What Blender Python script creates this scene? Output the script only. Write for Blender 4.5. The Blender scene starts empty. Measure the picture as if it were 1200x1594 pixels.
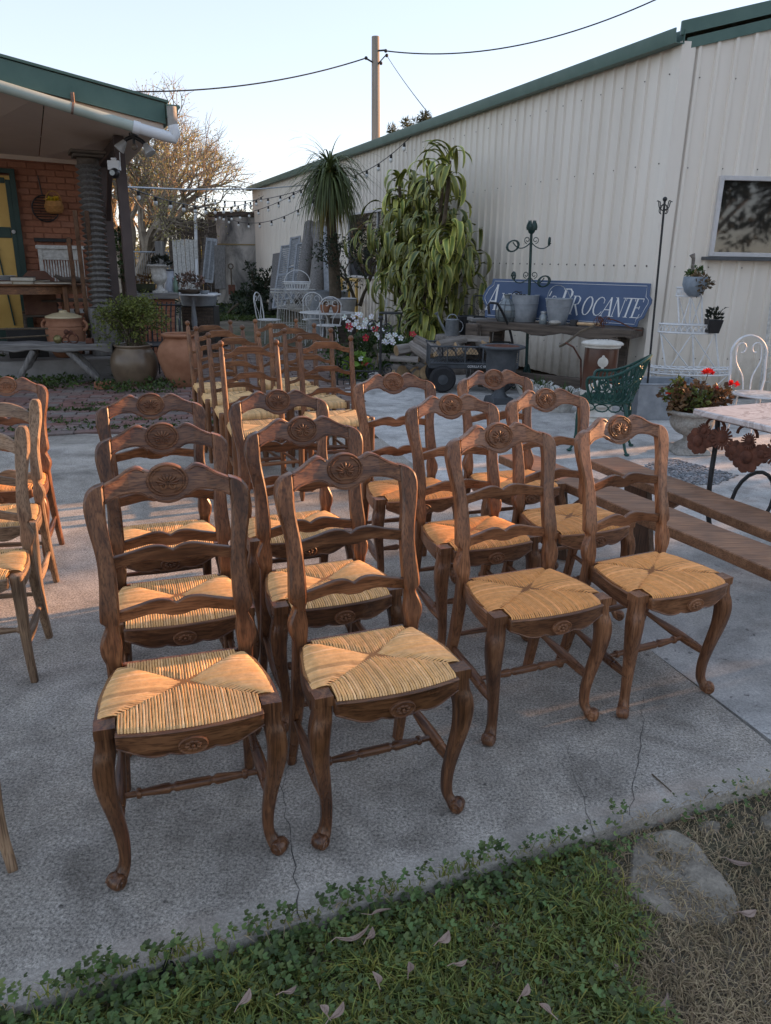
import bpy, bmesh, math, random
from mathutils import Vector, Matrix, Quaternion
import numpy as np
R = math.radians
rnd = random.Random(7)
scene = bpy.context.scene
col = scene.collection

# ------------------------------------------------------------------ camera
CAM_H, PITCH, ROLL, FPX = 1.455, R(18.415), 0.0177, 1172.9
cam_data = bpy.data.cameras.new('camera')
cam = bpy.data.objects.new('camera', cam_data)
col.objects.link(cam)
_r, _u, _f = Vector((1, 0, 0)), Vector((0, math.sin(PITCH), math.cos(PITCH))), Vector((0, math.cos(PITCH), -math.sin(PITCH)))
_r2 = _r*math.cos(ROLL) + _u*math.sin(ROLL)
_u2 = _u*math.cos(ROLL) - _r*math.sin(ROLL)
cam.matrix_world = Matrix(((_r2.x, _u2.x, -_f.x, 0), (_r2.y, _u2.y, -_f.y, 0), (_r2.z, _u2.z, -_f.z, CAM_H), (0, 0, 0, 1)))
cam_data.sensor_fit = 'VERTICAL'
cam_data.sensor_height = 24
cam_data.lens = FPX*24/1594
cam_data.clip_end = 3000
cam_data.clip_start = 0.02
scene.camera = cam

# ------------------------------------------------------------------ light
SUN_AZ = math.atan2(.41, .91)          # from +X towards +Y
SUN_EL = R(12)
SKY_G = 0.42
w = bpy.data.worlds.new('World')
scene.world = w
w.use_nodes = True
nt = w.node_tree
sky = nt.nodes.new('ShaderNodeTexSky')
sky.sky_type = 'NISHITA'
sky.sun_disc = False
sky.sun_elevation = SUN_EL
sky.sun_rotation = math.pi/2 - SUN_AZ
sky.altitude = 100
sky.air_density = 1.0
sky.dust_density = 0.1
sky.ozone_density = 3.2
bg = nt.nodes['Background']
gam = nt.nodes.new('ShaderNodeGamma')      # gamma on the sky colour: evens brightness over the whole dome
gam.inputs[1].default_value = SKY_G
nt.links.new(sky.outputs[0], gam.inputs[0])
nt.links.new(gam.outputs[0], bg.inputs[0])
bg.inputs[1].default_value = 0.15
sun_d = bpy.data.lights.new('sun', 'SUN')
sun_d.energy = 2.2
sun_d.angle = R(0.6)
sun_d.color = (1.0, .56, .26)
sun = bpy.data.objects.new('sun', sun_d)
col.objects.link(sun)
sdir = Vector((math.cos(SUN_AZ)*math.cos(SUN_EL), math.sin(SUN_AZ)*math.cos(SUN_EL), math.sin(SUN_EL)))
sun.rotation_mode = 'QUATERNION'
sun.rotation_quaternion = sdir.to_track_quat('Z', 'Y')
sun.location = (20, 5, 12)
vs = scene.view_settings
vs.view_transform = 'Standard'
vs.look = 'None'
vs.exposure = 2.25
vs.gamma = 1.0
vs.use_curve_mapping = False
vs.use_white_balance = True
vs.white_balance_temperature = 6800
vs.white_balance_tint = 20

# ------------------------------------------------------------------ survey: a sight line to a point on the ground / at a depth
def ray(px, py):
    u, v = px-600, py-797
    c, s = math.cos(-ROLL), math.sin(-ROLL)
    u, v = u*c-v*s, u*s+v*c
    return _r*u + _f*FPX - _u*v
def G(px, py, z=0.0):
    d = ray(px, py)
    t = (z-CAM_H)/d.z
    return Vector((d.x*t, d.y*t, z))
def D(px, py, Y):
    d = ray(px, py)
    t = Y/d.y
    return Vector((d.x*t, Y, CAM_H+d.z*t))

# ------------------------------------------------------------------ mesh builder
class MB:
    def __init__(s):
        s.v, s.f, s.c = [], [], []
        s.tint = None
        s.M = None
    def add(s, vs, fs):
        o = len(s.v)
        if s.M is not None:
            vs = [s.M @ Vector(p) for p in vs]
        s.v += [tuple(p) for p in vs]
        s.f += [tuple(i+o for i in f) for f in fs]
        s.c += [s.tint]*len(vs)
        return s
    def box(s, c, d, rot=None):
        x, y, z = d[0]/2, d[1]/2, d[2]/2
        P = [Vector((a*x, b*y, e*z)) for a in (-1, 1) for b in (-1, 1) for e in (-1, 1)]
        if rot is not None:
            P = [rot @ p for p in P]
        c = Vector(c)
        return s.add([p+c for p in P], [(0, 1, 3, 2), (4, 6, 7, 5), (0, 4, 5, 1), (2, 3, 7, 6), (0, 2, 6, 4), (1, 5, 7, 3)])
    def bar(s, a, b, w, d, up=(0, 0, 1)):
        a, b = Vector(a), Vector(b)
        z = (b-a).normalized()
        x = Vector(up).cross(z)
        if x.length < 1e-4:
            x = Vector((1, 0, 0))
        x.normalize()
        y = z.cross(x)
        P = []
        for q in (a, b):
            for i, j in ((-1, -1), (1, -1), (1, 1), (-1, 1)):
                P.append(q+x*(i*w/2)+y*(j*d/2))
        return s.add(P, [(3, 2, 1, 0), (4, 5, 6, 7), (0, 1, 5, 4), (1, 2, 6, 5), (2, 3, 7, 6), (3, 0, 4, 7)])
    def tube(s, pts, r, n=8, cap=True, closed=False, flat=1.0, up=None):
        pts = [Vector(p) for p in pts]
        m = len(pts)
        if not hasattr(r, '__len__'):
            r = [r]*m
        T = []
        for i in range(m):
            a = pts[(i-1) % m] if (i > 0 or closed) else pts[0]
            b = pts[(i+1) % m] if (i < m-1 or closed) else pts[-1]
            t = b-a
            T.append(t.normalized() if t.length > 1e-9 else Vector((0, 0, 1)))
        if up is None:
            up = Vector((0, 0, 1)) if abs(T[0].z) < .9 else Vector((1, 0, 0))
        x = Vector(up).cross(T[0])
        if x.length < 1e-6:
            x = Vector((1, 0, 0)).cross(T[0])
        x.normalize()
        V, F = [], []
        for i in range(m):
            if i:
                x = x - T[i]*x.dot(T[i])
                if x.length < 1e-6:
                    x = T[i].orthogonal()
                x.normalize()
            y = T[i].cross(x)
            for k in range(n):
                a = 2*math.pi*k/n
                V.append(pts[i]+x*(math.cos(a)*r[i])+y*(math.sin(a)*r[i]*flat))
        for i in range(m if closed else m-1):
            j = (i+1) % m
            for k in range(n):
                l = (k+1) % n
                F.append((i*n+k, i*n+l, j*n+l, j*n+k))
        if cap and not closed:
            F.append(tuple(reversed(range(n))))
            F.append(tuple((m-1)*n+k for k in range(n)))
        return s.add(V, F)
    def lathe(s, prof, n=20, c=(0, 0, 0), a=None, cap=True):
        """prof: (radius, height) pairs; a: axis direction"""
        c = Vector(c)
        q = Vector((0, 0, 1)).rotation_difference(Vector(a)).to_matrix() if a is not None else None
        V, F = [], []
        for (r, h) in prof:
            for k in range(n):
                t = 2*math.pi*k/n
                p = Vector((r*math.cos(t), r*math.sin(t), h))
                if q is not None:
                    p = q @ p
                V.append(p+c)
        for i in range(len(prof)-1):
            for k in range(n):
                l = (k+1) % n
                F.append((i*n+k, i*n+l, (i+1)*n+l, (i+1)*n+k))
        if cap:
            F.append(tuple(reversed(range(n))))
            F.append(tuple((len(prof)-1)*n+k for k in range(n)))
        return s.add(V, F)
    def ball(s, c, r, n=10, m=7, sc=(1, 1, 1)):
        c = Vector(c)
        V, F = [Vector((0, 0, -r*sc[2]))+c], []
        for i in range(1, m):
            t = -math.pi/2+math.pi*i/m
            for k in range(n):
                a = 2*math.pi*k/n
                V.append(Vector((math.cos(a)*math.cos(t)*r*sc[0], math.sin(a)*math.cos(t)*r*sc[1], math.sin(t)*r*sc[2]))+c)
        V.append(Vector((0, 0, r*sc[2]))+c)
        L = len(V)-1
        for k in range(n):
            l = (k+1) % n
            F.append((0, 1+l, 1+k))
            for i in range(m-2):
                F.append((1+i*n+k, 1+i*n+l, 1+(i+1)*n+l, 1+(i+1)*n+k))
            F.append((1+(m-2)*n+k, 1+(m-2)*n+l, L))
        return s.add(V, F)
    def prism(s, poly, fn, t0, t1):
        """poly: 2-D outline; fn(a,b,t)->point; strips between two outlines, capped"""
        n = len(poly)
        V = [fn(a, b, t0) for a, b in poly]+[fn(a, b, t1) for a, b in poly]
        F = [tuple(range(n)), tuple(reversed(range(n, 2*n)))]
        for k in range(n):
            l = (k+1) % n
            F.append((k, k+n, l+n, l))
        return s.add(V, F)
    def band(s, top, bot, fn, t0, t1):
        """a board between two edge lines (lists of (a,b), same length): quads on both faces"""
        n = len(top)
        V = []
        for t in (t0, t1):
            V += [fn(a, b, t) for a, b in top]+[fn(a, b, t) for a, b in bot]
        F = []
        for i in range(n-1):
            F.append((i, i+n, i+n+1, i+1))
            F.append((2*n+i, 2*n+i+1, 3*n+i+1, 3*n+i))
            F.append((i, i+1, 2*n+i+1, 2*n+i))
            F.append((n+i, 3*n+i, 3*n+i+1, n+i+1))
        F.append((0, 2*n, 3*n, n))
        F.append((n-1, 2*n-1, 4*n-1, 3*n-1))
        return s.add(V, F)
    def mesh(s, name, m, smooth=40, bevel=0, seg=1):
        me = bpy.data.meshes.new(name)
        me.from_pydata(s.v, [], s.f)
        if any(c is not None for c in s.c):
            at = me.attributes.new('tint', 'FLOAT_COLOR', 'POINT')
            a = np.ones((len(s.c), 4), np.float32)
            a[:, :3] = [c if c is not None else (1, 1, 1) for c in s.c]
            at.data.foreach_set('color', a.ravel())
        bm = bmesh.new()
        bm.from_mesh(me)
        bmesh.ops.recalc_face_normals(bm, faces=bm.faces)
        if bevel:
            ed = [e for e in bm.edges if len(e.link_faces) == 2 and e.calc_face_angle(0) > R(35)]
            bmesh.ops.bevel(bm, geom=ed, offset=bevel, segments=seg, profile=.6, affect='EDGES', clamp_overlap=True)
        bm.to_mesh(me)
        bm.free()
        if smooth:
            me.shade_smooth()
            me.set_sharp_from_angle(angle=R(smooth))
        if m is not None:
            me.materials.append(m)
        return me
    def build(s, name, m, parent=None, smooth=40, bevel=0, seg=1):
        return link(name, s.mesh(name, m, smooth, bevel, seg), parent)

def link(name, me, parent=None):
    o = bpy.data.objects.new(name, me)
    col.objects.link(o)
    if parent is not None:
        o.parent = parent
    return o
def tag(o, label=None, cat=None, group=None, kind=None):
    if label: o['label'] = label
    if cat: o['category'] = cat
    if group: o['group'] = group
    if kind: o['kind'] = kind
    return o
def thing(name, label, cat, loc=(0, 0, 0), rz=0, group=None):
    o = bpy.data.objects.new(name, None)
    col.objects.link(o)
    o.empty_display_size = .1
    o.location = loc
    o.rotation_euler = (0, 0, rz)
    return tag(o, label, cat, group)
def kids(o):
    return list(o.children)
def dup(o, parent=None):
    c = o.copy()
    col.objects.link(c)
    c.parent = parent
    for k in CH.get(o.name, []) or kids(o):
        dup(k, c)
    return c
CH = {}

# ------------------------------------------------------------------ materials
class N:
    def __init__(s, name):
        s.m = bpy.data.materials.new(name)
        s.m.use_nodes = True
        s.t = s.m.node_tree
        s.b = s.t.nodes['Principled BSDF']
    def n(s, typ, **k):
        x = s.t.nodes.new('ShaderNode'+typ)
        for a, b in k.items():
            setattr(x, a, b)
        return x
    def l(s, a, b):
        s.t.links.new(a, b)
    def coord(s, scale=(1, 1, 1), world=False, rand=True, warp=0):
        if world:
            g = s.n('NewGeometry').outputs['Position']
        else:
            g = s.n('TexCoord').outputs['Object']
        mp = s.n('Mapping')
        mp.inputs['Scale'].default_value = scale
        s.l(g, mp.inputs['Vector'])
        out = mp.outputs[0]
        if rand and not world:
            oi = s.n('ObjectInfo')
            mu = s.n('Math', operation='MULTIPLY')
            mu.inputs[1].default_value = 37.0
            s.l(oi.outputs['Random'], mu.inputs[0])
            ad = s.n('VectorMath', operation='ADD')
            s.l(out, ad.inputs[0])
            s.l(mu.outputs[0], ad.inputs[1])
            out = ad.outputs[0]
        return out
    def noise(s, vec, scale=5, detail=6, rough=.6, dist=0):
        x = s.n('TexNoise')
        x.inputs['Scale'].default_value = scale
        x.inputs['Detail'].default_value = detail
        x.inputs['Roughness'].default_value = rough
        x.inputs['Distortion'].default_value = dist
        s.l(vec, x.inputs['Vector'])
        return x.outputs['Fac']
    def ramp(s, fac, stops):
        x = s.n('ValToRGB')
        e = x.color_ramp.elements
        while len(e) < len(stops):
            e.new(.5)
        for k, (p, c) in zip(e, stops):
            k.position = p
            k.color = (c[0], c[1], c[2], 1) if hasattr(c, '__len__') else (c, c, c, 1)
        s.l(fac, x.inputs[0])
        return x.outputs[0]
    def mix(s, fac, a, b, mode='MIX'):
        x = s.n('Mix', data_type='RGBA', blend_type=mode)
        for v, i in ((fac, 0), (a, 6), (b, 7)):
            if hasattr(v, 'links'):
                s.l(v, x.inputs[i])
            elif i == 0:
                x.inputs[0].default_value = v
            else:
                x.inputs[i].default_value = (v[0], v[1], v[2], 1)
        return x.outputs[2]
    def math(s, op, a, b=None):
        x = s.n('Math', operation=op)
        for i, v in enumerate((a, b)):
            if v is None: continue
            if hasattr(v, 'links'): s.l(v, x.inputs[i])
            else: x.inputs[i].default_value = v
        return x.outputs[0]
    def bump(s, h, strength=.3, dist=.01):
        x = s.n('Bump')
        x.inputs['Strength'].default_value = strength
        x.inputs['Distance'].default_value = dist
        s.l(h, x.inputs['Height'])
        s.l(x.outputs[0], s.b.inputs['Normal'])
    def attr(s, name='tint'):
        x = s.n('Attribute', attribute_name=name)
        return x.outputs['Color']
    def vary(s, color, amount=.25):
        """each object a little lighter or darker"""
        oi = s.n('ObjectInfo')
        mr = s.n('MapRange')
        mr.inputs[3].default_value = 1-amount
        mr.inputs[4].default_value = 1+amount
        s.l(oi.outputs['Random'], mr.inputs[0])
        x = s.n('VectorMath', operation='SCALE')
        s.l(color, x.inputs[0])
        s.l(mr.outputs[0], x.inputs['Scale'])
        return x.outputs[0]
    def out(s, color, rough=.7, metal=0, spec=.4):
        if hasattr(color, 'links'): s.l(color, s.b.inputs['Base Color'])
        else: s.b.inputs['Base Color'].default_value = (*color, 1)
        if hasattr(rough, 'links'): s.l(rough, s.b.inputs['Roughness'])
        else: s.b.inputs['Roughness'].default_value = rough
        s.b.inputs['Metallic'].default_value = metal
        s.b.inputs['Specular IOR Level'].default_value = spec
        return s.m

def m_simple(name, dark, light, scale=8, rough=.7, bump=.2, bdist=.004, stretch=(1, 1, 1), world=False, metal=0, spec=.4, tint=False, vary=0, detail=6, fine=0, lo=.3, hi=.72):
    n = N(name)
    v = n.coord(stretch, world)
    f = n.noise(v, scale, detail, .62)
    c = n.ramp(f, [(lo, dark), (hi, light)])
    if fine:
        f2 = n.noise(v, fine, 3, .6)
        c = n.mix(.55, c, n.ramp(f2, [(.3, (.45, .45, .45)), (.7, (1.3, 1.3, 1.3))]), 'MULTIPLY')
        f = n.math('ADD', f, f2)
    if tint:
        c = n.mix(1, c, n.attr(), 'MULTIPLY')
    if vary:
        c = n.vary(c, vary)
    if bump:
        n.bump(f, bump, bdist)
    return n.out(c, rough, metal, spec)

def m_wood(name, dark, mid, light, axis='z', rough=.42, vary=.18, wear=None, spec=.5):
    n = N(name)
    st = {'x': (2.2, 26, 26), 'y': (26, 2.2, 26), 'z': (26, 26, 2.2)}[axis]
    v = n.coord(st)
    g = n.noise(v, .8, 5, .55, 2.2)
    c = n.ramp(g, [(.22, dark), (.45, mid), (.78, light)])
    st2 = {'x': (9, 260, 260), 'y': (260, 9, 260), 'z': (260, 260, 9)}[axis]
    pores = n.noise(n.coord(st2), 1.0, 2, .5)
    c = n.mix(.8, c, n.ramp(pores, [(.36, (.42, .37, .34)), (.52, (1.08, 1.08, 1.08))]), 'MULTIPLY')
    big = n.noise(n.coord((6, 6, 6)), 1.0, 4, .6)
    c = n.mix(.75, c, n.ramp(big, [(.3, (.55, .5, .47)), (.7, (1.35, 1.3, 1.25))]), 'MULTIPLY')
    if wear:
        ge = n.n('NewGeometry')
        e = n.ramp(ge.outputs['Pointiness'], [(.5, 0), (.6, 1)])
        c = n.mix(n.math('MULTIPLY', e, .6), c, wear)
    c = n.vary(c, vary)
    h = n.math('ADD', g, n.math('MULTIPLY', pores, .6))
    n.bump(h, .14, .0015)
    r = n.ramp(big, [(.3, rough-.08), (.7, rough+.14)])
    return n.out(c, r, 0, spec)
# ------------------------------------------------------------------ setting: ground, slabs, paving
def sheet(name, poly, z, m, t=None):
    mb = MB()
    if t:
        mb.prism(poly, lambda a, b, q: (a, b, q), z-t, z)
    else:
        mb.add([(a, b, z) for a, b in poly], [tuple(range(len(poly)))])
    o = mb.build(name, m, None, 30)
    return tag(o, kind='structure')
# earth
n = N('earth')
v = n.coord(world=True)
f = n.noise(v, 2.2, 8, .65)
c = n.ramp(f, [(.3, (.075, .062, .048)), (.55, (.16, .13, .095)), (.75, (.25, .205, .15))])
f2 = n.noise(v, 60, 4, .7)
c = n.mix(.6, c, n.ramp(f2, [(.3, (.4, .4, .4)), (.7, (1.3, 1.3, 1.3))]), 'MULTIPLY')
gr = n.noise(v, .35, 4, .6)
c = n.mix(n.ramp(gr, [(.45, 0), (.6, .55)]), c, (.05, .075, .028))
n.bump(n.math('ADD', f, f2), .6, .02)
m_earth = n.out(c, .95, 0, .2)
sheet('ground', [(-900, -300), (900, -300), (900, 1500), (-900, 1500)], -.045, m_earth)

# concrete
EDGE_A, EDGE_B = Vector((-6, -.97)), Vector((1.28, 1.94))
en = Vector((EDGE_A.y-EDGE_B.y, EDGE_B.x-EDGE_A.x)).normalized()     # into the slab
def m_concrete(name, a, b, c3, border=False, speck=1.0):
    n = N(name)
    v = n.coord(world=True)
    big = n.noise(v, 1.1, 6, .6, .4)
    mid = n.noise(v, 9, 6, .7)
    fin = n.noise(v, 125, 8, .86)
    vo = n.n('TexVoronoi')
    vo.inputs['Scale'].default_value = 140
    n.l(v, vo.inputs['Vector'])
    c = n.ramp(n.math('ADD', n.math('MULTIPLY', big, .6), n.math('MULTIPLY', mid, .4)), [(.40, a), (.5, b), (.60, c3)])
    pit = n.ramp(fin, [(.40, (.10, .10, .10)), (.47, (.66, .66, .66)), (.56, (1.35, 1.34, 1.32)), (.62, (1.9, 1.88, 1.84))])
    agg = n.ramp(vo.outputs['Color'], [(.1, (.62, .62, .63)), (.9, (1.25, 1.24, 1.22))])
    tex = n.mix(.22, pit, agg, 'MIX')
    stain = n.ramp(n.noise(v, 2.6, 5, .6, 1.2), [(.40, (1.18, 1.17, 1.15)), (.52, (1, 1, 1)), (.68, (.60, .59, .58))])
    c2 = n.mix(speck, c, tex, 'MULTIPLY')
    spots = n.ramp(n.noise(v, 38, 2, .4), [(.70, (1, 1, 1)), (.76, (.35, .35, .36))])
    c2 = n.mix(.8, c2, spots, 'MULTIPLY')
    c2 = n.mix(.8, c2, stain, 'MULTIPLY')
    h = n.math('ADD', fin, n.math('MULTIPLY', mid, .5))
    if border:
        # smoother trowelled margin along the front edge
        sx = n.n('SeparateXYZ')
        n.l(n.n('NewGeometry').outputs['Position'], sx.inputs[0])
        d = n.math('ADD', n.math('MULTIPLY', sx.outputs[0], en.x), n.math('MULTIPLY', sx.outputs[1], en.y))
        d = n.math('SUBTRACT', d, EDGE_A.dot(en))
        d = n.math('ADD', d, n.math('MULTIPLY', n.math('SUBTRACT', mid, .5), .03))
        k = n.ramp(d, [(.082, 1), (.096, 0)])
        c2 = n.mix(n.math('MULTIPLY', k, .75), c2, n.mix(.35, c, tex, 'MULTIPLY'))
        h = n.math('MULTIPLY', h, n.math('SUBTRACT', 1.2, k))
    n.bump(h, .4, .004)
    return n.out(c2, .85, 0, .35)
m_slab = m_concrete('slab_concrete', (.265, .238, .205), (.365, .332, .29), (.465, .425, .378), True)
m_slab2 = m_concrete('yard_concrete', (.34, .325, .305), (.46, .445, .42), (.56, .545, .52), False, .45)
slab = sheet('concrete_slab', [tuple(EDGE_A), tuple(EDGE_B), (1.24, 2.12), (.83, 3.45), (-.05, 6.38), (-2.6, 6.36), (-3.3, 6.0), (-9, 4.6)], 0, m_slab, .12)
yard = sheet('concrete_yard', [(1.30, 2.05), (5.5, 3.6), (6.5, 9.9), (2.9, 8.75), (1.9, 10.4), (-.6, 10.6), (-.45, 8), (-.06, 6.42), (.82, 3.48)], -.014, m_slab2, .06)
# cracks: narrow dark ribbons laid flat in place of open cracks
m_crack = m_simple('crack_dark', (.05, .046, .042), (.10, .095, .088), 40, .95)
def crack(pix, wd=.0045, seed=3, z=.0025):
    wd *= .6
    rr = random.Random(seed)
    P = [G(*p) for p in pix]
    Q = []
    for a, b in zip(P, P[1:]):
        k = max(3, int((b-a).length/.03))
        for i in range(k):
            q = a.lerp(b, i/k)
            Q.append(q+Vector((rr.uniform(-.007, .007), rr.uniform(-.007, .007), 0)))
    Q.append(P[-1])
    mb = MB()
    V, F = [], []
    for i, q in enumerate(Q):
        t = (Q[min(i+1, len(Q)-1)]-Q[max(i-1, 0)]).normalized()
        nn = Vector((-t.y, t.x, 0))*wd*rr.uniform(.25, 1)*.5
        V += [(q.x-nn.x, q.y-nn.y, z), (q.x+nn.x, q.y+nn.y, z)]
    for i in range(len(Q)-1):
        F.append((2*i, 2*i+1, 2*i+3, 2*i+2))
    mb.add(V, F)
    return mb.build('crack', m_crack, slab)
crack([(438, 1225), (446, 1270), (456, 1330), (462, 1385), (470, 1438)], .006, 1)
crack([(884, 1160), (890, 1200), (915, 1265), (925, 1300)], .0035, 2)
crack([(1003, 1085), (996, 1160), (985, 1230), (980, 1270)], .004, 3)
crack([(820, 890), (900, 960), (1010, 1035)], .0025, 5)
crack([(455, 1180), (440, 1225)], .003, 6)

# bricks of the paving beyond the slab
n = N('paving_brick')
v = n.coord()
f = n.noise(v, 30, 5, .65)
oi = n.n('ObjectInfo')
hue = n.ramp(oi.outputs['Random'], [(0, (.17, .10, .085)), (.35, (.23, .12, .10)), (.6, (.20, .165, .145)), (.8, (.26, .17, .15)), (1, (.15, .125, .115))])
c = n.mix(.7, hue, n.ramp(f, [(.3, (.55, .55, .55)), (.7, (1.25, 1.25, 1.25))]), 'MULTIPLY')
wv = n.noise(n.coord(world=True), 2.0, 4, .6)
c = n.mix(n.ramp(wv, [(.5, 0), (.68, .4)]), c, (.21, .20, .185))
n.bump(f, .5, .004)
m_pbrick = n.out(c, .9, 0, .3)
n = N('paving_brick_far')
br = n.n('TexNoise')
v = n.coord(world=True)
br.inputs['Scale'].default_value = 9
n.l(v, br.inputs['Vector'])
c = n.ramp(br.outputs['Fac'], [(.3, (.12, .09, .075)), (.5, (.19, .13, .11)), (.7, (.22, .19, .165))])
m_pbrick2 = n.out(c, .9, 0, .3)
bedding = sheet('brick_paving', [(-12, 4.3), (-2.6, 6.38), (-.07, 6.40), (-.5, 10.6), (-3, 29), (-14, 29)], -.026, m_earth)
BL, BW, BH, GAP = .222, .108, .03, .014
def brick_mesh(seed):
    rr = random.Random(seed)
    mb = MB()
    mb.box((0, 0, 0), (BL, BW, BH))
    mb.v = [(x+rr.uniform(-.005, .005), y+rr.uniform(-.005, .005), z+(rr.uniform(-.003, .003) if z > 0 else 0)) for x, y, z in mb.v]
    return mb.mesh('brick', m_pbrick, 30, .005)
bricks = [brick_mesh(i) for i in range(6)]
bd = Vector((.974, .225)).normalized()
bp = Vector((-bd.y, bd.x))
spots = []
org = Vector((-2.6, 6.42))
for j in range(0, 60):
    for i in range(-46, 30):
        q = org+bd*((i+.5*(j % 2))*(BL+GAP))+bp*((j+.5)*(BW+GAP))
        spots.append((q, rnd.uniform(-.03, .03)))
def in_view(q):
    pr = Vector((q.x, q.y, -CAM_H))
    dep = pr.dot(_f)
    x = 600+FPX*pr.dot(_r)/dep
    return -20 < x < 420 and q.y > 5.2 and q.y < 14
def over_slab(q):
    if q.x > -2.6: return q.y < 6.44
    return q.y < 6.44+(q.x+2.6)*.36
near = [s for s in spots if in_view(s[0]) and not over_slab(s[0]) and s[0].x < -.9 and rnd.random() > .03]
near.sort(key=lambda s: s[0].length)
for q, a in near[:290]:
    o = link('brick', rnd.choice(bricks), bedding)
    o.location = (q.x, q.y, -.017+rnd.uniform(-.006, .005))
    o.rotation_euler = (rnd.uniform(-.02, .02), rnd.uniform(-.015, .015), math.atan2(bd.y, bd.x)+a)
mb = MB()
taken = set(id(s) for s in near[:290])
for s in spots:
    q, a = s
    if id(s) in taken or over_slab(q) or q.y > 13.5: continue
    if q.x > -.15-(q.y-6.4)*.11 or q.x < -7: continue
    mb.box((q.x, q.y, -.019+rnd.uniform(-.006, .004)), (BL, BW, BH), Matrix.Rotation(math.atan2(bd.y, bd.x)+a, 3, 'Z'))
o = mb.build('brick_field', m_pbrick2, bedding, 30)
o['kind'] = 'stuff'

# ------------------------------------------------------------------ the corrugated shed
SC, SU = Vector((2.95, 8.8)), Vector((-.382, .924)).normalized()
SN = Vector((-SU.y*1, SU.x*1))
SN = Vector((-.924, -.382)).normalized()           # outward from the long wall
GU = Vector((1, .05)).normalized()
GN = Vector((GU.y, -GU.x))
EAVE = 3.62
def wallpt(px, py, off=0.0):
    """sight line meets the long wall's plane (off metres in front of it)"""
    d = ray(px, py)
    n3 = Vector((SN.x, SN.y, 0))
    c3 = Vector((SC.x, SC.y, 0))+n3*off
    t = (c3-Vector((0, 0, CAM_H))).dot(n3)/d.dot(n3)
    return Vector((0, 0, CAM_H))+d*t
def gabpt(px, py, off=0.0):
    d = ray(px, py)
    n3 = Vector((GN.x, GN.y, 0))
    c3 = Vector((SC.x, SC.y, 0))+n3*off
    t = (c3-Vector((0, 0, CAM_H))).dot(n3)/d.dot(n3)
    return Vector((0, 0, CAM_H))+d*t
n = N('cream_steel')
v = n.coord((1, 1, .12), world=True)
f = n.noise(v, 3.0, 5, .6)
c = n.ramp(f, [(.3, (.70, .63, .54)), (.7, (.79, .72, .63))])
drt = n.n('SeparateXYZ')
n.l(n.n('NewGeometry').outputs['Position'], drt.inputs[0])
low = n.ramp(n.math('ADD', n.math('MULTIPLY', drt.outputs[2], .8), n.math('MULTIPLY', n.noise(n.coord(world=True), 6, 5, .7), .5)), [(.28, .75), (.62, 0)])
c = n.mix(low, c, (.33, .27, .20))
n.bump(n.noise(n.coord(world=True), 1.2, 2, .5), .12, .02)
m_steel = n.out(c, .5, 0, .45)
m_green = m_simple('green_trim_paint', (.055, .115, .095), (.085, .155, .13), 3, .45, .05, world=True)
m_screw = m_simple('screw_steel', (.10, .085, .075), (.2, .17, .15), 30, .5)
shed = thing('corrugated_shed', 'cream corrugated steel shed with green gutter and trim', 'shed', (0, 0, 0))
RIB = .190
def sheet_mesh(org, u, nrm, t0, nrib, ztop, z0=0.02):
    prof = [(0, 0), (.052, 0), (.066, .026), (.096, .026), (.110, 0)]
    pts = []
    for k in range(nrib):
        for a, h in prof:
            pts.append((t0+k*RIB+a, h))
    pts.append((t0+nrib*RIB+.004, 0))
    mb = MB()
    V, F = [], []
    for t, h in pts:
        q = org+u*t+nrm*h
        V += [(q.x, q.y, z0), (q.x, q.y, 1.2), (q.x, q.y, ztop(t))]
    for i in range(len(pts)-1):
        for k in (0, 1):
            F.append((3*i+k, 3*i+3+k, 3*i+4+k, 3*i+1+k))
    mb.add(V, F)
    return mb
for i in range(26):
    o = sheet_mesh(SC, SU, SN, .04+i*.76, 4, lambda t: EAVE).build('cladding_sheet', m_steel, shed, 20)
ROOF_S = .235
for i in range(7):
    o = sheet_mesh(SC, GU, GN, .09+i*.76, 4, lambda t: EAVE-.02+ROOF_S*t).build('cladding_sheet', m_steel, shed, 20)
mb = MB()      # corner flashing
for a, b in ((SU, SN), (GU, GN)):
    c0 = SC+b*.030
    q = c0+a*.11
    mb.bar((c0.x, c0.y, .02), (c0.x, c0.y, EAVE-.01), .006, .006)
cc = SC+SN*.034+GN*.034
p0, p1 = SC+SU*.10+SN*.031, SC+GU*.12+GN*.031
mb.add([(p0.x, p0.y, .02), (cc.x, cc.y, .02), (p1.x, p1.y, .02), (p0.x, p0.y, EAVE), (cc.x, cc.y, EAVE), (p1.x, p1.y, EAVE)], [(0, 1, 4, 3), (1, 2, 5, 4)])
mb.build('corner_flashing', m_steel, shed, 20)
mb = MB()      # screws
for t in [k*.19+.12 for k in range(60)]:
    q = SC+SU*t+SN*.030
    mb.ball((q.x, q.y, 1.452), .011, 6, 4)
for zr in (.45, 2.5, 3.35):
    for t in [k*.38+.12 for k in range(30)]:
        q = SC+SU*t+SN*.030
        mb.ball((q.x, q.y, zr), .008, 5, 3)
for zr in (.45, 1.45, 2.45, 3.3):
    for k in range(14):
        q = SC+GU*(.2+k*.38)+GN*.030
        mb.ball((q.x, q.y, zr), .008, 5, 3)
mb.build('screw_row', m_screw, shed)
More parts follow.
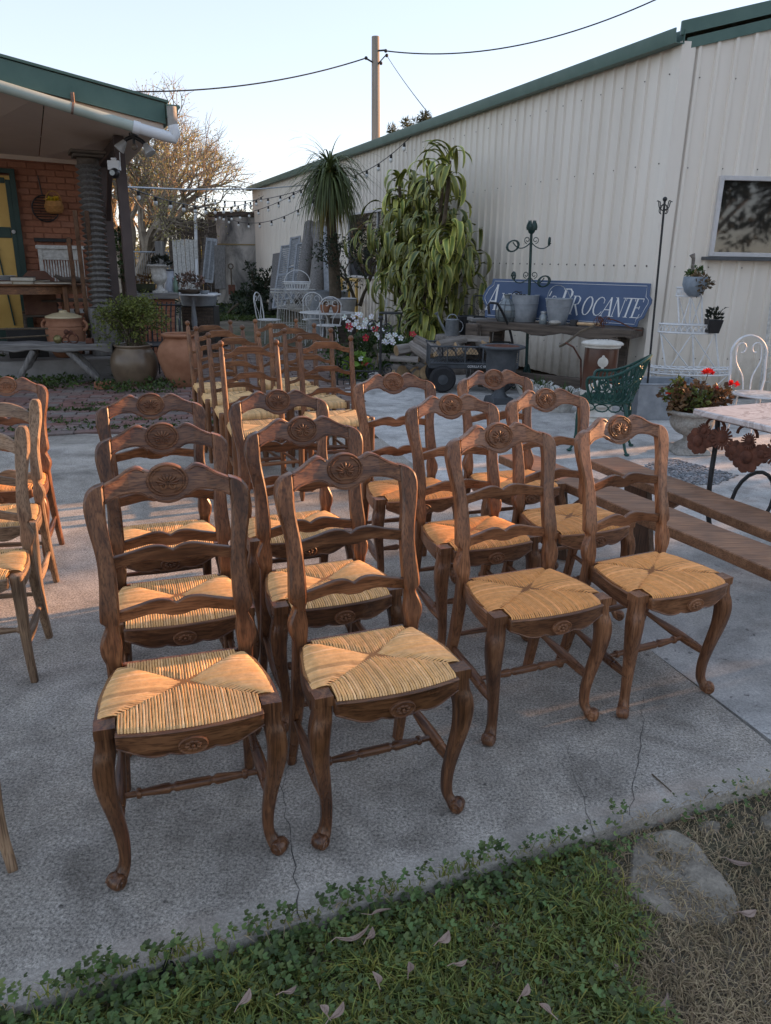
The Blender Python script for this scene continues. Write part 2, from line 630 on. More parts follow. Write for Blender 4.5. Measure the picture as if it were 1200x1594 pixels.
# gutter on the long eave: a real trough profile
mb = MB()
gp = [(0.0, 0), (0.0, .13), (.006, .13), (.006, .006), (.10, .006), (.118, .10), (.118, .13), (.132, .13), (.132, .095), (.112, 0)]
def gut(a, b, t):
    q = SC+SU*t+SN*(.035+a)
    return (q.x, q.y, EAVE-.03+b)
mb.prism([(a, b) for a, b in gp], gut, -.05, 19.95)
mb.build('gutter', m_green, shed, 30)
mb = MB()      # barge board and flashing on the gable
for zz, hh, off in ((.10, .125, .05), (-.02, .10, .036)):
    a = SC+GU*(-.06 if zz > 0 else .02)+GN*off
    b = SC+GU*5.3+GN*off
    L = 5.3
    mb.add([(a.x, a.y, EAVE-.05+zz), (b.x, b.y, EAVE-.05+zz+ROOF_S*L), (b.x, b.y, EAVE-.05+zz+hh+ROOF_S*L), (a.x, a.y, EAVE-.05+zz+hh),
            (a.x-GN.x*.03, a.y-GN.y*.03, EAVE-.05+zz), (b.x-GN.x*.03, b.y-GN.y*.03, EAVE-.05+zz+ROOF_S*L), (b.x-GN.x*.03, b.y-GN.y*.03, EAVE-.05+zz+hh+ROOF_S*L), (a.x-GN.x*.03, a.y-GN.y*.03, EAVE-.05+zz+hh)],
           [(0, 1, 2, 3), (4, 7, 6, 5), (0, 4, 5, 1), (3, 2, 6, 7), (0, 3, 7, 4), (1, 5, 6, 2)])
mb.build('barge_board', m_green, shed, 20)
mb = MB()      # roof deck and the shed's other walls, closed box
def q3(p, z): return (p.x, p.y, z)
a0, a1 = SC+SN*.03, SC+SU*19.8+SN*.03
b0, b1 = SC+GU*5.3, SC+SU*19.8+GU*5.3
mb.add([q3(a0, EAVE+.09), q3(a1, EAVE+.09), q3(b1, EAVE+.09+ROOF_S*5.3), q3(b0, EAVE+.09+ROOF_S*5.3), q3(a0, EAVE+.06), q3(a1, EAVE+.06), q3(b1, EAVE+.06+ROOF_S*5.3), q3(b0, EAVE+.06+ROOF_S*5.3)],
       [(0, 1, 2, 3), (7, 6, 5, 4), (0, 4, 5, 1), (1, 5, 6, 2), (2, 6, 7, 3), (3, 7, 4, 0)])
mb.build('roof', m_green, shed, 20)
mb = MB()
mb.add([q3(SC+SU*19.8, 0), q3(b1, 0), q3(b1, EAVE+ROOF_S*5.2), q3(SC+SU*19.8, EAVE)], [(0, 1, 2, 3)])
mb.add([q3(b0, 0), q3(b1, 0), q3(b1, EAVE+ROOF_S*5.2), q3(b0, EAVE+ROOF_S*5.2)], [(0, 1, 2, 3)])
mb.build('rear_wall', m_steel, shed, 20)
# windows: frame, sill, panes with a dark sheet behind, painting in the dim room
def m_pane(name):
    n = N(name)
    n.b.inputs['Base Color'].default_value = (.012, .013, .014, 1)
    n.b.inputs['Roughness'].default_value = .03
    n.b.inputs['Specular IOR Level'].default_value = 1.0
    n.b.inputs['IOR'].default_value = 1.9
    n.b.inputs['Alpha'].default_value = .55
    return n.m
m_glass = m_pane('window_glass')
m_frame = m_simple('aluminium_frame', (.48, .46, .45), (.58, .56, .55), 12, .45)
m_dark = m_simple('dim_room_sheet', (.02, .017, .014), (.05, .04, .032), 2, .9)
def wall_window(parent, P0, u, nrm, L, z0, z1, mull, sill=True):
    """P0: 2-D lower corner on the wall; u along; L length"""
    w_ = MB()
    for a, b in ((0, .045), (L-.045, .045)):
        c_ = P0+u*(a+b/2)+nrm*.045
        w_.box((c_.x, c_.y, (z0+z1)/2), (b, .05, z1-z0), Matrix.Rotation(math.atan2(u.y, u.x), 3, 'Z'))
    for z, h in ((z0+.0225, .045), (z1-.0225, .045)):
        c_ = P0+u*(L/2)+nrm*.047
        w_.box((c_.x, c_.y, z), (L-.09, .05, h), Matrix.Rotation(math.atan2(u.y, u.x), 3, 'Z'))
    for mfrac in mull:
        c_ = P0+u*(L*mfrac)+nrm*.044
        w_.box((c_.x, c_.y, (z0+z1)/2), (.035, .04, z1-z0-.09), Matrix.Rotation(math.atan2(u.y, u.x), 3, 'Z'))
    fr = w_.build('window_frame', m_frame, parent, 30, .003)
    edges = [0]+list(mull)+[1]
    for e0, e1 in zip(edges, edges[1:]):
        pn = MB()
        a, b = P0+u*(L*e0+.02)+nrm*.036, P0+u*(L*e1-.02)+nrm*.036
        pn.add([q3(a, z0+.02), q3(b, z0+.02), q3(b, z1-.02), q3(a, z1-.02)], [(0, 1, 2, 3)])
        pn.build('pane', m_glass, fr, 0)
    bx = MB()      # dark sheet standing in for the unlit room, in front of the ribs
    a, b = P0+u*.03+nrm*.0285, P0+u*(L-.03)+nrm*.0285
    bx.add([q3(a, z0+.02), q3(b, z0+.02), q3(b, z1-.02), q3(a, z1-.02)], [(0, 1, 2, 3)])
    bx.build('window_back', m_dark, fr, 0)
    if sill:
        s_ = MB()
        c_ = P0+u*(L/2)+nrm*.06
        s_.box((c_.x, c_.y, z0-.022), (L+.12, .12, .035), Matrix.Rotation(math.atan2(u.y, u.x), 3, 'Z'))
        s_.build('sill', m_simple('slate_sill', (.05, .055, .06), (.09, .095, .1), 10, .5), fr, 30, .004)
    return fr
p = gabpt(1100, 399)
wall_window(shed, Vector((p.x, p.y)), GU, GN, 2.2, p.z, gabpt(1115, 274).z, (.36, .68))
p, p2 = wallpt(545, 455), wallpt(648, 318)
t0, t1 = (Vector((p.x, p.y))-SC).dot(SU), (Vector((p2.x, p2.y))-SC).dot(SU)
zt = wallpt(600, 325).z
wall_window(shed, SC+SU*t1, SU, SN, t0-t1, zt-1.35, zt, (.5,), False)

# ------------------------------------------------------------------ the brick house with its verandah
HO, HA, HB = Vector((-3.2, 9.7)), Vector((-.902, -.431)).normalized(), Vector((-.431, .902)).normalized()
def hp(a, b, z): 
    q = HO+HA*a+HB*b
    return Vector((q.x, q.y, z))
HM = Matrix(((HA.x, HB.x, 0, HO.x), (HA.y, HB.y, 0, HO.y), (0, 0, 1, 0), (0, 0, 0, 1)))
house = thing('brick_house', 'red brick house with open verandah, green fascia and yellow door', 'house', (0, 0, 0))
def hb():
    m_ = MB()
    m_.M = HM
    return m_
FL = .26
m_floor = m_simple('verandah_concrete', (.20, .185, .17), (.31, .29, .27), 5, .85, .3, world=True)
hb().box((4, 2.0, FL/2-.03), (8.2, 4.3, FL+.06)).build('verandah_floor', m_floor, house, 30, .01)
# wall: courses of single bricks proud of recessed mortar
m_mortar = m_simple('red_mortar', (.25, .105, .066), (.32, .14, .09), 20, .9, world=True)
n = N('wall_brick')
v = n.coord(world=True)
oi = n.n('ObjectInfo')
f = n.noise(v, 25, 4, .6)
c = n.ramp(oi.outputs['Random'], [(0, (.29, .115, .066)), (.5, (.36, .15, .088)), (1, (.33, .145, .092))])
c = n.mix(.6, c, n.ramp(f, [(.3, (.7, .7, .7)), (.7, (1.2, 1.2, 1.2))]), 'MULTIPLY')
n.bump(f, .4, .004)
m_wbrick = n.out(c, .85, 0, .3)
WB = 2.1
hb().box((4, WB+.15, 1.6), (8, .27, 3.2)).build('wall', m_mortar, house, 20)
wallo = house.children[-1]
wbrick = MB().box((0, 0, 0), (.226, .02, .072)).mesh('wall_brick', m_wbrick, 30, .004)
rot = math.atan2(HA.y, HA.x)
cand = []
for j in range(40):
    for i in range(13):
        a = .13+(i+.5*(j % 2))*.236
        z = FL+.05+j*.082
        cand.append((a, z))
def hid(a, z): return (1.09 < a < 2.08 and z < 2.52)
cand = [c_ for c_ in cand if not hid(*c_) and c_[0] < 2.9 and c_[1] < 2.80]
cand.sort(key=lambda c_: c_[0])
for a, z in cand[:285]:
    o = link('brick', wbrick, wallo)
    o.location = hp(a, WB+.008+rnd.uniform(-.002, .002), z)
    o.rotation_euler = (0, 0, rot)
mb = hb()
for a, z in cand[285:]:
    mb.box((a, WB+.008, z), (.226, .02, .072))
for j in range(40):
    for i in range(12, 34):
        a = .13+(i+.5*(j % 2))*.236
        z = FL+.05+j*.082
        if not hid(a, z) and a < 7.8 and (a, z) not in cand:
            mb.box((a, WB+.008, z), (.226, .02, .072))
o = mb.build('brickwork', m_wbrick, wallo, 30)
o['kind'] = 'stuff'
# door
m_dgreen = m_simple('door_green', (.012, .038, .032), (.022, .055, .046), 6, .45, .05)
m_yellow = m_simple('door_yellow', (.55, .33, .085), (.66, .42, .12), 4, .5, .08, vary=0)
dr = hb()
dr.box((1.6, WB-.02, 1.36), (.86, .07, 2.2))
door = dr.build('door', m_yellow, house, 30)
fr = hb()
for a in (1.15, 2.05):
    fr.box((a, WB-.03, 1.38), (.07, .10, 2.24))
fr.box((1.6, WB-.031, 2.52), (.97, .10, .06))
for a, w_ in ((1.215, .06), (1.985, .06)):
    fr.box((a, WB-.062, 1.36), (w_, .02, 2.1))
for z, h in ((.36, .2), (1.74, .14), (2.40, .07)):
    fr.box((1.6, WB-.061, z), (.70, .02, h))
fr.bar((1.36, WB-.06, .5), (1.46, WB-.06, 1.66), .05, .02)
fr.bar((1.84, WB-.06, .5), (1.74, WB-.06, 1.66), .05, .02)
fr.build('door_frame', m_dgreen, door, 30, .004)
hb().lathe([(.012, 0), (.012, .03), (.024, .035), (.026, .05), (.015, .06)], 12, (1.22, WB-.07, 1.75), (0, -1, 0)).build('door_knob', m_frame, door)
# soffit, fascia, roof
m_soffit = m_simple('soffit_lining', (.62, .50, .41), (.70, .575, .48), 2, .7, .05, world=True)
ZF = lambda a: 3.01+.165*(a+.38)       # top of fascia
BF = -.96
mb = MB(); mb.M = HM
for k in range(5):
    a0, a1 = -.36+k*1.15, -.36+(k+1)*1.15-.012
    V = []
    for a in (a0, a1):
        V += [(a, BF+.02, ZF(a)-.20), (a, WB+.02, 2.70+.02*a), (a, BF+.02, ZF(a)-.185), (a, WB+.02, 2.715+.02*a)]
    mb.add(V, [(0, 1, 5, 4), (2, 6, 7, 3), (0, 4, 6, 2), (1, 3, 7, 5), (0, 2, 3, 1), (4, 5, 7, 6)])
mb.build('soffit', m_soffit, house, 20)
mb = hb()
for b in (-.1, .95):
    mb.bar((-.36, b, 2.76+(.10 if b < 0 else 0)), (5, b, 3.42 if b < 0 else 3.12), .04, .008)
mb.bar((-.3, WB-.01, 2.68), (6, WB-.01, 2.80), .05, .07)
mb.build('cover_strip', m_soffit, house, 20)
mb = hb()
mb.prism([(-.38, ZF(-.38)-.20), (5.5, ZF(5.5)-.22), (5.5, ZF(5.5)), (-.38, ZF(-.38))], lambda a, z, t: (a, t, z), BF-.03, BF)
mb.build('fascia', m_green, house, 20)
mb = hb()
mb.prism([(-.36, ZF(-.38)-.26), (5.5, ZF(5.5)-.28), (5.5, ZF(5.5)-.222), (-.36, ZF(-.38)-.202)], lambda a, z, t: (a, t, z), BF+.01, BF+.05)
mb.build('fascia_strip', m_soffit, house, 20)
mb = hb()
mb.add([(-.42, BF-.05, ZF(-.42)+.01), (6, BF-.05, ZF(6)+.01), (6, 6, ZF(6)+.01), (-.42, 6, ZF(-.42)+.01), (-.42, BF-.05, ZF(-.42)+.035), (6, BF-.05, ZF(6)+.035), (6, 6, ZF(6)+.035), (-.42, 6, ZF(-.42)+.035)],
       [(3, 2, 1, 0), (4, 5, 6, 7), (0, 1, 5, 4), (1, 2, 6, 5), (2, 3, 7, 6), (3, 0, 4, 7)])
mb.build('roof', m_green, house, 20)
mb = hb()
mb.prism([(-.39, 2.87), (-.39, 3.0), (-.53, 3.0), (-.54, 2.975), (-.515, 2.95), (-.50, 2.875), (-.47, 2.86)], lambda a, z, t: (a, t, z), BF-.06, 6)
mb.build('gutter', m_green, house, 20)
m_brown = m_simple('brown_post_paint', (.052, .036, .034), (.085, .06, .055), 4, .5, .06, world=True)
mb = hb()
mb.box((.0, -.02, 1.46), (.115, .115, 2.66-.02))
mb.build('verandah_post', m_brown, house, 20, .004)
hb().box((-.0, 1.75, 1.45), (.12, .12, 2.5)).build('verandah_post', m_brown, house, 20, .004)
mb = hb()
mb.bar((.0, -.1, 2.70), (.0, 2.1, 2.66), .13, .11)
mb.bar((.0, 1.75, 1.9), (.0, .9, 2.62), .06, .05)
mb.build('beam', m_brown, house, 20, .004)
# PVC pipe under the fascia with bracket, collar and elbow
m_pipe = m_simple('painted_pipe', (.30, .36, .31), (.42, .46, .41), 5, .5, .1)
m_pvc = m_simple('white_pvc', (.62, .63, .64), (.7, .71, .72), 5, .4, .05)
mb = MB()
A_, B_, C_, E_ = D(-60, 116, 8.15), D(210, 198, 8.75), D(262, 213, 8.86), D(270, 215, 8.88)
mb.tube([A_, A_.lerp(B_, .5), B_], .054, 16)
pipe = mb.build('drain_pipe', m_pipe, house, 50)
mb = MB()
mb.tube([B_-(B_-A_).normalized()*.02, B_+(C_-B_).normalized()*.05], .064, 16)
mb.tube([B_, C_, E_+Vector((.005, .0, -.005)), E_+Vector((.02, 0, .035)), E_+Vector((.0, .0, .12))], .056, 16)
mb.build('pipe_elbow', m_pvc, pipe, 50)
mb = MB()
top = D(262, 178, 8.9)
mb.tube([E_+Vector((0, 0, .10)), E_+Vector((0, .0, .30))], .05, 16)
mb.build('downpipe', m_simple('weathered_pipe', (.25, .23, .2), (.42, .40, .36), 14, .7), pipe, 50)
mb = MB()
q = A_.lerp(B_, .62)
mb.tube([q-(B_-A_).normalized()*.012, q+(B_-A_).normalized()*.012], .058, 16)
mb.box(q+Vector((0, .03, .09)), (.03, .02, .12))
mb.build('pipe_bracket', m_simple('rusty_strap', (.12, .05, .03), (.3, .24, .2), 20, .7), pipe, 40)
# ------------------------------------------------------------------ rush-seated chairs with carved crests
def lerp_tab(tab, z):
    for (a, x), (b, y) in zip(tab, tab[1:]):
        if a <= z <= b or (b <= z <= a):
            t = (z-a)/(b-a) if b != a else 0
            return x+(y-x)*t
    return tab[0][1] if abs(z-tab[0][0]) < abs(z-tab[-1][0]) else tab[-1][1]
def smooth_tab(tab, n=4):
    """Catmull-Rom through table rows"""
    out = []
    P = [tab[0]]+list(tab)+[tab[-1]]
    for i in range(1, len(P)-2):
        p0, p1, p2, p3 = P[i-1], P[i], P[i+1], P[i+2]
        for k in range(n):
            t = k/n
            out.append(tuple(.5*(2*b+(c-a)*t+(2*a-5*b+4*c-d)*t*t+(3*b-a-3*c+d)*t**3) for a, b, c, d in zip(p0, p1, p2, p3)))
    out.append(tuple(P[-2]))
    return out
STILE_Y = [(0, .242), (.2, .188), (.4, .152), (.47, .146), (.6, .163), (.75, .2), (.9, .24), (1, .268)]
def stile_y(z):
    return lerp_tab(STILE_Y, z)
def cabriole(s, foot):
    """front leg: swept square section along an S curve, ending in a scroll toe"""
    mb = MB()
    d = Vector((s*.707, -.707, 0))
    base = Vector((s*.188, -.122, 0))
    tab = [(.447, 0, .0225), (.40, .001, .023), (.37, .010, .0245), (.33, .016, .0235), (.27, .011, .020), (.19, -.006, .0165), (.12, -.018, .0145), (.07, -.019, .0135), (.045, -.012, .0145), (.024, .002, .016), (.008, .006, .013)]
    if not foot:
        tab = [(.447, 0, .0225), (.40, .001, .022), (.33, .002, .020), (.2, .0, .0165), (.1, .006, .0145), (.04, .014, .014), (0, .018, .013)]
    tab = smooth_tab(tab, 3)
    V, F = [], []
    for (z, o, h) in tab:
        c = base+d*o
        ch = h*.72
        for (a, b) in ((-ch, -h), (ch, -h), (h, -ch), (h, ch), (ch, h), (-ch, h), (-h, ch), (-h, -ch)):
            V.append((c.x+a, c.y+b, z))
    n = len(tab)
    for i in range(n-1):
        for k in range(8):
            l = (k+1) % 8
            F.append((i*8+k, (i+1)*8+k, (i+1)*8+l, i*8+l))
    F.append(tuple(range(8)))
    F.append(tuple(reversed(range((n-1)*8, n*8))))
    mb.add(V, F)
    if foot:
        # block of the seat corner
        mb.box((s*.188, -.122, .441), (.047, .047, .026))
        p = Vector((-d.y, d.x, 0))
        c = base+d*.014+Vector((0, 0, .0215))
        mb.lathe([(.004, -.019), (.016, -.018), (.020, -.013), (.0215, 0), (.020, .013), (.016, .018), (.004, .019)], 14, c, p)
        for q in (-1, 1):
            sp = []
            for k in range(15):
                a = k*.62
                rr = .017*(1-k/17)
                sp.append(c+p*(q*.0185)+d*(math.cos(a)*rr)+Vector((0, 0, math.sin(a)*rr)))
            mb.tube(sp, .0026, 5)
    return mb
def rear_stile(s, ear):
    mb = MB()
    low = [(0, .163, .189), (.1, .158, .188), (.25, .151, .187), (.40, .148, .187), (.455, .149, .187)]
    up = [(.465, .149, .188), (.485, .146, .196), (.51, .145, .198), (.535, .148, .189), (.556, .149, .180), (.566, .146, .183), (.575, .144, .192), (.61, .143, .191), (.66, .143, .187), (.71, .145, .186), (.75, .149, .190), (.79, .154, .198), (.825, .1565, .204), (.85, .1560, .2070), (.868, .155, .2065), (.885, .155, .2020), (.898, .155, .192), (.907, .155, .178), (.912, .155, .160)]
    if ear:
        up = up[:-8]+[(.79, .148, .196), (.83, .150, .203), (.87, .152, .206), (.905, .155, .205), (.925, .160, .201), (.934, .168, .193)]
    rows = low+smooth_tab(up, 2)
    V, F = [], []
    for (z, a, b) in rows:
        y = stile_y(z)
        th = .0155 if z > .44 else .017
        a2, b2 = (s*a, s*b)
        e = min(.006, (b-a)*.3)*s
        for (x, yy) in ((a2+e, y-th), (b2-e, y-th), (b2, y-th+.006), (b2, y+th-.004), (b2-e, y+th), (a2+e, y+th), (a2, y+th-.004), (a2, y-th+.006)):
            V.append((x, yy, z))
    n = len(rows)
    for i in range(n-1):
        for k in range(8):
            l = (k+1) % 8
            F.append((i*8+k, i*8+l, (i+1)*8+l, (i+1)*8+k))
    F.append(tuple(reversed(range(8))))
    F.append(tuple(range((n-1)*8, n*8)))
    mb.add(V, F)
    return mb
def crest_fn(x, z, t):
    return (x, stile_y(z)+.022*(1-min(1, (x/.155)**2))+t, z)
def mirror_edge(half):
    """half runs from the middle (x=0) out; give the whole edge from -x to +x"""
    return [(-a, b) for a, b in reversed(half[1:])]+list(half)
def crest_rail(plain):
    mb = MB()
    if plain:
        top = smooth_tab([(0, .915), (.04, .917), (.08, .910), (.12, .895), (.152, .876)], 3)
        bot = smooth_tab([(0, .855), (.04, .853), (.08, .852), (.12, .842), (.152, .828)], 3)
    else:
        top = smooth_tab([(0, .925), (.03, .928), (.052, .934), (.066, .9435), (.080, .9455), (.10, .938), (.125, .923), (.155, .911)], 3)
        bot = smooth_tab([(0, .850), (.022, .854), (.038, .862), (.046, .868), (.049, .865), (.056, .871), (.075, .880), (.10, .8805), (.13, .875), (.155, .864)], 3)
        xs = [.155*i/28 for i in range(29)]
        top = [(x, lerp_tab(top, x)) for x in xs]
        bot = [(x, lerp_tab(bot, x)) for x in xs]
    mb.band(mirror_edge(top), mirror_edge(bot), crest_fn, -.012, .010)
    if not plain:
        # raised lip following the lower edge, and the groove line of the moulding
        e = [(x, z+.006) for x, z in mirror_edge(bot)]
        mb.tube([Vector(crest_fn(x, z, -.0125)) for x, z in e], .0022, 5)
        e = [(x, z-.005) for x, z in mirror_edge(top) if abs(x) > .055]
        for sg in (-1, 1):
            mb.tube([Vector(crest_fn(x, z, -.0125)) for x, z in e if x*sg > 0], .002, 5)
    return mb
def shell_carving():
    """oval cartouche with a fan of ribs over two volutes"""
    mb = MB()
    cz, rx, rz = .9085, .0525, .0410
    def pt(a, b, t):
        return Vector(crest_fn(a, cz+b, -.012-t))
    rings = [(1.0, -.014), (1.0, .0005), (.985, .0035), (.93, .0045), (.89, .0035), (.86, .0012), (.6, .0022), (.3, .003), (0.02, .003)]
    n = 30
    V, F = [], []
    for (k, t) in rings:
        for i in range(n):
            a = 2*math.pi*i/n
            V.append(pt(rx*k*math.cos(a), rz*k*math.sin(a), t))
    for j in range(len(rings)-1):
        for i in range(n):
            l = (i+1) % n
            F.append((j*n+i, j*n+l, (j+1)*n+l, (j+1)*n+i))
    F.append(tuple((len(rings)-1)*n+i for i in range(n)))
    mb.add(V, F)
    # fan ribs
    for i in range(9):
        a = R(-10+200*i/8)
        L = .026 if i not in (0, 8) else .02
        p = [pt(math.cos(a)*q*1.12, -.006+math.sin(a)*q*.92, .004+.0035*math.sin(math.pi*min(1, q/L))) for q in (.006, L*.45, L*.8, L)]
        mb.tube(p, [.0014, .0026, .0038, .0018], 6)
    for sg in (-1, 1):
        sp = [pt(sg*.0125+sg*math.cos(k*.7+2.2)*.0095*(1-k/13), -.0135+math.sin(k*.7+2.2)*.0095*(1-k/13), .0045) for k in range(11)]
        mb.tube(sp, .0028, 6)
        # leafy edge of the cartouche
        ed = [pt(sg*rx*.78*math.cos(a), rz*.78*math.sin(a), .0035) for a in [R(-70+15*k) for k in range(10)]]
        mb.tube(ed, [.0012+.0014*(k % 2) for k in range(10)], 5)
    return mb
def ladder_slat(z0, hw, plain=False):
    mb = MB()
    top = smooth_tab([(0, .012), (.008, .017), (.022, .0245), (.045, .028), (.07, .025), (.10, .018), (hw, .010)], 3)
    bot = smooth_tab([(0, -.022), (.02, -.0205), (.036, -.014), (.040, -.0165), (.052, -.0115), (.075, -.0105), (.10, -.0145), (hw, -.021)], 3)
    xs = [hw*i/24 for i in range(25)]
    T = mirror_edge([(x, z0+lerp_tab(top, x)) for x in xs])
    B = mirror_edge([(x, z0+lerp_tab(bot, x)) for x in xs])
    mb.band(T, B, lambda x, z, t: (x, stile_y(z0)+.016*(1-min(1, (x/.155)**2))+t, z), -.008, .008)
    return mb
def seat_edges():
    """outline of the rush: front edge bowed, sides bowed, back straight. returns functions"""
    fy = lambda x: -.152-.026*(1-(x/.19)**2)      # front edge y at x
    by = lambda x: .150
    def sx(y):                                     # half width at y
        t = (y+.150)/.30
        return .205-.045*t+.016*math.sin(math.pi*max(0, min(1, t)))
    return fy, by, sx
def rush_mesh(name, m, seed=1, hi=(.5, .30, .115)):
    mb = MB()
    rr = random.Random(seed)
    fy, by, sx = seat_edges()
    C0 = (0, .018)
    FC = (.161, -.098)     # where the seams start, at the corner blocks
    BC = (.138, .122)
    ZT = .457
    def zs(x, y, e, seam):
        """height: e = distance from the outer edge, seam = distance from the diagonal"""
        z = ZT+.007*min(1, e/.05)-.007*max(0, 1-seam/.014)
        z -= .006*math.exp(-((x*x+(y-.018)**2)/.006))
        if e < .012:
            z -= .010*(1-e/.012)**2
        return z
    def tint():
        k = rr.gauss(1, .05)
        g = rr.random()
        a = (1.0*k, (1.0-.07*g)*k, (1.0-.25*g)*k)
        if rr.random() < .05: a = (.72, .68, .6)
        if rr.random() < .06: a = (1.22, 1.25, 1.3)
        return a
    def strand(p0, p1, wv, e_at):
        """half-round strand from the rim p0 to the diagonal p1"""
        nseg, nc = 7, 4
        hs = rr.uniform(.8, 1.15); ph = rr.uniform(0, 6); jx, jy = (.0004, 0) if abs(wv[0]) > 1e-5 else (0, .0004)
        V, F = [], []
        for i in range(nseg):
            t = [0, .03, .1, .25, .5, .78, 1][i]
            px, py = p0[0]+(p1[0]-p0[0])*t, p0[1]+(p1[1]-p0[1])*t
            L = math.dist(p0, p1)
            z = zs(px, py, t*L, (1-t)*L)
            for k in range(nc+1):
                a = -1+2*k/nc
                h = math.sqrt(max(0, 1-a*a))*.0030*hs
                V.append((px+wv[0]*a+jx*math.sin(t*9+ph), py+wv[1]*a+jy*math.sin(t*9+ph), z+h-.0034))
        # wrap down over the rail
        V2 = [(v[0], v[1], v[2]-.018) for v in V[:nc+1]]
        o = len(V)
        V += V2
        for i in range(nseg-1):
            for k in range(nc):
                F.append((i*(nc+1)+k, i*(nc+1)+k+1, (i+1)*(nc+1)+k+1, (i+1)*(nc+1)+k))
        for k in range(nc):
            F.append((o+k, o+k+1, k+1, k))
        mb.tint = tint()
        mb.add(V, F)
    nf = 46
    for i in range(nf):
        x = -FC[0]+(2*FC[0])*(i+.5)/nf
        yd = FC[1]+(C0[1]-FC[1])*(1-abs(x)/FC[0])
        strand((x, fy(x)), (x*(1+rr.uniform(-.01, .01)), yd+rr.uniform(0, .003)), (FC[0]/nf*.86, 0), 0)
    nb = 40
    for i in range(nb):
        x = -BC[0]+(2*BC[0])*(i+.5)/nb
        yd = BC[1]+(C0[1]-BC[1])*(1-abs(x)/BC[0])
        strand((x, by(x)), (x, yd-rr.uniform(0, .003)), (-BC[0]/nb*.86, 0), 0)
    ns = 38
    for sg in (-1, 1):
        y0, y1 = -.098, .122
        for i in range(ns):
            y = y0+(y1-y0)*(i+.5)/ns
            # diagonal x at this strand: maps to front seam below C0 and to back seam above
            if y < C0[1]:
                t = (y-y0)/(C0[1]-y0)
                q = (sg*FC[0]*(1-t), FC[1]+(C0[1]-FC[1])*t)
            else:
                t = (y-C0[1])/(y1-C0[1])
                q = (sg*BC[0]*t, C0[1]+(BC[1]-C0[1])*t)
            x = sx(y)
            dx, dy = q[0]-sg*x, q[1]-y
            strand((sg*x, y), (q[0], q[1]), (0, sg*(y1-y0)/ns*.44), 0)
    mb.tint = (.36, .29, .22)
    # stuffing underneath, tinted dark to paint in the shade between strands
    P = [(-.158, -.14), (.158, -.14), (.16, -.099), (.198, -.097), (.205, -.02), (.185, .08), (.165, .118), (.125, .146), (-.125, .146), (-.165, .118), (-.185, .08), (-.205, -.02), (-.198, -.097), (-.16, -.099)]
    mb.prism(P, lambda a, b, t: (a, b, t), .43, .4525)
    return mb.mesh(name, m, 60)
def seat_frame():
    """curved side rails, back rail"""
    mb = MB()
    fy, by, sx = seat_edges()
    for sg in (-1, 1):
        ys = [-.102+.245*i/10 for i in range(11)]
        T = [(y, .449) for y in ys]
        B = [(y, .395+.006*math.sin(math.pi*i/10)) for i, y in enumerate(ys)]
        mb.band(T, B, lambda y, z, t: (sg*(sx(y)+.006-t), y, z), 0, .020)
    mb.box((0, .158, .425), (.30, .018, .046))
    return mb
def front_apron():
    mb = MB()
    fy, by, sx = seat_edges()
    hw = .166
    xs = [hw*i/16 for i in range(17)]
    bt = smooth_tab([(0, .378), (.03, .379), (.055, .386), (.066, .380), (.10, .381), (.135, .395), (hw, .408)], 3)
    T = mirror_edge([(x, .447) for x in xs])
    B = mirror_edge([(x, lerp_tab(bt, x)) for x in xs])
    f = lambda x, z, t: (x, fy(x)-.004+t-.004*(z-.447)/.06, z)
    mb.band(T, B, f, -.004, .018)
    mb.tube([Vector(f(x, z+.004, -.004)) for x, z in B], .0028, 5)
    mb.tube([Vector(f(x, z-.003, -.004)) for x, z in T], .0030, 5)
    return mb
def apron_rosette():
    mb = MB()
    y = -.178-.010
    cz = .4075
    def pt(a, b, t):
        return Vector((a, y-t+.2*a*a*10*.5, cz+b))
    n = 24
    V, F = [], []
    rings = [(1, -.008), (1, .004), (.93, .006), (.84, .003), (.02, .003)]
    for k, t in rings:
        for i in range(n):
            a = 2*math.pi*i/n
            V.append(pt(.034*k*math.cos(a), .0225*k*math.sin(a), t))
    for j in range(len(rings)-1):
        for i in range(n):
            l = (i+1) % n
            F.append((j*n+i, j*n+l, (j+1)*n+l, (j+1)*n+i))
    F.append(tuple((len(rings)-1)*n+i for i in range(n)))
    mb.add(V, F)
    for i in range(8):
        a = 2*math.pi*i/8+.2
        mb.ball(pt(.0135*math.cos(a), .0095*math.sin(a), .004), .0062, 8, 5, (1.1, .7, .8))
    mb.ball(pt(0, 0, .006), .005, 8, 5)
    return mb
def spindle(a, b, prof, n=10):
    """turned bar from a to b; prof: (t, radius)"""
    a, b = Vector(a), Vector(b)
    mb = MB()
    mb.tube([a+(b-a)*t for t, r in prof], [r for t, r in prof], n)
    return mb
SIDE_TURN = smooth_tab([(0, .009), (.08, .0125), (.18, .0155), (.22, .0165), (.235, .013), (.25, .0165), (.4, .0175), (.6, .0155), (.8, .011), (1, .009)], 2)
CROSS_TURN = [(0, .0075), (.11, .0085), (.115, .013), (.13, .0145), (.145, .013), (.15, .0095), (.2, .0105), (.3, .014), (.335, .0145), (.35, .0100), (.365, .009), (.38, .013), (.395, .0135), (.41, .0125), (.5, .0135), (.59, .0125), (.605, .0135), (.62, .013), (.635, .009), (.65, .0100), (.665, .0145), (.7, .014), (.8, .0105), (.85, .0095), (.855, .013), (.87, .0145), (.885, .013), (.89, .0085), (1, .0075)]

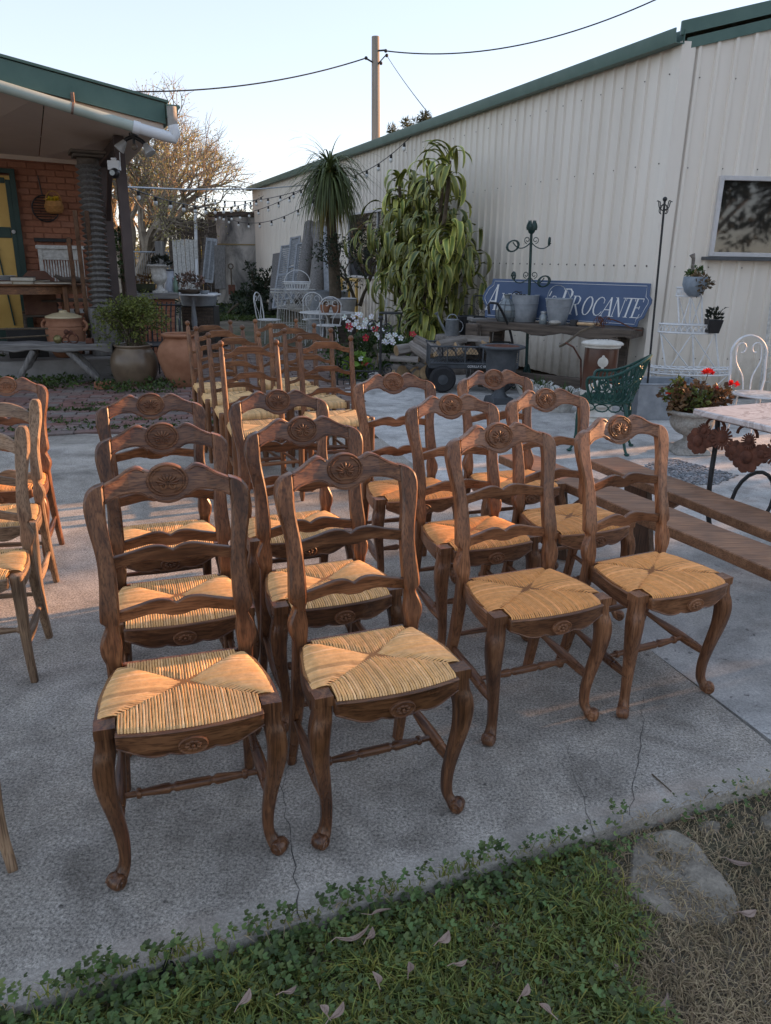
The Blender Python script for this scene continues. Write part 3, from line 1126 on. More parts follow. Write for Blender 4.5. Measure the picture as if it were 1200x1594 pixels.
WOODS = {}
def wood_set(key, dark, mid, light, rough=.42, wear=None, vary=.22, spec=.5):
    WOODS[key] = {a: m_wood('wood_%s_%s' % (key, a), dark, mid, light, a, rough, vary, wear, spec) for a in 'xyz'}
    WOODS[key]['c'] = m_wood('wood_%s_carved' % key, mid, [q*1.15 for q in mid], light, 'x', .5, .05, wear, .4)
wood_set('oak', (.032, .012, .006), (.116, .047, .0205), (.27, .124, .055), .32)
wood_set('chestnut', (.08, .029, .0135), (.195, .083, .038), (.33, .158, .078), .34)
wood_set('ladder', (.06, .024, .010), (.16, .067, .027), (.28, .127, .053), .45)
wood_set('bleached', (.11, .062, .035), (.23, .145, .085), (.36, .25, .165), .6)
def m_rush(name, a, b):
    n = N(name)
    v = n.coord((1, 1, 1))
    f = n.noise(v, 60, 4, .6)
    c = n.ramp(f, [(.1, a), (.75, b)])
    big = n.noise(v, 9, 3, .6)
    c = n.mix(.35, c, n.ramp(big, [(.3, (.74, .70, .66)), (.7, (1.15, 1.12, 1.08))]), 'MULTIPLY')
    c = n.mix(1, c, n.attr(), 'MULTIPLY')
    c = n.vary(c, .09)
    n.bump(f, .3, .002)
    return n.out(c, .55, 0, .4)
RUSH = {'gold': m_rush('rush_gold', (.62, .335, .135), (.94, .58, .28)), 'amber': m_rush('rush_amber', (.60, .25, .075), (.92, .44, .16)), 'pale': m_rush('rush_pale', (.52, .30, .125), (.80, .51, .25))}

def shell_chair(wood, rush, plain=False, seed=1):
    W = WOODS[wood]
    t = thing('rush_seat_chair', 'x', 'chair')
    for s in (-1, 1):
        cabriole(s, not plain).build('front_leg', W['z'], t, 50, .0015 if plain else 0)
        rear_stile(s, plain).build('back_post', W['z'], t, 32)
    crest = crest_rail(plain).build('crest_rail', W['x'], t, 40, .0015)
    if not plain:
        shell_carving().build('shell_carving', W['c'], crest, 40)
    ladder_slat(.722, .149).build('back_slat', W['x'], t, 40, .002)
    ladder_slat(.585, .149).build('back_slat', W['x'], t, 40, .002)
    seat_frame().build('seat_frame', W['y'], t, 40, .003)
    ap = front_apron().build('apron', W['x'], t, 40, .0015)
    if not plain:
        apron_rosette().build('carved_rosette', W['c'], ap, 40)
    link('rush_seat', rush_mesh('rush_seat', RUSH[rush], seed), t)
    for s in (-1, 1):
        a, b = (s*.186, -.118, .150), (s*.172, .192, .185)
        spindle(a, b, SIDE_TURN).build('side_stretcher', W['y'], t, 50)
    spindle((-.180, -.005, .164), (.180, -.005, .164), CROSS_TURN).build('cross_stretcher', W['x'], t, 50)
    spindle((-.17, .178, .235), (.17, .178, .235), [(0, .008), (.5, .012), (1, .008)]).build('rear_stretcher', W['x'], t, 50)
    return t
def place_chairs(proto, spots, group, size=1.0):
    first = True
    bpy.context.view_layer.update()
    tree = kids(proto)
    sub = {k: kids(k) for k in tree}
    for (x, y, yaw, label) in spots:
        if first:
            o = proto
            first = False
        else:
            o = proto.copy()
            col.objects.link(o)
            for k in tree:
                c = k.copy(); col.objects.link(c); c.parent = o
                for g in sub[k]:
                    d = g.copy(); col.objects.link(d); d.parent = c
        o.location = (x, y, SLAB_Z)
        o.rotation_euler = (rnd.uniform(-.004, .004), rnd.uniform(-.006, .006), yaw)
        o.scale = (size, size, size)
        tag(o, label, 'chair', group)
SLAB_Z = 0.0
base = 'shell-crested rush chair'
place_chairs(shell_chair('oak', 'gold', False, 1), [
    (-.488, 1.631, .325, 'dark oak %s, nearest the camera at left' % base),
    (-.02, 1.782, .386, 'dark oak %s, front of the second row from left' % base),
    (-.640, 2.136, .345, 'dark oak %s, middle of the leftmost row of three' % base),
    (-.838, 2.687, .36, 'dark reddish %s, rearmost of leftmost row near brick paving' % base),
    (-.189, 2.285, .385, 'dark oak %s, middle of the second row from left' % base),
    (-.358, 2.832, .37, 'dark oak %s, rearmost of second row before ladder-back chairs' % base)], 'dark carved rush chairs in two left rows')
place_chairs(shell_chair('chestnut', 'amber', False, 2), [
    (.474, 2.238, .382, 'reddish brown %s, front of the third row' % base),
    (.935, 2.41, .444, 'reddish brown %s, front of rightmost row beside bench' % base),
    (.352, 2.797, .37, 'reddish brown %s, middle of the third row' % base),
    (.113, 3.378, .33, 'reddish brown %s, rearmost of third row below firewood pile' % base),
    (.782, 2.991, .40, 'reddish brown %s, middle of the rightmost row' % base),
    (.618, 3.556, .35, 'reddish brown %s, rearmost of rightmost row before grey urn' % base)], 'reddish carved rush chairs in two right rows')

# ------------------------------------------------------------------ ladder-back chairs with ball finials
def ladder_rush(name, m, seed):
    mb = MB()
    rr = random.Random(seed)
    wf, wb, yf, yb, z0 = .215, .178, -.19, .17, .462
    def hw(y): return wf+(wb-wf)*(y-yf)/(yb-yf)
    cy = 0.0
    def st(p0, p1, wv):
        V, F = [], []
        L = math.dist(p0, p1)
        for i, t in enumerate((-.06, -.055, 0, .06, .3, .7, 1)):
            px, py = p0[0]+(p1[0]-p0[0])*max(0, t)-(p1[0]-p0[0])/max(L, .01)*(.010 if t == -.055 else .004 if t == -.06 else 0), p0[1]+(p1[1]-p0[1])*max(0, t)-(p1[1]-p0[1])/max(L, .01)*(.010 if t == -.055 else .004 if t == -.06 else 0)
            z = {-.06: z0-.036, -.055: z0-.016, 0: z0-.002, .06: z0+.006}.get(t, z0+.010-.006*t)
            for k in range(4):
                a = -1+2*k/3
                V.append((px+wv[0]*a, py+wv[1]*a, z+(.0025 if 0 < k < 3 else 0)))
        for i in range(6):
            for k in range(3):
                F.append((i*4+k, i*4+k+1, i*4+k+5, i*4+k+4))
        k = rr.gauss(1, .12)
        mb.tint = (k, k*.98, k*.92)
        mb.add(V, F)
    n = 30
    for i in range(n):
        u = -1+2*(i+.5)/n
        st((u*wf*.9, yf), (u*wf*.9*.999, cy+(yf-cy)*abs(u)), (wf*.9/n, 0))
        st((u*wb*.9, yb), (u*wb*.9, cy+(yb-cy)*abs(u)), (-wb*.9/n, 0))
        for sg in (-1, 1):
            y = (yf if u < 0 else yb)*abs(u)*.9
            st((sg*hw(y), y), (sg*hw(y)*abs(u)*.9, y), (0, sg*.9*(yb-yf)/2/n))
    mb.tint = (.5, .42, .35)
    mb.prism([(-wf*.9, yf+.01), (wf*.9, yf+.01), (wb*.95, yb-.01), (-wb*.95, yb-.01)], lambda a, b, t: (a, b, t), .43, .455)
    return mb.mesh(name, m, 60)
def ladder_chair():
    W = WOODS['ladder']
    t = thing('ladder_back_chair', 'x', 'chair')
    ry = lambda z: .17+max(0, (z-.45))*.20
    for s in (-1, 1):
        mb = MB()
        zs = [0, .03, .1, .3, .45, .6, .8, .915]
        rs = [.012, .0165, .0185, .019, .0195, .019, .018, .0165]
        fin = [(.922, .012), (.927, .0095), (.932, .014), (.940, .0195), (.949, .0205), (.957, .017), (.963, .010), (.965, .003)]
        pts = [(s*.178, ry(z), z) for z in zs]+[(s*.178, ry(z), z) for z, r in fin]
        mb.tube(pts, rs+[r for z, r in fin], 12)
        mb.build('back_post', W['z'], t, 50)
        mb = MB()
        mb.tube([(s*.205, -.17, z) for z in (0, .02, .05, .08, .09, .1, .3, .45, .476, .482)], [.010, .014, .018, .012, .017, .0185, .0195, .0195, .019, .014], 12)
        mb.build('front_leg', W['z'], t, 50)
    for z0, hgt in ((.862, .030), (.712, .020), (.568, .018)):
        mb = MB()
        hw = .165
        xs = [hw*i/20 for i in range(21)]
        tp = smooth_tab([(0, .034+hgt), (.05, .034+hgt), (.075, .030+hgt), (.10, .014+hgt*.9), (.125, .004+hgt*.8), (hw, .0+hgt*.75)], 3)
        bt = smooth_tab([(0, .018), (.05, .015), (.085, .008), (.12, -.004), (hw, -.012)], 3)
        T = mirror_edge([(x, z0+lerp_tab(tp, x)) for x in xs])
        B = mirror_edge([(x, z0+lerp_tab(bt, x)) for x in xs])
        mb.band(T, B, lambda x, z, q: (x, ry(z0)+.022*(1-(x/hw)**2)+q, z), -.007, .007)
        mb.build('back_slat', W['x'], t, 40, .002)
    link('rush_seat', ladder_rush('ladder_rush', RUSH['pale'], 5), t)
    for z in (.14, .26):
        spindle((-.205, -.17, z), (.205, -.17, z), [(0, .009), (.5, .013), (1, .009)]).build('front_stretcher', W['x'], t, 50)
        for s in (-1, 1):
            spindle((s*.205, -.17, z-.02), (s*.178, .17, z-.02), [(0, .008), (.5, .012), (1, .008)]).build('side_stretcher', W['y'], t, 50)
    spindle((-.178, .17, .2), (.178, .17, .2), [(0, .008), (.5, .012), (1, .008)]).build('rear_stretcher', W['x'], t, 50)
    return t
def lad(x, y, yaw, l):
    # survey gives the middle of the finials; the chair origin lies in front of that
    return (x+math.sin(yaw)*.272, y-math.cos(yaw)*.272, yaw, l)
place_chairs(ladder_chair(), [
    lad(-.89, 4.89, .40, 'ladder-back rush chair with ball finials, front of the left ladder-back row'),
    lad(-1.09, 5.43, .42, 'ladder-back rush chair with ball finials, second in the left ladder-back row'),
    lad(-1.30, 5.94, .42, 'ladder-back rush chair with ball finials, third in the left ladder-back row'),
    lad(-1.49, 6.43, .45, 'ladder-back rush chair with ball finials, last of left row beside terracotta jar'),
    lad(-.43, 5.26, .31, 'ladder-back rush chair with ball finials, front of the right ladder-back row'),
    lad(-.61, 5.86, .28, 'ladder-back rush chair with ball finials, second in the right ladder-back row'),
    lad(-.79, 6.30, .26, 'ladder-back rush chair with ball finials, third in the right ladder-back row'),
    lad(-.98, 6.72, .34, 'ladder-back rush chair with ball finials, last of right row near white garden chairs')], 'ladder-back chairs in two rows')
# ------------------------------------------------------------------ materials for the props
m_black = m_simple('black_iron', (.012, .012, .013), (.03, .03, .032), 20, .5, .2)
m_giron = m_simple('green_iron', (.008, .045, .036), (.018, .085, .068), 14, .38, .2)
m_white = m_simple('white_wire_paint', (.55, .55, .55), (.74, .74, .73), 20, .5, .15)
m_wwhite = m_simple('chipped_white_paint', (.34, .32, .29), (.66, .65, .62), 22, .6, .3)
m_rust = m_simple('rust', (.05, .018, .011), (.17, .062, .035), 18, .85, .5)
m_terra = m_simple('terracotta', (.25, .105, .055), (.37, .175, .10), 7, .8, .3, vary=.05)
m_stone = m_simple('stoneware_glaze', (.10, .068, .046), (.20, .145, .095), 4, .30, .15)
m_zinc = m_simple('galvanised', (.23, .25, .27), (.40, .42, .44), 14, .42, .15, metal=.55)
m_zincd = m_simple('dull_zinc', (.20, .22, .24), (.34, .36, .38), 9, .65, .2, metal=.2)
m_grey = m_simple('weathered_timber', (.105, .098, .092), (.27, .255, .24), 1.0, .85, .5, stretch=(3, 40, 40), vary=.12)
m_greyz = m_simple('weathered_post', (.075, .068, .062), (.22, .205, .19), 1.0, .85, .6, stretch=(40, 40, 2.5), vary=.15)
m_old = m_simple('dark_old_timber', (.045, .034, .027), (.15, .115, .09), 1.0, .85, .6, stretch=(3, 30, 30), vary=.1)
m_bark = m_simple('bark', (.11, .092, .078), (.34, .30, .265), 1.0, .92, .9, .01, (3, 30, 30), vary=.2)
m_cut = m_simple('cut_wood', (.34, .21, .11), (.62, .43, .25), 14, .8, .3, vary=.2)
m_stem = m_simple('plant_stem', (.06, .045, .03), (.14, .105, .07), 14, .9, .4)
m_iron_grey = m_simple('grey_cast_iron', (.035, .04, .045), (.075, .082, .09), 10, .55, .2)
m_plastic = m_simple('black_plastic', (.012, .012, .013), (.02, .02, .022), 10, .4, .05)
m_soil = m_simple('potting_soil', (.02, .015, .011), (.05, .038, .028), 40, .95, .5)
m_blue = m_simple('sign_blue', (.055, .092, .175), (.075, .118, .21), 3, .55, .06)
m_sign_w = m_simple('sign_white', (.62, .62, .62), (.74, .74, .73), 5, .6, .05)
def m_leafy(name, dark, light, rough=.5, trans=.25, spec=.4):
    n = N(name)
    f = n.noise(n.coord((1, 1, 1)), 6, 3, .6)
    c = n.ramp(f, [(.3, dark), (.7, light)])
    c = n.mix(1, c, n.attr(), 'MULTIPLY')
    n.out(c, rough, 0, spec)
    tr = n.n('BsdfTranslucent')
    n.l(c, tr.inputs['Color'])
    mx = n.n('MixShader')
    mx.inputs[0].default_value = trans
    n.l(n.b.outputs[0], mx.inputs[1])
    n.l(tr.outputs[0], mx.inputs[2])
    o = n.t.nodes['Material Output']
    n.l(mx.outputs[0], o.inputs['Surface'])
    return n.m
m_leaf = m_leafy('green_leaf', (.022, .045, .012), (.06, .105, .026))
m_leaf_l = m_leafy('light_leaf', (.075, .10, .022), (.16, .19, .045))
m_leaf_d = m_leafy('dark_leaf', (.012, .024, .01), (.032, .05, .02))
m_leaf_y = m_leafy('ochre_leaf', (.16, .12, .03), (.30, .23, .06), .6, .4)
m_petal = m_leafy('petal', (.8, .8, .8), (.9, .9, .9), .6, .3)
m_leaf_r = m_leafy('russet_leaf', (.09, .05, .03), (.20, .11, .05))

def leaf_quad(mb, p, d, u, L, W, fold=.15):
    """leaf of four faces, bent along its length"""
    d = d.normalized(); s = d.cross(u)
    if s.length < 1e-4: s = d.orthogonal()
    s.normalize(); nn = s.cross(d)
    a, b, c = p, p+d*(L*.5)+nn*(L*.06), p+d*L-nn*(L*.08)
    V = [a, b+s*(W/2)+nn*(W*fold), b, b-s*(W/2)+nn*(W*fold), c]
    mb.add(V, [(0, 1, 2), (0, 2, 3), (1, 4, 2), (2, 4, 3)])
def rvec(r):
    while True:
        v_ = Vector((r.uniform(-1, 1), r.uniform(-1, 1), r.uniform(-1, 1)))
        if .01 < v_.length < 1: return v_.normalized()
def foliage(mb, r, blobs, n, L, W, up=.3, lo=.6, hi=1.35, shell=.55):
    """leaves over uneven clumps; blobs: (centre, radii)"""
    wts = [b[1][0]*b[1][1]*b[1][2] for b in blobs]
    sub = []
    for c, rad in blobs:
        for k in range(9):
            v_ = rvec(r)
            sub.append((Vector(c)+Vector((v_.x*rad[0], v_.y*rad[1], v_.z*rad[2]))*.72, min(rad)*r.uniform(.3, .55), r.uniform(lo, hi)))
    for i in range(n):
        c, q, k = r.choice(sub)
        v_ = rvec(r)
        p = c+v_*(q*r.uniform(shell, 1.05))
        d = (v_+rvec(r)*.9+Vector((0, 0, up))).normalized()
        kk = k*r.uniform(.75, 1.25)
        mb.tint = (kk*r.uniform(.9, 1.15), kk, kk*r.uniform(.8, 1.1))
        s_ = r.uniform(.6, 1.25)
        leaf_quad(mb, p, d, rvec(r), L*s_, W*s_)
def spiral(c, r0, r1, a0, turns, x, z, n=16):
    x, z, c = Vector(x), Vector(z), Vector(c)
    return [c+(x*math.cos(a0+turns*2*math.pi*k/(n-1))+z*math.sin(a0+turns*2*math.pi*k/(n-1)))*(r0+(r1-r0)*k/(n-1)) for k in range(n)]
def arc(c, rx, rz, a0, a1, x, z, n=16):
    x, z, c = Vector(x), Vector(z), Vector(c)
    return [c+x*(rx*math.cos(a0+(a1-a0)*k/(n-1)))+z*(rz*math.sin(a0+(a1-a0)*k/(n-1))) for k in range(n)]
def bez(a, b, c, d, n=10):
    a, b, c, d = map(Vector, (a, b, c, d))
    return [a*(1-t)**3+b*3*t*(1-t)**2+c*3*t*t*(1-t)+d*t**3 for t in [k/(n-1) for k in range(n)]]
XZ = (Vector((1, 0, 0)), Vector((0, 0, 1)))

# ------------------------------------------------------------------ plank benches
def plank_bench(label, far, dirv, width, L, th, trestle):
    d = Vector(dirv).normalized()
    nrm = Vector((-d.y, d.x))
    if nrm.x < 0: nrm = -nrm
    t = thing('plank_bench', label, 'bench', (far[0], far[1], -.014), 0, 'long plank benches')
    mb = MB()
    rot = Matrix.Rotation(math.atan2(d.y, d.x), 3, 'Z')
    mb.M = Matrix.Translation((0, 0, 0)) @ rot.to_4x4()
    sg = 1 if (rot @ Vector((0, 1, 0))).x > 0 else -1
    n_ = 24
    top = [(L*i/n_, sg*(width+.004*math.sin(i*1.3))) for i in range(n_+1)]
    bot = [(L*i/n_, sg*(.003*math.sin(i*.9+1))) for i in range(n_+1)]
    mb.band(top, bot, lambda a, b, q: (a, b, q), .455-th, .455)
    o = mb.build('seat_plank', WOODS['bench']['x'], t, 30, .004)
    for a in trestle:
        mb = MB(); mb.M = rot.to_4x4()
        for e in (-1,):
            mb.bar((a, sg*width/2, .455-th), (a+.10, sg*width/2, 0), width*.86, .035, (0, 1, 0))
        mb.build('leg_board', WOODS['bench']['z'], t, 30, .003)
        mb = MB(); mb.M = rot.to_4x4()
        mb.bar((a+.06, sg*width/2, .20), (a+.32, sg*width/2, .455-th), .05, .03, (0, 1, 0))
        mb.build('brace', WOODS['bench']['x'], t, 30, .003)
    return t
wood_set('bench', (.048, .022, .012), (.105, .052, .027), (.175, .092, .05), .45)
WOODS['bench']['x'] = m_wood('bench_plank', (.15, .07, .034), (.24, .118, .06), (.34, .18, .098), 'x', .5, .05)
plank_bench('long wooden plank bench nearest the reddish chairs', (.62, 4.08), (.425, -.905), .20, 2.45, .045, (.38, 2.2))
plank_bench('long wooden plank bench nearer the marble-topped table', (1.10, 4.02), (.376, -.927), .205, 2.3, .045, (.30, 2.1))

# ------------------------------------------------------------------ marble table on a rusty flower base
n = N('pink_marble')
v = n.coord()
f = n.noise(v, 4, 8, .65, 1.5)
c = n.ramp(f, [(.35, (.52, .47, .45)), (.5, (.66, .62, .60)), (.56, (.40, .35, .33)), (.62, (.68, .64, .62))])
m_marble = n.out(c, .25, 0, .5)
mt = thing('marble_table', 'white marble topped table with rusty iron flower base at right edge', 'table', (1.64, 3.91, -.014), math.atan2(.415, .91))
# local x = along the back edge, local -y = towards the camera
MB().box((.55, -.60, .748), (1.16, 1.26, .032)).build('table_top', m_marble, mt, 30, .006)
mb = MB()
for k in range(6):
    y = -.08-.2*k
    mb.tube(arc((.03, y, .68), .06, .05, 0, math.pi, (0, 1, 0), (0, 0, 1), 9), .008, 6)
mb.bar((.03, .0, .725), (.03, -1.2, .725), .02, .012)
mb.build('skirt_scrolls', m_rust, mt, 40)
def flower_disc(r, petals, c, nrm, m, parent, name='iron_flower', daisy=False):
    mb = MB()
    q = Vector((0, 0, 1)).rotation_difference(Vector(nrm)).to_matrix().to_4x4()
    mb.M = Matrix.Translation(Vector(c)) @ q
    for k in range(petals):
        a = 2*math.pi*k/petals
        if daisy:
            mb.bar((math.cos(a)*r*.2, math.sin(a)*r*.2, .004), (math.cos(a)*r, math.sin(a)*r, .012), r*.18, .004)
        else:
            mb.ball((math.cos(a)*r*.62, math.sin(a)*r*.62, .004), r*.40, 8, 5, (1, 1, .22))
    mb.ball((0, 0, .01), r*.42, 10, 6, (1, 1, .45))
    return mb.build(name, m, parent, 40)
for i, (y, z, r, da) in enumerate(((-.10, .63, .05, 0), (-.25, .60, .055, 0), (-.41, .62, .05, 0), (-.57, .60, .06, 0), (-.74, .62, .05, 0), (-.05, .66, .04, 1), (-.33, .665, .04, 1), (-.02, .60, .075, 0), (-.17, .645, .06, 1), (-.33, .585, .082, 0), (-.49, .64, .06, 1), (-.66, .59, .08, 0), (-.82, .64, .06, 1), (-1.0, .59, .08, 0))):
    flower_disc(r, 18 if da else 8, (-.005, y, z), (-1, -.1, .1), m_rust, mt, 'iron_flower', da)
for y in (-.06, -1.1):
    for x in (.06, 1.02):
        mb = MB()
        mb.tube(bez((x, y, .72), (x+.02, y-.02, .5), (x-.10, y-.05, .3), (x+.06, y-.06, .012), 14), .013, 8)
        mb.build('leg', m_black, mt, 50)
mb = MB()
for y in (-.12, -1.0):
    mb.tube(arc((.35, y, .26), .16, .16, 0, 2*math.pi, XZ[0], XZ[1], 20)[:-1], .011, 6, closed=True)
mb.tube([(.10, -.1, .24), (.10, -1.05, .24)], .012, 8)
mb.tube([(.1, -.55, .24), (1.0, -.55, .24)], .012, 8)
mb.build('stretcher_ring', m_black, mt, 40)
flower_disc(.055, 9, (.04, -.62, .25), (-.6, -.8, .2), m_simple('blue_grey_iron', (.1, .115, .14), (.18, .2, .23), 12, .6), mt)
flower_disc(.045, 3, (-.03, -.40, .27), (-.5, -.85, .2), m_rust, mt)

# ------------------------------------------------------------------ geranium in a stone urn
gu = G(1070, 703, -.014)
m_caststone = m_simple('cast_stone', (.24, .215, .185), (.46, .43, .385), 9, .9, .6, .006, fine=60)
urn = thing('stone_urn', 'pale fluted stone garden urn on square foot by the marble table', 'urn', gu)
mb = MB()
mb.prism([(-.15, -.15), (.15, -.15), (.15, .15), (-.15, .15)], lambda a, b, q: (a*(1 if q < .05 else .8), b*(1 if q < .05 else .8), q), 0, .055)
mb.build('foot', m_caststone, urn, 30, .008)
mb = MB()
prof = smooth_tab([(.125, .056), (.10, .075), (.062, .10), (.05, .125), (.066, .145), (.11, .165), (.155, .21), (.170, .26), (.165, .30), (.178, .315), (.205, .325), (.212, .34), (.205, .352), (.175, .352), (.16, .34), (.14, .32)], 2)
V, F = [], []
nn = 48
for (r_, h) in prof:
    for k in range(nn):
        a = 2*math.pi*k/nn
        fl = 1+(.035*math.cos(a*16) if .15 < h < .30 and r_ > .07 else 0)
        V.append((r_*fl*math.cos(a), r_*fl*math.sin(a), h))
for i in range(len(prof)-1):
    for k in range(nn):
        F.append((i*nn+k, i*nn+(k+1) % nn, (i+1)*nn+(k+1) % nn, (i+1)*nn+k))
F.append(tuple((len(prof)-1)*nn+k for k in range(nn)))
mb.add(V, F)
mb.build('bowl', m_caststone, urn, 60)
gp_ = thing('geranium', 'rusty leaved geranium with two bright red flower heads in stone urn', 'plant', gu+Vector((0, 0, .34)))
r_ = random.Random(21)
mb = MB()
foliage(mb, r_, [((-.11, 0, .10), (.17, .13, .12)), ((.10, .02, .10), (.2, .14, .13)), ((0, 0, .04), (.2, .15, .08))], 900, .05, .042, .4)
mb.build('foliage', m_leaf_r, gp_, 0)
mb = MB()
foliage(mb, r_, [((-.14, .03, .15), (.1, .1, .1)), ((.02, -.05, .08), (.14, .1, .1))], 350, .045, .03, .4)
mb.build('foliage', m_leaf_l, gp_, 0)
mb = MB(); mb.tint = (1, .9, .8)
for k in range(12):
    a = r_.uniform(0, 6.3)
    mb.tube(bez((0, 0, -.02), (.03*math.cos(a), .03*math.sin(a), .08), (.1*math.cos(a), .1*math.sin(a), .1), (.17*math.cos(a), .13*math.sin(a), .2), 6), .004, 5)
mb.build('stem', m_stem, gp_)
for px, py, rr_ in ((1102, 582, .045), (1141, 600, .045), (1115, 605, .02), (1040, 613, .018)):
    p = D(px, py, gu.y-.03)-(gu+Vector((0, 0, .34)))
    mb = MB()
    for k in range(34):
        v_ = rvec(r_); v_.z = abs(v_.z)*.7
        mb.tint = (1.0*r_.uniform(.75, 1.1), .02*r_.uniform(.5, 2), .018)
        leaf_quad(mb, p+v_*rr_*.5, v_, rvec(r_), rr_*.8, rr_*.6)
    fl = mb.build('flower_head', m_petal, gp_, 0)
    mb = MB()
    mb.tube([p*.3, p*.8+Vector((0, 0, -.02)), p], .003, 5)
    mb.build('flower_stalk', m_stem, gp_)

# gravel patch beside the urn
mb = MB(); r_ = random.Random(5)
P4 = [G(1002, 722), G(1045, 712), G(1150, 738), G(1115, 752), G(1040, 752)]
def in_poly(p, P):
    c_ = False
    for a, b in zip(P, P[1:]+P[:1]):
        if (a.y > p.y) != (b.y > p.y) and p.x < (b.x-a.x)*(p.y-a.y)/(b.y-a.y)+a.x: c_ = not c_
    return c_
lo = Vector((min(p.x for p in P4), min(p.y for p in P4))); hi = Vector((max(p.x for p in P4), max(p.y for p in P4)))
k = 0
while k < 1500:
    p = Vector((r_.uniform(lo.x, hi.x), r_.uniform(lo.y, hi.y), -.008))
    if not in_poly(p, P4): continue
    g_ = r_.uniform(.5, 1.3); mb.tint = (g_, g_, g_)
    mb.ball(p, r_.uniform(.006, .015), 5, 3, (1, r_.uniform(.7, 1), .6)); k += 1
tag(mb.build('gravel', m_simple('blue_gravel', (.14, .15, .16), (.32, .33, .34), 20, .9, tint=True)), 'patch of blue grey gravel between urn and benches', 'gravel', kind='stuff')

# ------------------------------------------------------------------ white wire chair (right) built once, reused in the far garden set
def wire_chair(label, loc, rz, group=None, arch=.20, m=None, hgt=.92):
    m = m or m_white
    t = thing('white_wire_chair', label, 'chair', loc, rz, group)
    mb = MB()
    mb.lathe([(.17, .445), (.19, .45), (.19, .462), (.17, .466), (.02, .466)], 24)
    mb.build('seat', m_wwhite, t, 40)
    mb = MB()
    mb.tube(arc((0, 0, .452), .20, .20, 0, 2*math.pi, (1, 0, 0), (0, 1, 0), 25)[:-1], .009, 6, closed=True)
    mb.build('seat_ring', m, t, 40)
    mb = MB()     # hoop
    by = lambda z: .16+(z-.45)*.14
    hoop = [(-.15, by(.45), .45)]+[(-.175+.0*k, by(z), z) for k, z in enumerate((.55, .65, .74))]
    hoop += [(-.185*math.cos(a), by(.74+.17*math.sin(a)), .74+(hgt-.74)*math.sin(a)) for a in [math.pi*k/14 for k in range(1, 14)]]
    hoop += [(.175, by(z), z) for z in (.74, .65, .55)]+[(.15, by(.45), .45)]
    mb.tube(hoop, .010, 7)
    mb.build('back_hoop', m, t, 50)
    for s in (-1, 1):
        mb = MB()
        sp = [(s*.035, by(.47), .47), (s*.05, by(.58), .58), (s*.12, by(.70), .70), (s*.125, by(.80), .80)]
        sp = [Vector(q) for q in smooth_tab(sp, 4)]
        sp += [Vector((s*(.07+(.055-.025*k/9)*math.cos(k*.55)), by(.81), .81+(.06-.03*k/9)*math.sin(k*.55))) for k in range(10)]
        mb.tube(sp, .0065, 6)
        mb.build('back_scroll', m, t, 50)
    for k in range(4):
        a = math.pi/4+k*math.pi/2
        mb = MB()
        mb.tube([(.16*math.cos(a), .16*math.sin(a), .45), (.19*math.cos(a), .19*math.sin(a), .2), (.23*math.cos(a), .23*math.sin(a), 0)], .0085, 6)
        mb.build('leg', m, t, 50)
    return t
wire_chair('white wire cafe chair standing beside the tiered plant stand', G(1182, 612, .45)-Vector((0, 0, .464)), .25)

# ------------------------------------------------------------------ shepherd's pole by the shed corner
b_ = G(1003, 648, -.014)
t_ = D(1035, 310, b_.y+.05)
sp = thing('garden_pole', 'tall thin black iron pole with scrolled top near shed corner', 'pole', b_)
mb = MB(); mb.tube([(0, 0, 0), tuple(t_-b_)], .011, 8); mb.build('shaft', m_black, sp)
mb = MB(); tp = t_-b_
mb.ball(tp, .022, 10, 7)
for k in range(4):
    a = k*math.pi/2+.3; x = Vector((math.cos(a), math.sin(a), 0))
    mb.tube(bez(tp-Vector((0, 0, .10)), tp-Vector((0, 0, .10))+x*.09, tp-Vector((0, 0, .0))+x*.04, tp-Vector((0, 0, .02))+x*.085, 10), .005, 5)
    mb.tube(bez(tp-Vector((0, 0, .04)), tp-Vector((0, 0, .06))+x*.06, tp-Vector((0, 0, .12))+x*.06, tp-Vector((0, 0, .13))+x*.03, 8), .004, 5)
mb.build('scroll_crown', m_black, sp, 50)

# ------------------------------------------------------------------ galvanised box beside the corner
b_ = G(1040, 655, -.014)
bx = thing('metal_trough', 'grey galvanised metal box against the shed behind the stone urn', 'trough', b_)
mb = MB()
mb.add([(-.32, 0, 0), (.35, .05, 0), (.35, .5, 0), (-.32, .45, 0), (-.34, -.02, .36), (.37, .03, .36), (.37, .52, .36), (-.34, .47, .36), (-.31, .01, .36), (.34, .06, .36), (.34, .49, .36), (-.31, .44, .36), (-.30, .02, .2), (.33, .07, .2), (.33, .48, .2), (-.30, .43, .2)],
       [(3, 2, 1, 0), (0, 1, 5, 4), (1, 2, 6, 5), (2, 3, 7, 6), (3, 0, 4, 7), (4, 5, 9, 8), (5, 6, 10, 9), (6, 7, 11, 10), (7, 4, 8, 11), (8, 9, 13, 12), (9, 10, 14, 13), (10, 11, 15, 14), (11, 8, 12, 15), (12, 13, 14, 15)])
mb.build('tank_body', m_zincd, bx, 30)
mb = MB(); mb.tube([(-.34, -.02, .36), (.37, .03, .36), (.37, .52, .36), (-.34, .47, .36)], .012, 6, closed=True); mb.build('rim', m_zincd, bx)

# ------------------------------------------------------------------ green cast-iron chair
gc = Vector((1.80, 6.22, -.014))
ch = thing('cast_iron_chair', 'dark green cast iron garden chair with lattice back before the stove', 'chair', gc, R(-22))
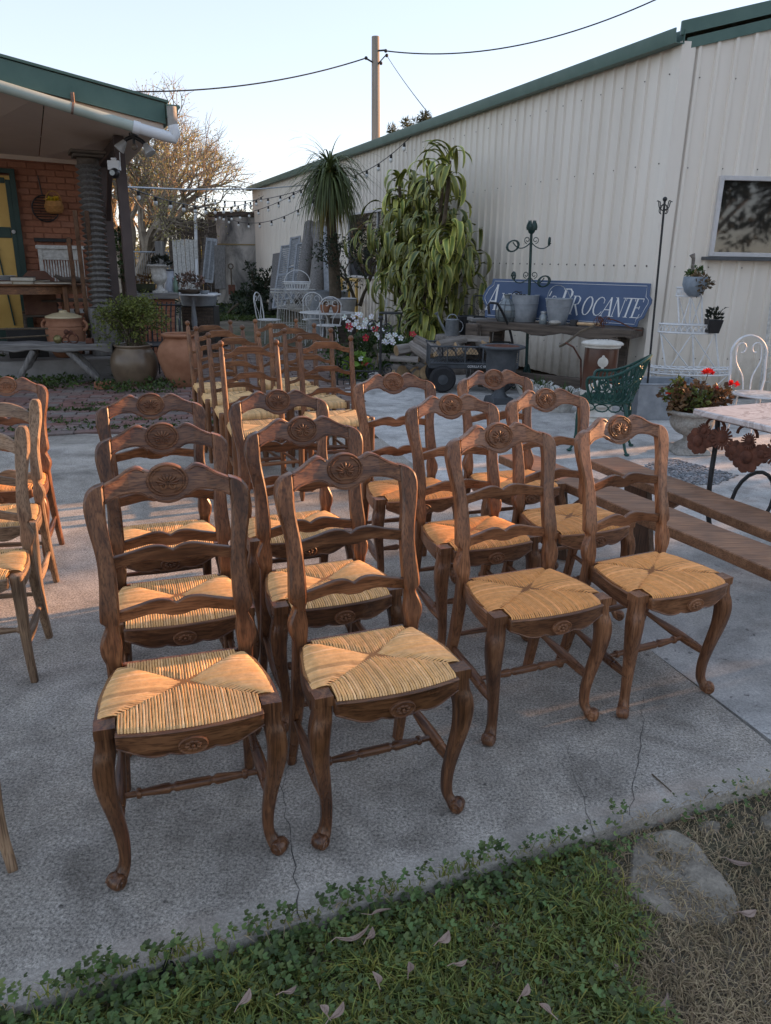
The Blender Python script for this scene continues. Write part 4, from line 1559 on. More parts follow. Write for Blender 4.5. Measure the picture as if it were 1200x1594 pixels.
# local -x is the front
mb = MB()
mb.lathe([(.02, .405), (.20, .405), (.225, .412), (.225, .424), (.20, .428), (.19, .42), (.02, .42)], 28)
for k in range(-4, 5):
    mb.bar((-.19, k*.042, .43), (.19, k*.042, .43), .012, .008)
mb.build('seat', m_giron, ch, 40)
def gback(a, z):      # point on the tub back; a = angle from the rear
    h = (z-.42)
    return Vector(((.215+h*.28)*math.cos(a), (.215+h*.22)*math.sin(a), z))
def gtop(a): return .42+.20+.17*max(0, math.cos(a*.92))**2
mb = MB()
A0 = R(112)
mb.tube([gback(-A0+2*A0*k/40, gtop(-A0+2*A0*k/40)) for k in range(41)], .012, 6)
for s in (-1, 1):
    p = [gback(s*A0, gtop(A0)), gback(s*(A0+.12), gtop(A0)-.02), gback(s*(A0+.16), gtop(A0)-.08), gback(s*(A0+.05), .43)]
    mb.tube([Vector(q) for q in smooth_tab([tuple(q) for q in p], 4)], .013, 6)
mb.build('back_rail', m_giron, ch, 50)
mb = MB()
r_ = random.Random(4)
for k in range(15):
    a = -A0+2*A0*(k+.5)/15
    zt_ = gtop(a)
    w_ = A0/15*1.15
    for (z0, z1) in ((.43, .43+(zt_-.43)*.52), (.43+(zt_-.43)*.48, zt_)):
        zc = (z0+z1)/2; hz_ = (z1-z0)/2
        mb.tube([gback(a+w_*math.cos(q), zc+hz_*math.sin(q)) for q in [2*math.pi*j/14 for j in range(14)]], .0065, 5, closed=True)
    mb.tube([gback(a-w_, .43), gback(a+w_*.5, (.43+zt_)/2), gback(a-w_*.3, zt_)], .006, 5)
    for j in range(5):
        p = gback(a+r_.uniform(-w_, w_), r_.uniform(.46, zt_-.03))
        mb.ball(p, r_.uniform(.012, .02), 6, 4, (.6, .6, 1))
mb.build('lattice_back', m_giron, ch, 50)
for (x, y) in ((-.15, -.15), (-.15, .15), (.16, -.13), (.16, .13)):
    mb = MB()
    mb.tube(bez((x, y, .41), (x*1.5, y*1.5, .32), (x*.95, y*.95, .15), (x*1.45, y*1.45, .012), 12), [.018-.0007*k for k in range(12)], 8)
    mb.ball((x*1.47, y*1.47, .012), .02, 8, 5, (1.2, 1, .6))
    mb.build('leg', m_giron, ch, 50)
mb = MB()
for k in range(12):
    a = 2*math.pi*k/12
    mb.tube([(.205*math.cos(a+.26*math.cos(q)), .205*math.sin(a+.26*math.cos(q)), .375+.03*math.sin(q)) for q in [2*math.pi*j/9 for j in range(9)]], .006, 5, closed=True)
mb.build('seat_apron', m_giron, ch, 50)

# ------------------------------------------------------------------ enamel stove
sv = G(925, 655, -.014)
m_brown_en = m_simple('brown_enamel', (.055, .022, .014), (.12, .05, .03), 3.5, .28, .1)
m_cream_en = m_simple('cream_enamel', (.46, .43, .37), (.66, .63, .57), 9, .35, .15)
st = thing('enamel_stove', 'tall oval brown enamel stove with white lid and ornate cream front', 'stove', sv, R(-6))
def oval(prof, sx_, sy_, n_=28):
    mb = MB(); mb.M = Matrix.Diagonal((sx_, sy_, 1, 1)); mb.lathe(prof, n_); return mb
oval([(.15, .30), (.158, .32), (.160, .70), (.155, .715)], 1, .8).build('body', m_brown_en, st, 40)
oval([(.157, .712), (.175, .718), (.178, .735), (.198, .745), (.2, .757), (.18, .772), (.10, .786), (.02, .79)], 1, .82).build('lid', m_cream_en, st, 40)
mb = MB()
for k in range(5): mb.ball((-.05+.025*k, -.02, .789), .006, 6, 4, (1.4, 1, .5))
mb.build('lid_slot', m_black, st)
oval([(.19, .0), (.2, .02), (.185, .05), (.2, .07), (.17, .10), (.15, .13), (.165, .16), (.165, .30), (.15, .31)], 1, .85).build('base', m_cream_en, st, 40)
mb = MB()
fr_ = [(-.12, .16), (.12, .16), (.13, .36), (.10, .385), (.06, .40), (.03, .43), (0, .44), (-.03, .43), (-.06, .40), (-.10, .385), (-.13, .36)]
mb.prism(fr_, lambda a, b, q: (a, -.14-q+.6*a*a, b), 0, .03)
mb.build('front_plate', m_cream_en, st, 30, .006)
mb = MB()
for k in range(-1, 2):
    mb.tube(arc((k*.06, -.172, .26), .022, .05, 0, 2*math.pi, *XZ, 13)[:-1], .006, 5, closed=True)
mb.build('front_grille', m_black, st)
mb = MB()
mb.lathe([(.02, 0), (.048, .002), (.05, .008), (.03, .014), (.004, .016)], 20, (0, -.127, .59), (0, -1, 0))
for k in (-1, 1): mb.ball((0, -.133, .59+k*.052), .014, 8, 5, (1, .4, 1))
mb.build('medallion', m_cream_en, st, 40)

# ------------------------------------------------------------------ scalloped white basins and weeds behind
for px, py, s_, l in ((868, 640, .24, 'white scalloped edge garden basin left of the stove'), (828, 628, .2, 'white scalloped edge garden basin behind the rightmost chair row')):
    b_ = G(px, py, -.014)
    o = thing('scalloped_basin', l, 'basin', b_)
    mb = MB(); V, F = [], []; nn = 40
    for (rr_, h, k) in ((.5, 0, 0), (.62, .05, 0), (.9, .16, .04), (1.0, .20, .09), (.94, .2, .09), (.8, .14, .03), (.3, .1, 0)):
        for i in range(nn):
            a = 2*math.pi*i/nn
            q = rr_+k*abs(math.sin(a*5))
            V.append((q*s_*math.cos(a), q*s_*math.sin(a)*.8, h+k*.5*abs(math.sin(a*5))))
    for j in range(6):
        for i in range(nn): F.append((j*nn+i, j*nn+(i+1) % nn, (j+1)*nn+(i+1) % nn, (j+1)*nn+i))
    F.append(tuple(6*nn+i for i in range(nn))); F.append(tuple(reversed(range(nn))))
    mb.add(V, F); mb.build('bowl', m_wwhite, o, 50)
    mb = MB(); mb.tint = (1, 1, 1)
    r_ = random.Random(int(px))
    for i in range(70):
        a = r_.uniform(0, 6.3); q = r_.uniform(0, s_*.7)
        p = Vector((q*math.cos(a), q*math.sin(a)*.8, .1)); d = Vector((math.cos(a)*.6, math.sin(a)*.6, 1)) + rvec(r_)*.4
        leaf_quad(mb, p, d, rvec(r_), r_.uniform(.12, .26), .02)
    mb.build('weeds', m_leaf, o, 0)

# ------------------------------------------------------------------ tiered wire plant stand with its pots
Yp = 8.15
c_ = D(1085, 590, Yp)
ps = thing('tiered_plant_stand', 'white wire plant stand with three half round tiers against the shed', 'plant stand', (c_.x, Yp+.12, -.014))
tiers = []
for px0, px1, py in ((1018, 1150, 583), (1035, 1127, 519), (1064, 1104, 462)):
    a, b = D(px0, py, Yp), D(px1, py, Yp)
    tiers.append(((a.x+b.x)/2-c_.x, (b.x-a.x)/2, a.z+.014))
for i, (x, hw, z) in enumerate(tiers):
    mb = MB()
    for zz in (z, z+.085 if i else z+.06):
        mb.tube([(x-hw, .1, zz)]+[Vector((x, .1, zz))+Vector((-math.cos(a)*hw, -math.sin(a)*hw*.55, 0)) for a in [math.pi*k/16 for k in range(17)]]+[(x+hw, .1, zz)], .0095, 5, closed=True)
    for k in range(17):
        a = math.pi*k/16
        p = Vector((x-math.cos(a)*hw, .1-math.sin(a)*hw*.55, z))
        a2 = math.pi*min(16, k+2)/16
        p2 = Vector((x-math.cos(a2)*hw, .1-math.sin(a2)*hw*.55, z))
        mid = (p+p2)/2+Vector((0, 0, .085))
        mb.tube(bez(p, p+Vector((0, 0, .07)), mid, mid, 6), .006, 4)
        mb.tube(bez(mid, mid, p2+Vector((0, 0, .07)), p2, 6), .006, 4)
    for k in range(9):
        xx = x-hw+2*hw*(k+.5)/9
        mb.tube([(xx, .1, z), (xx, .1-.55*math.sqrt(max(0, hw*hw-(xx-x)**2)), z)], .005, 4)
    mb.build('tier', m_white, ps, 40)
mb = MB()
for (x0, h0, z0), (x1, h1, z1) in zip([(tiers[0][0], tiers[0][1]*.95, 0)]+tiers[:2], tiers):
    legs_b = [Vector((x0-h1*.93, -.02, z0)), Vector((x0, .1-h1*.5, z0)), Vector((x0+h1*.93, -.02, z0))]
    legs_t = [Vector((x1-h1*.95, .06, z1)), Vector((x1, .1-h1*.53, z1)), Vector((x1+h1*.95, .06, z1))]
    for a, b in zip(legs_b, legs_t): mb.tube([a, b], .010, 5)
    for i in (0, 1):
        mb.tube([legs_b[i], legs_t[i+1]], .007, 4); mb.tube([legs_b[i+1], legs_t[i]], .007, 4)
mb.build('wire_frame', m_white, ps, 40)
o3 = Vector(ps.location)
pb = thing('coir_basket', 'round blue tin basket with dry moss and bark on top tier', 'basket', o3+Vector((tiers[2][0]+.02, .02, tiers[2][2]+.0)))
mb = MB(); mb.lathe([(.05, 0), (.10, .05), (.125, .12), (.12, .2), (.10, .2), (.105, .12)], 18); mb.build('basket_shell', m_simple('old_blue_tin', (.16, .2, .24), (.28, .33, .38), 12, .6), pb, 50)
r_ = random.Random(9); mb = MB()
foliage(mb, r_, [((.03, -.02, .15), (.11, .1, .11))], 420, .05, .03, .1); mb.build('dry_moss', m_leafy('dry_moss', (.12, .085, .05), (.27, .20, .12)), pb, 0)
mb = MB(); foliage(mb, r_, [((-.02, 0, .24), (.08, .07, .05))], 120, .05, .02, .3); mb.build('succulent', m_leaf, pb, 0)
mb = MB(); mb.tube([(-.03, .02, .15), (-.04, .03, .38), (-.06, .03, .42)], [.014, .018, .03], 7); mb.build('bark_stick', m_bark, pb)
pp = thing('black_plant_pot', 'small square black plastic pot with dark plant on middle tier', 'plant pot', o3+Vector((tiers[1][0]+.22, -.03, tiers[1][2]+.006)))
mb = MB(); mb.prism([(-1, -1), (1, -1), (1, 1), (-1, 1)], lambda a, b, q: (a*(.055+q*.16), b*(.055+q*.16), q), 0, .14); mb.build('pot', m_plastic, pp, 30, .006)
mb = MB(); mb.tint = (.8, .6, .8)
for k in range(60):
    v_ = rvec(r_); v_.z = abs(v_.z)+.2
    leaf_quad(mb, Vector((v_.x*.05, v_.y*.05, .13+r_.uniform(0, .1))), v_, rvec(r_), .055, .03)
leaf_quad(mb, Vector((.08, 0, .24)), Vector((1, 0, .5)), Vector((0, 0, 1)), .07, .05)
mb.tube([(0, 0, .12), (.08, 0, .25)], .004, 4); mb.tube([(0, 0, .12), (-.02, 0, .27)], .004, 4)
mb.build('plant', m_leaf_d, pp, 0)
# lattice panel at the right edge
a_ = D(1188, 600, 8.35)
tl = thing('lattice_panel', 'ornate white metal lattice panel leaning by the shed window', 'trellis', (a_.x, 8.4, -.014))
mb = MB()
for x in (0, .5): mb.tube([(x, 0, 0), (x, .12, 1.36)], .010, 5)
for z in (.1, .55, 1.05, 1.36): mb.tube([(0, z*.09, z), (.5, z*.09, z)], .008, 5)
for k in range(14): mb.bar((.035*k+.02, .5*.09, .56), (.035*k+.02, 1.0*.09, 1.04), .012, .003, (0, 1, 0))
for k in range(13): mb.bar((0, (.56+.038*k)*.09, .57+.038*k), (.5, (.56+.038*k)*.09, .57+.038*k), .003, .012, (0, 1, 0))
for k in range(3):
    for s in (-1, 1): mb.tube(spiral((.1+.15*k, .12, 1.2+.07*s), .07, .012, 0, 1.4*s, *XZ), .006, 5)
    mb.tube(spiral((.1+.15*k, .03, .33), .1, .02, 1, 1.5, *XZ), .006, 5)
mb.build('lattice', m_wwhite, tl, 40)
# ------------------------------------------------------------------ workbench and shop sign
wr, wl = D(985, 500, 8.42), D(742, 482, 9.45)
wd = Vector((wr.x-wl.x, wr.y-wl.y)); WLEN = wd.length; wd.normalize()
wrot = math.atan2(wd.y, wd.x)
BZ = .80
wb_ = thing('workbench', 'heavy rough grey timber workbench under the blue sign', 'workbench', (wl.x, wl.y, -.014), wrot)
mb = MB(); r_ = random.Random(3)
n_ = 26
T = [(WLEN*i/n_, BZ) for i in range(n_+1)]
Bt = [(WLEN*i/n_, BZ-.10-.02*math.sin(i*.7)-.015*r_.random()) for i in range(n_+1)]
mb.band(T, Bt, lambda a, z, q: (a, q+.012*math.sin(a*5), z), 0, .50)
mb.build('bench_top', m_old, wb_, 30, .008)
for x, y in ((.12, .06), (.12, .42), (WLEN-.2, .06), (WLEN-.2, .42)):
    MB().box((x, y, (BZ-.1)/2), (.12, .10, BZ-.1)).build('leg', m_old, wb_, 30, .008)
MB().box((WLEN/2, .08, .16), (WLEN-.3, .08, .12)).build('lower_beam', m_old, wb_, 30, .008)
MB().box((.0, -.07, BZ-.24), (.16, .10, .42)).build('vice_jaw', m_old, wb_, 30, .01)
mb = MB(); mb.tube([(0, -.2, BZ-.3), (0, .05, BZ-.3)], .028, 8); mb.tube([(-.12, -.19, BZ-.3), (.12, -.19, BZ-.3)], .012, 6); mb.build('vice_screw', m_rust, wb_)
# the sign: board with notched corners leaning on the bench
sl, sr = D(750, 470, 9.9), D(1012, 480, 8.62)
sd = Vector((sr.x-sl.x, sr.y-sl.y)); SL = sd.length; sd.normalize()
sgn = thing('shop_sign', 'long blue painted sign board with white serif lettering leaning on shed', 'sign', (sl.x, sl.y, .80), math.atan2(sd.y, sd.x))
SH = .47
nt_ = .10
out_l = [(0, .26), (0, .22), (.05, .14), (.06, .0), (SL-.12, 0), (SL-.11, .07), (SL-.06, .10), (SL-.03, .19), (SL, .26), (SL, .30), (SL-.035, .34), (SL-.04, SH), (.12, SH), (.11, .41), (.05, .36)]
lean = lambda z: .10*z
mb = MB(); mb.prism(out_l, lambda a, b, q: (a, q+lean(b), b), -.011, .011)
mb.build('board', m_blue, sgn, 30, .002)
board = sgn.children[-1]
mb = MB()
inn = [(.035+(a/SL)*(SL-.07), .028+(b/SH)*(SH-.056)) for a, b in out_l]
mb.tube([(a, lean(b)-.0125, b) for a, b in inn], .0028, 4, closed=True)
mb.build('border_line', m_sign_w, board, 0)
# lettering: strokes (x0,y0,x1,y1,width) in a unit em; small capitals in an italic serif hand
GL = {
 'A': (.62, [(0, 0, .33, 1, .035), (.33, 1, .56, 0, .085), (.12, .34, .46, .34, .04), (-.07, 0, .1, 0, .03), (.46, 0, .68, 0, .03)]),
 'N': (.66, [(.06, 0, .06, 1, .035), (.06, 1, .54, 0, .09), (.54, 0, .54, 1, .035), (-.04, 0, .16, 0, .03), (.42, 1, .64, 1, .03), (-.04, 1, .1, 1, .03)]),
 'T': (.56, [(.27, 0, .27, 1, .09), (0, 1, .54, 1, .045), (.15, 0, .39, 0, .03), (0, 1, -.01, .86, .03), (.54, 1, .55, .86, .03)]),
 'R': (.60, [(.08, 0, .08, 1, .09), (-.03, 0, .2, 0, .03), (-.03, 1, .3, 1, .035), (.3, 1, .44, .9, .05), (.44, .9, .46, .74, .085), (.46, .74, .4, .58, .07), (.4, .58, .1, .52, .035), (.24, .52, .6, -.04, .085)]),
 'B': (.56, [(.08, 0, .08, 1, .09), (-.03, 0, .3, 0, .035), (-.03, 1, .3, 1, .035), (.3, 1, .42, .9, .05), (.42, .9, .44, .77, .085), (.44, .77, .36, .56, .05), (.36, .56, .1, .54, .03), (.3, .54, .46, .42, .05), (.46, .42, .48, .2, .09), (.48, .2, .3, 0, .05)]),
 'O': (.66, [(.3 + .27*math.cos(a), .5+.5*math.sin(a), .3+.27*math.cos(a+.45), .5+.5*math.sin(a+.45), .035+.05*abs(math.cos(a+.2))) for a in [k*.4488 for k in range(14)]]),
 'C': (.58, [(.34 + .32*math.cos(a), .5+.5*math.sin(a), .34+.32*math.cos(a+.45), .5+.5*math.sin(a+.45), .035+.05*max(0, -math.cos(a+.2))) for a in [.75+k*.4488 for k in range(11)]]+[(.58, .86, .58, .68, .03)]),
 'E': (.54, [(.08, 0, .08, 1, .09), (-.03, 0, .46, 0, .04), (-.03, 1, .44, 1, .04), (.08, .52, .34, .52, .035), (.44, 1, .45, .84, .03), (.46, 0, .49, .18, .03), (.34, .6, .34, .44, .03)]),
 'S': (.44, [(.36, .82, .3, .96, .035), (.3, .96, .14, .97, .04), (.14, .97, .05, .8, .06), (.05, .8, .12, .62, .085), (.12, .62, .3, .42, .09), (.3, .42, .36, .22, .085), (.36, .22, .24, .02, .05), (.24, .02, .08, .04, .035), (.08, .04, .02, .2, .035)]),
 "'": (.2, [(.1, 1.08, .05, .82, .06)]),
}
def letter(ch, x, y, h, wscale=1.0, slant=.24):
    wd_, st_ = GL[ch]
    mb = MB()
    def pt(u, v_, q):
        a, b = x+(u*wscale+v_*slant)*h, y+v_*h
        return (a, lean(b)-.0115-q, b)
    for k, (x0, y0, x1, y1, w_) in enumerate(st_):
        dx, dy = (x1-x0)*wscale, y1-y0
        L = math.hypot(dx, dy) or 1
        ex, ey = dx/L*.012, dy/L*.012
        nx, ny = -dy/L*w_/2/wscale, dx/L*w_/2
        P = [(x0-ex+nx, y0-ey+ny), (x1+ex+nx, y1+ey+ny), (x1+ex-nx, y1+ey-ny), (x0-ex-nx, y0-ey-ny)]
        z = .0004*k
        V = [pt(a, b, z) for a, b in P]+[pt(a, b, z+.002) for a, b in P]
        mb.add(V, [(0, 1, 2, 3), (7, 6, 5, 4), (0, 4, 5, 1), (1, 5, 6, 2), (2, 6, 7, 3), (3, 7, 4, 0)])
    mb.build('letter', m_sign_w, board, 0)
    return wd_*wscale*h
# letter positions surveyed along the board (fraction of its length)
def fx(px):
    d = ray(px, 465)
    n3 = Vector((-sd.y, sd.x, 0)); c3 = Vector((sl.x, sl.y, 0))
    t = c3.dot(n3)/d.dot(n3)
    q = Vector((d.x*t, d.y*t, 0))-c3
    return q.x*sd.x+q.y*sd.y
y0 = .10
letter('A', fx(757), y0, .30, .72); letter('N', fx(776), y0, .20, .95); letter('T', fx(792), y0, .20, 1.0)
letter("'", fx(848), y0+.03, .2); letter('S', fx(852), y0+.01, .19)
letter('B', fx(868), y0-.02, .30, .85)
for ch, px in zip('ROCANTE', (887, 905, 922, 937, 953, 969, 984)):
    letter(ch, fx(px), y0-.0, .205, .9)

# things on the bench
def on_bench(px, py, back=.2, z=BZ):
    """spot on the bench top under a given column of the picture"""
    d = ray(px, py)
    n3 = Vector((-wd.y, wd.x, 0)); c3 = Vector((wl.x, wl.y, 0))+n3*back
    t = c3.dot(n3)/d.dot(n3)
    return Vector((d.x*t, d.y*t, z-.014))
def bucket(name, label, cat, p, r0, r1, h, m, handle=True, lip=True, parts=None):
    t = thing(name, label, cat, p)
    mb = MB(); mb.lathe([(r0*.95, .002), (r0, .01), (r0+(r1-r0)*.5, h*.5), (r1, h), (r1-.006, h), (r0, .02), (.01, .02)], 24); mb.build('body', m, t, 40)
    mb = MB(); mb.tube(arc((0, 0, h), r1, r1, 0, 2*math.pi, (1, 0, 0), (0, 1, 0), 25)[:-1], .006, 6, closed=True)
    mb.tube(arc((0, 0, h*.7), r0+(r1-r0)*.7+.001, r0+(r1-r0)*.7+.001, 0, 2*math.pi, (1, 0, 0), (0, 1, 0), 25)[:-1], .004, 5, closed=True); mb.build('rim', m, t, 40)
    if handle:
        mb = MB(); mb.tube(arc((0, 0, h-.02), r1*1.02, r1*1.15, 0, math.pi, (.9, .3, 0), (-.1, .2, .95), 15), .005, 5)
        for s in (-1, 1): mb.ball((s*r1*.92, s*r1*.3, h-.02), .014, 7, 5)
        mb.build('handle', m, t, 40)
    return t
bucket('zinc_tub', 'wide grey zinc tub on workbench behind the small jar', 'tub', on_bench(816, 488, .26), .14, .165, .31, m_zincd, False)
bucket('metal_bucket', 'tapered galvanised bucket with raised handle in front of sign', 'bucket', on_bench(868, 492, .14), .10, .155, .29, m_zincd)
t = thing('glass_demijohn', 'round glass demijohn in a wire cage at left of workbench', 'demijohn', on_bench(788, 486, .16))
m_bottle = m_simple('dusty_glass', (.10, .12, .125), (.22, .25, .26), 5, .12, .05, spec=.8)
mb = MB(); mb.lathe([(.09, 0), (.125, .05), (.13, .13), (.11, .2), (.06, .25), (.035, .27), (.035, .30), (.045, .305), (.045, .32)], 24); mb.build('glass', m_bottle, t, 50)
mb = MB()
for k in range(10):
    a = 2*math.pi*k/10
    mb.tube([(q*math.cos(a), q*math.sin(a), z) for q, z in ((.094, 0), (.131, .05), (.136, .13), (.115, .2), (.07, .25))], .003, 4)
for z, q in ((.05, .131), (.13, .137), (.2, .117)): mb.tube(arc((0, 0, z), q, q, 0, 6.2832, (1, 0, 0), (0, 1, 0), 21)[:-1], .003, 4, closed=True)
mb.build('wire_cage', m_iron_grey, t)
mb = MB()
for k in range(5): mb.tube(spiral((.1+.05*k, .02, .31-.01*k), .05, .015, k, 1.3, (1, 0, .2), (0, .4, .9)), .006, 5)
tag(mb.build('iron_scroll', m_black), 'twisted black iron scroll resting on demijohn and zinc tub', 'scrollwork').location = t.location
t = thing('small_jar', 'small grey glass jar standing between tub and bucket', 'jar', on_bench(846, 490, .08))
mb = MB(); mb.lathe([(.04, 0), (.045, .01), (.045, .09), (.03, .11), (.03, .125)], 16); mb.build('jar_body', m_bottle, t, 50)
mb = MB(); mb.lathe([(.033, .122), (.036, .124), (.036, .145), (.02, .148)], 16); mb.build('lid', m_zinc, t, 50)
o = tag(MB().ball((0, 0, .03), .05, 12, 6, (1.5, 1, .55)).build('white_stone', m_caststone), 'pale stone lying in front of the bucket on workbench', 'stone'); o.location = on_bench(864, 499, .03)
o = tag(MB().lathe([(.012, 0), (.02, .008), (.02, .05), (.01, .06)], 12).build('green_bottle', m_simple('turquoise_glass', (.05, .2, .17), (.1, .3, .26), 5, .15)), 'tiny turquoise bottle at left end of workbench', 'bottle'); o.location = on_bench(781, 484, .1)
t = thing('wooden_mallet', 'wooden handled tool lying on workbench below the sign', 'tool', on_bench(915, 500, .08), wrot)
mb = MB(); mb.tube([(-.12, 0, .03), (.14, .02, .03)], [.017, .02], 8); mb.build('handle', m_cut, t)
mb = MB(); mb.box((-.16, 0, .035), (.07, .09, .07)); mb.build('head', m_black, t, 30, .006)
t = thing('wire_coil', 'tangled coil of rusty wire at right of workbench', 'wire', on_bench(937, 502, .06))
mb = MB(); r_ = random.Random(8)
for k in range(9):
    x = rvec(r_); y = x.orthogonal().normalized()
    mb.tube(arc((r_.uniform(-.05, .05), r_.uniform(-.03, .03), .07+r_.uniform(-.02, .03)), r_.uniform(.04, .075), r_.uniform(.03, .06), 0, 5.8, x, y, 14), .004, 4)
mb.tube(bez((.05, 0, .10), (.2, 0, .1), (.3, -.1, -.02), (.42, -.12, -.01), 12), .007, 5)
mb.build('coil', m_rust, t)
t = thing('curved_scythe_handle', 'long bent wooden pole leaning from workbench beside the stove', 'tool', G(905, 640, -.014))
mb = MB(); p1_ = D(925, 507, 8.0)-Vector(t.location); p2_ = D(880, 535, 7.7)-Vector(t.location)
mb.tube([p1_, p1_.lerp(p2_, .5)+Vector((0, 0, .03)), p2_, p2_+Vector((-.06, 0, -.03))], .012, 6); mb.build('shaft', m_stem, t)
mb = MB(); p3_ = D(892, 545, 7.6)-Vector(t.location)
mb.tube([p2_+Vector((0, 0, .01)), p3_+Vector((0, 0, .03)), D(904, 560, 7.6)-Vector(t.location), (0, 0, 0)], .009, 6); mb.build('blade', m_rust, t)

# ------------------------------------------------------------------ green coat stand
cb = Vector((D(818, 604, 9.3).x, 9.3, -.014))
m_dgiron = m_simple('dark_green_iron', (.006, .024, .021), (.014, .048, .042), 14, .4, .2)
cs = thing('coat_stand', 'green iron garden stand with tulip finial and scrolled arms', 'stand', cb)
ct = D(827, 365, 9.3)-cb
mb = MB(); mb.tube([(0, 0, 0), ct], [.02, .016], 10)
mb.ball(ct*.45, .036, 10, 7, (1, 1, 1)); mb.build('shaft', m_dgiron, cs, 50)
mb = MB(); mb.lathe([(.012, 0), (.035, .02), (.05, .06), (.045, .10), (.02, .115)], 12, ct)
for k in range(6):
    a = k*1.047; mb.tube(bez(ct+Vector((.04*math.cos(a), .04*math.sin(a), .05)), ct+Vector((.06*math.cos(a), .06*math.sin(a), .1)), ct+Vector((.03*math.cos(a), .03*math.sin(a), .12)), ct+Vector((.04*math.cos(a), .04*math.sin(a), .155)), 6), [.02, .02, .018, .014, .009, .003], 6)
mb.build('tulip_finial', m_dgiron, cs, 50)
for fz, sgs in ((.955, (-1, 1)), (.74, (-1, 1))):
    for s in sgs:
        mb = MB(); q = ct*fz; x = Vector((s*.95, -.3, 0))
        L = .21 if (fz < .8) == (s < 0) or fz > .8 else .15
        mb.tube(bez(q, q+x*.08+Vector((0, 0, -.09)), q+x*L*.8+Vector((0, 0, -.10)), q+x*(L+.02)+Vector((0, 0, -.01)), 12), .0065, 6)
        mb.tube(spiral(q+x*.05+Vector((0, 0, .02)), .04, .012, -1.5, 1.2, x, (0, 0, 1)), .005, 5)
        if (s > 0) == (fz < .8):
            for k in range(3): mb.tube(arc(q+x*(L+.02)+Vector((.0, 0, -.05)), .075, .06, 0, 6.28, Vector((1, k*.5-.4, .2)).normalized(), Vector((0, .2, 1)), 15), .008, 5)
        else:
            mb.tube(spiral(q+x*(L+.0)+Vector((0, 0, .0)), .055, .015, 0, 1.4, (x.x*.3, .9, 0), (0, 0, 1)), .012, 5)
        mb.build('scroll_arm', m_dgiron, cs, 50)
mb = MB()
for k in range(4):
    a = k*math.pi/2+.4; x = Vector((math.cos(a), math.sin(a), 0))
    mb.tube(bez((0, 0, .3), x*.05+Vector((0, 0, .32)), x*.02+Vector((0, 0, .1)), x*.17+Vector((0, 0, .09)), 10)+spiral(x*.17+Vector((0, 0, .05)), .04, .012, 1.57, -1.2, x, (0, 0, 1), 10), .010, 6)
mb.build('scroll_foot', m_dgiron, cs, 50)

# ------------------------------------------------------------------ grey iron urn
ub = G(776, 627, -.014)
iu = thing('iron_urn', 'dark grey cast iron urn on pedestal in front of the cart', 'urn', ub, .3)
mb = MB(); mb.prism([(-.13, -.13), (.13, -.13), (.13, .13), (-.13, .13)], lambda a, b, q: (a*(1-q*1.5), b*(1-q*1.5), q), 0, .07); mb.build('plinth', m_iron_grey, iu, 30, .006)
mb = MB(); mb.lathe(smooth_tab([(.10, .07), (.075, .10), (.05, .15), (.06, .19), (.10, .23), (.15, .30), (.165, .40), (.165, .52), (.17, .56), (.2, .585), (.245, .60), (.25, .615), (.235, .625), (.19, .62), (.16, .58), (.02, .57)], 2), 32); mb.build('vase', m_iron_grey, iu, 50)
mb = MB(); mb.lathe([(.19, .618), (.16, .600), (.02, .595)], 24, cap=False); mb.build('rusty_inside', m_rust, iu, 40)
mb = MB()
for s in (-1, 1): mb.tube(spiral((s*.15, 0, .22), .06, .015, 0, 1.4*s, *XZ), .010, 6)
mb.build('handle', m_iron_grey, iu, 50)

# ------------------------------------------------------------------ garden cart, firewood
cl = G(668, 611, -.014)
CY = 8.95
x0_, x1_ = D(668, 580, CY).x, D(806, 580, CY).x
cart = thing('garden_cart', 'black steel mesh garden cart loaded with split firewood', 'cart', (x0_, CY, -.014), .03)
CW, CD = x1_-x0_, .62
zt0, zt1 = D(720, 573, CY).z+.014, D(720, 540, CY).z+.014
MB().box((CW/2, CD/2, zt0+.02), (CW, CD, .06)).build('tray', m_iron_grey, cart, 30, .006)
mb = MB()
for z in (zt0+.05, zt1):
    mb.tube([(0, 0, z), (CW, 0, z), (CW, CD, z), (0, CD, z)], .012, 6, closed=True)
for x in (0, CW*.2, CW*.4, CW*.6, CW*.8, CW):
    for y in (0, CD): mb.tube([(x, y, zt0), (x, y, zt1)], .009, 6)
for y in (CD*.33, CD*.66): mb.tube([(0, y, zt0), (0, y, zt1)], .009, 6)
mb.build('side_rail', m_iron_grey, cart, 50)
mb = MB()
k_ = 26
for i in range(k_):
    x = CW*i/k_; h = zt1-zt0-.05
    mb.bar((x, .004, zt0+.05), (min(CW, x+h*.8), .004, zt0+.05+min(h, (CW-x)/.8)), .004, .003, (0, 1, 0))
    mb.bar((x, .005, zt1), (min(CW, x+h*.8), .005, zt1-min(h, (CW-x)/.8)), .004, .003, (0, 1, 0))
mb.build('wire_mesh', m_black, cart, 0)
m_tyre = m_simple('rubber_tyre', (.010, .010, .011), (.022, .022, .024), 20, .7, .3)
for x, y in ((.16, -.02), (.16, CD+.02), (CW-.2, -.02), (CW-.2, CD+.02)):
    mb = MB(); mb.lathe([(.075, -.045), (.13, -.05), (.15, -.035), (.158, 0), (.15, .035), (.13, .05), (.075, .045)], 28, (x, y, .158), (0, 1, 0)); wh = mb.build('wheel', m_tyre, cart, 40)
    mb = MB(); mb.lathe([(.02, -.055), (.078, -.04), (.078, .04), (.02, .055)], 18, (x, y, .158), (0, 1, 0)); mb.build('hub', m_iron_grey, wh, 40)
mb = MB(); mb.tube([(x, y, .158) for x, y in ((.16, 0), (.16, CD))], .012, 6); mb.tube([(CW-.2, 0, .158), (CW-.2, CD, .158)], .012, 6)
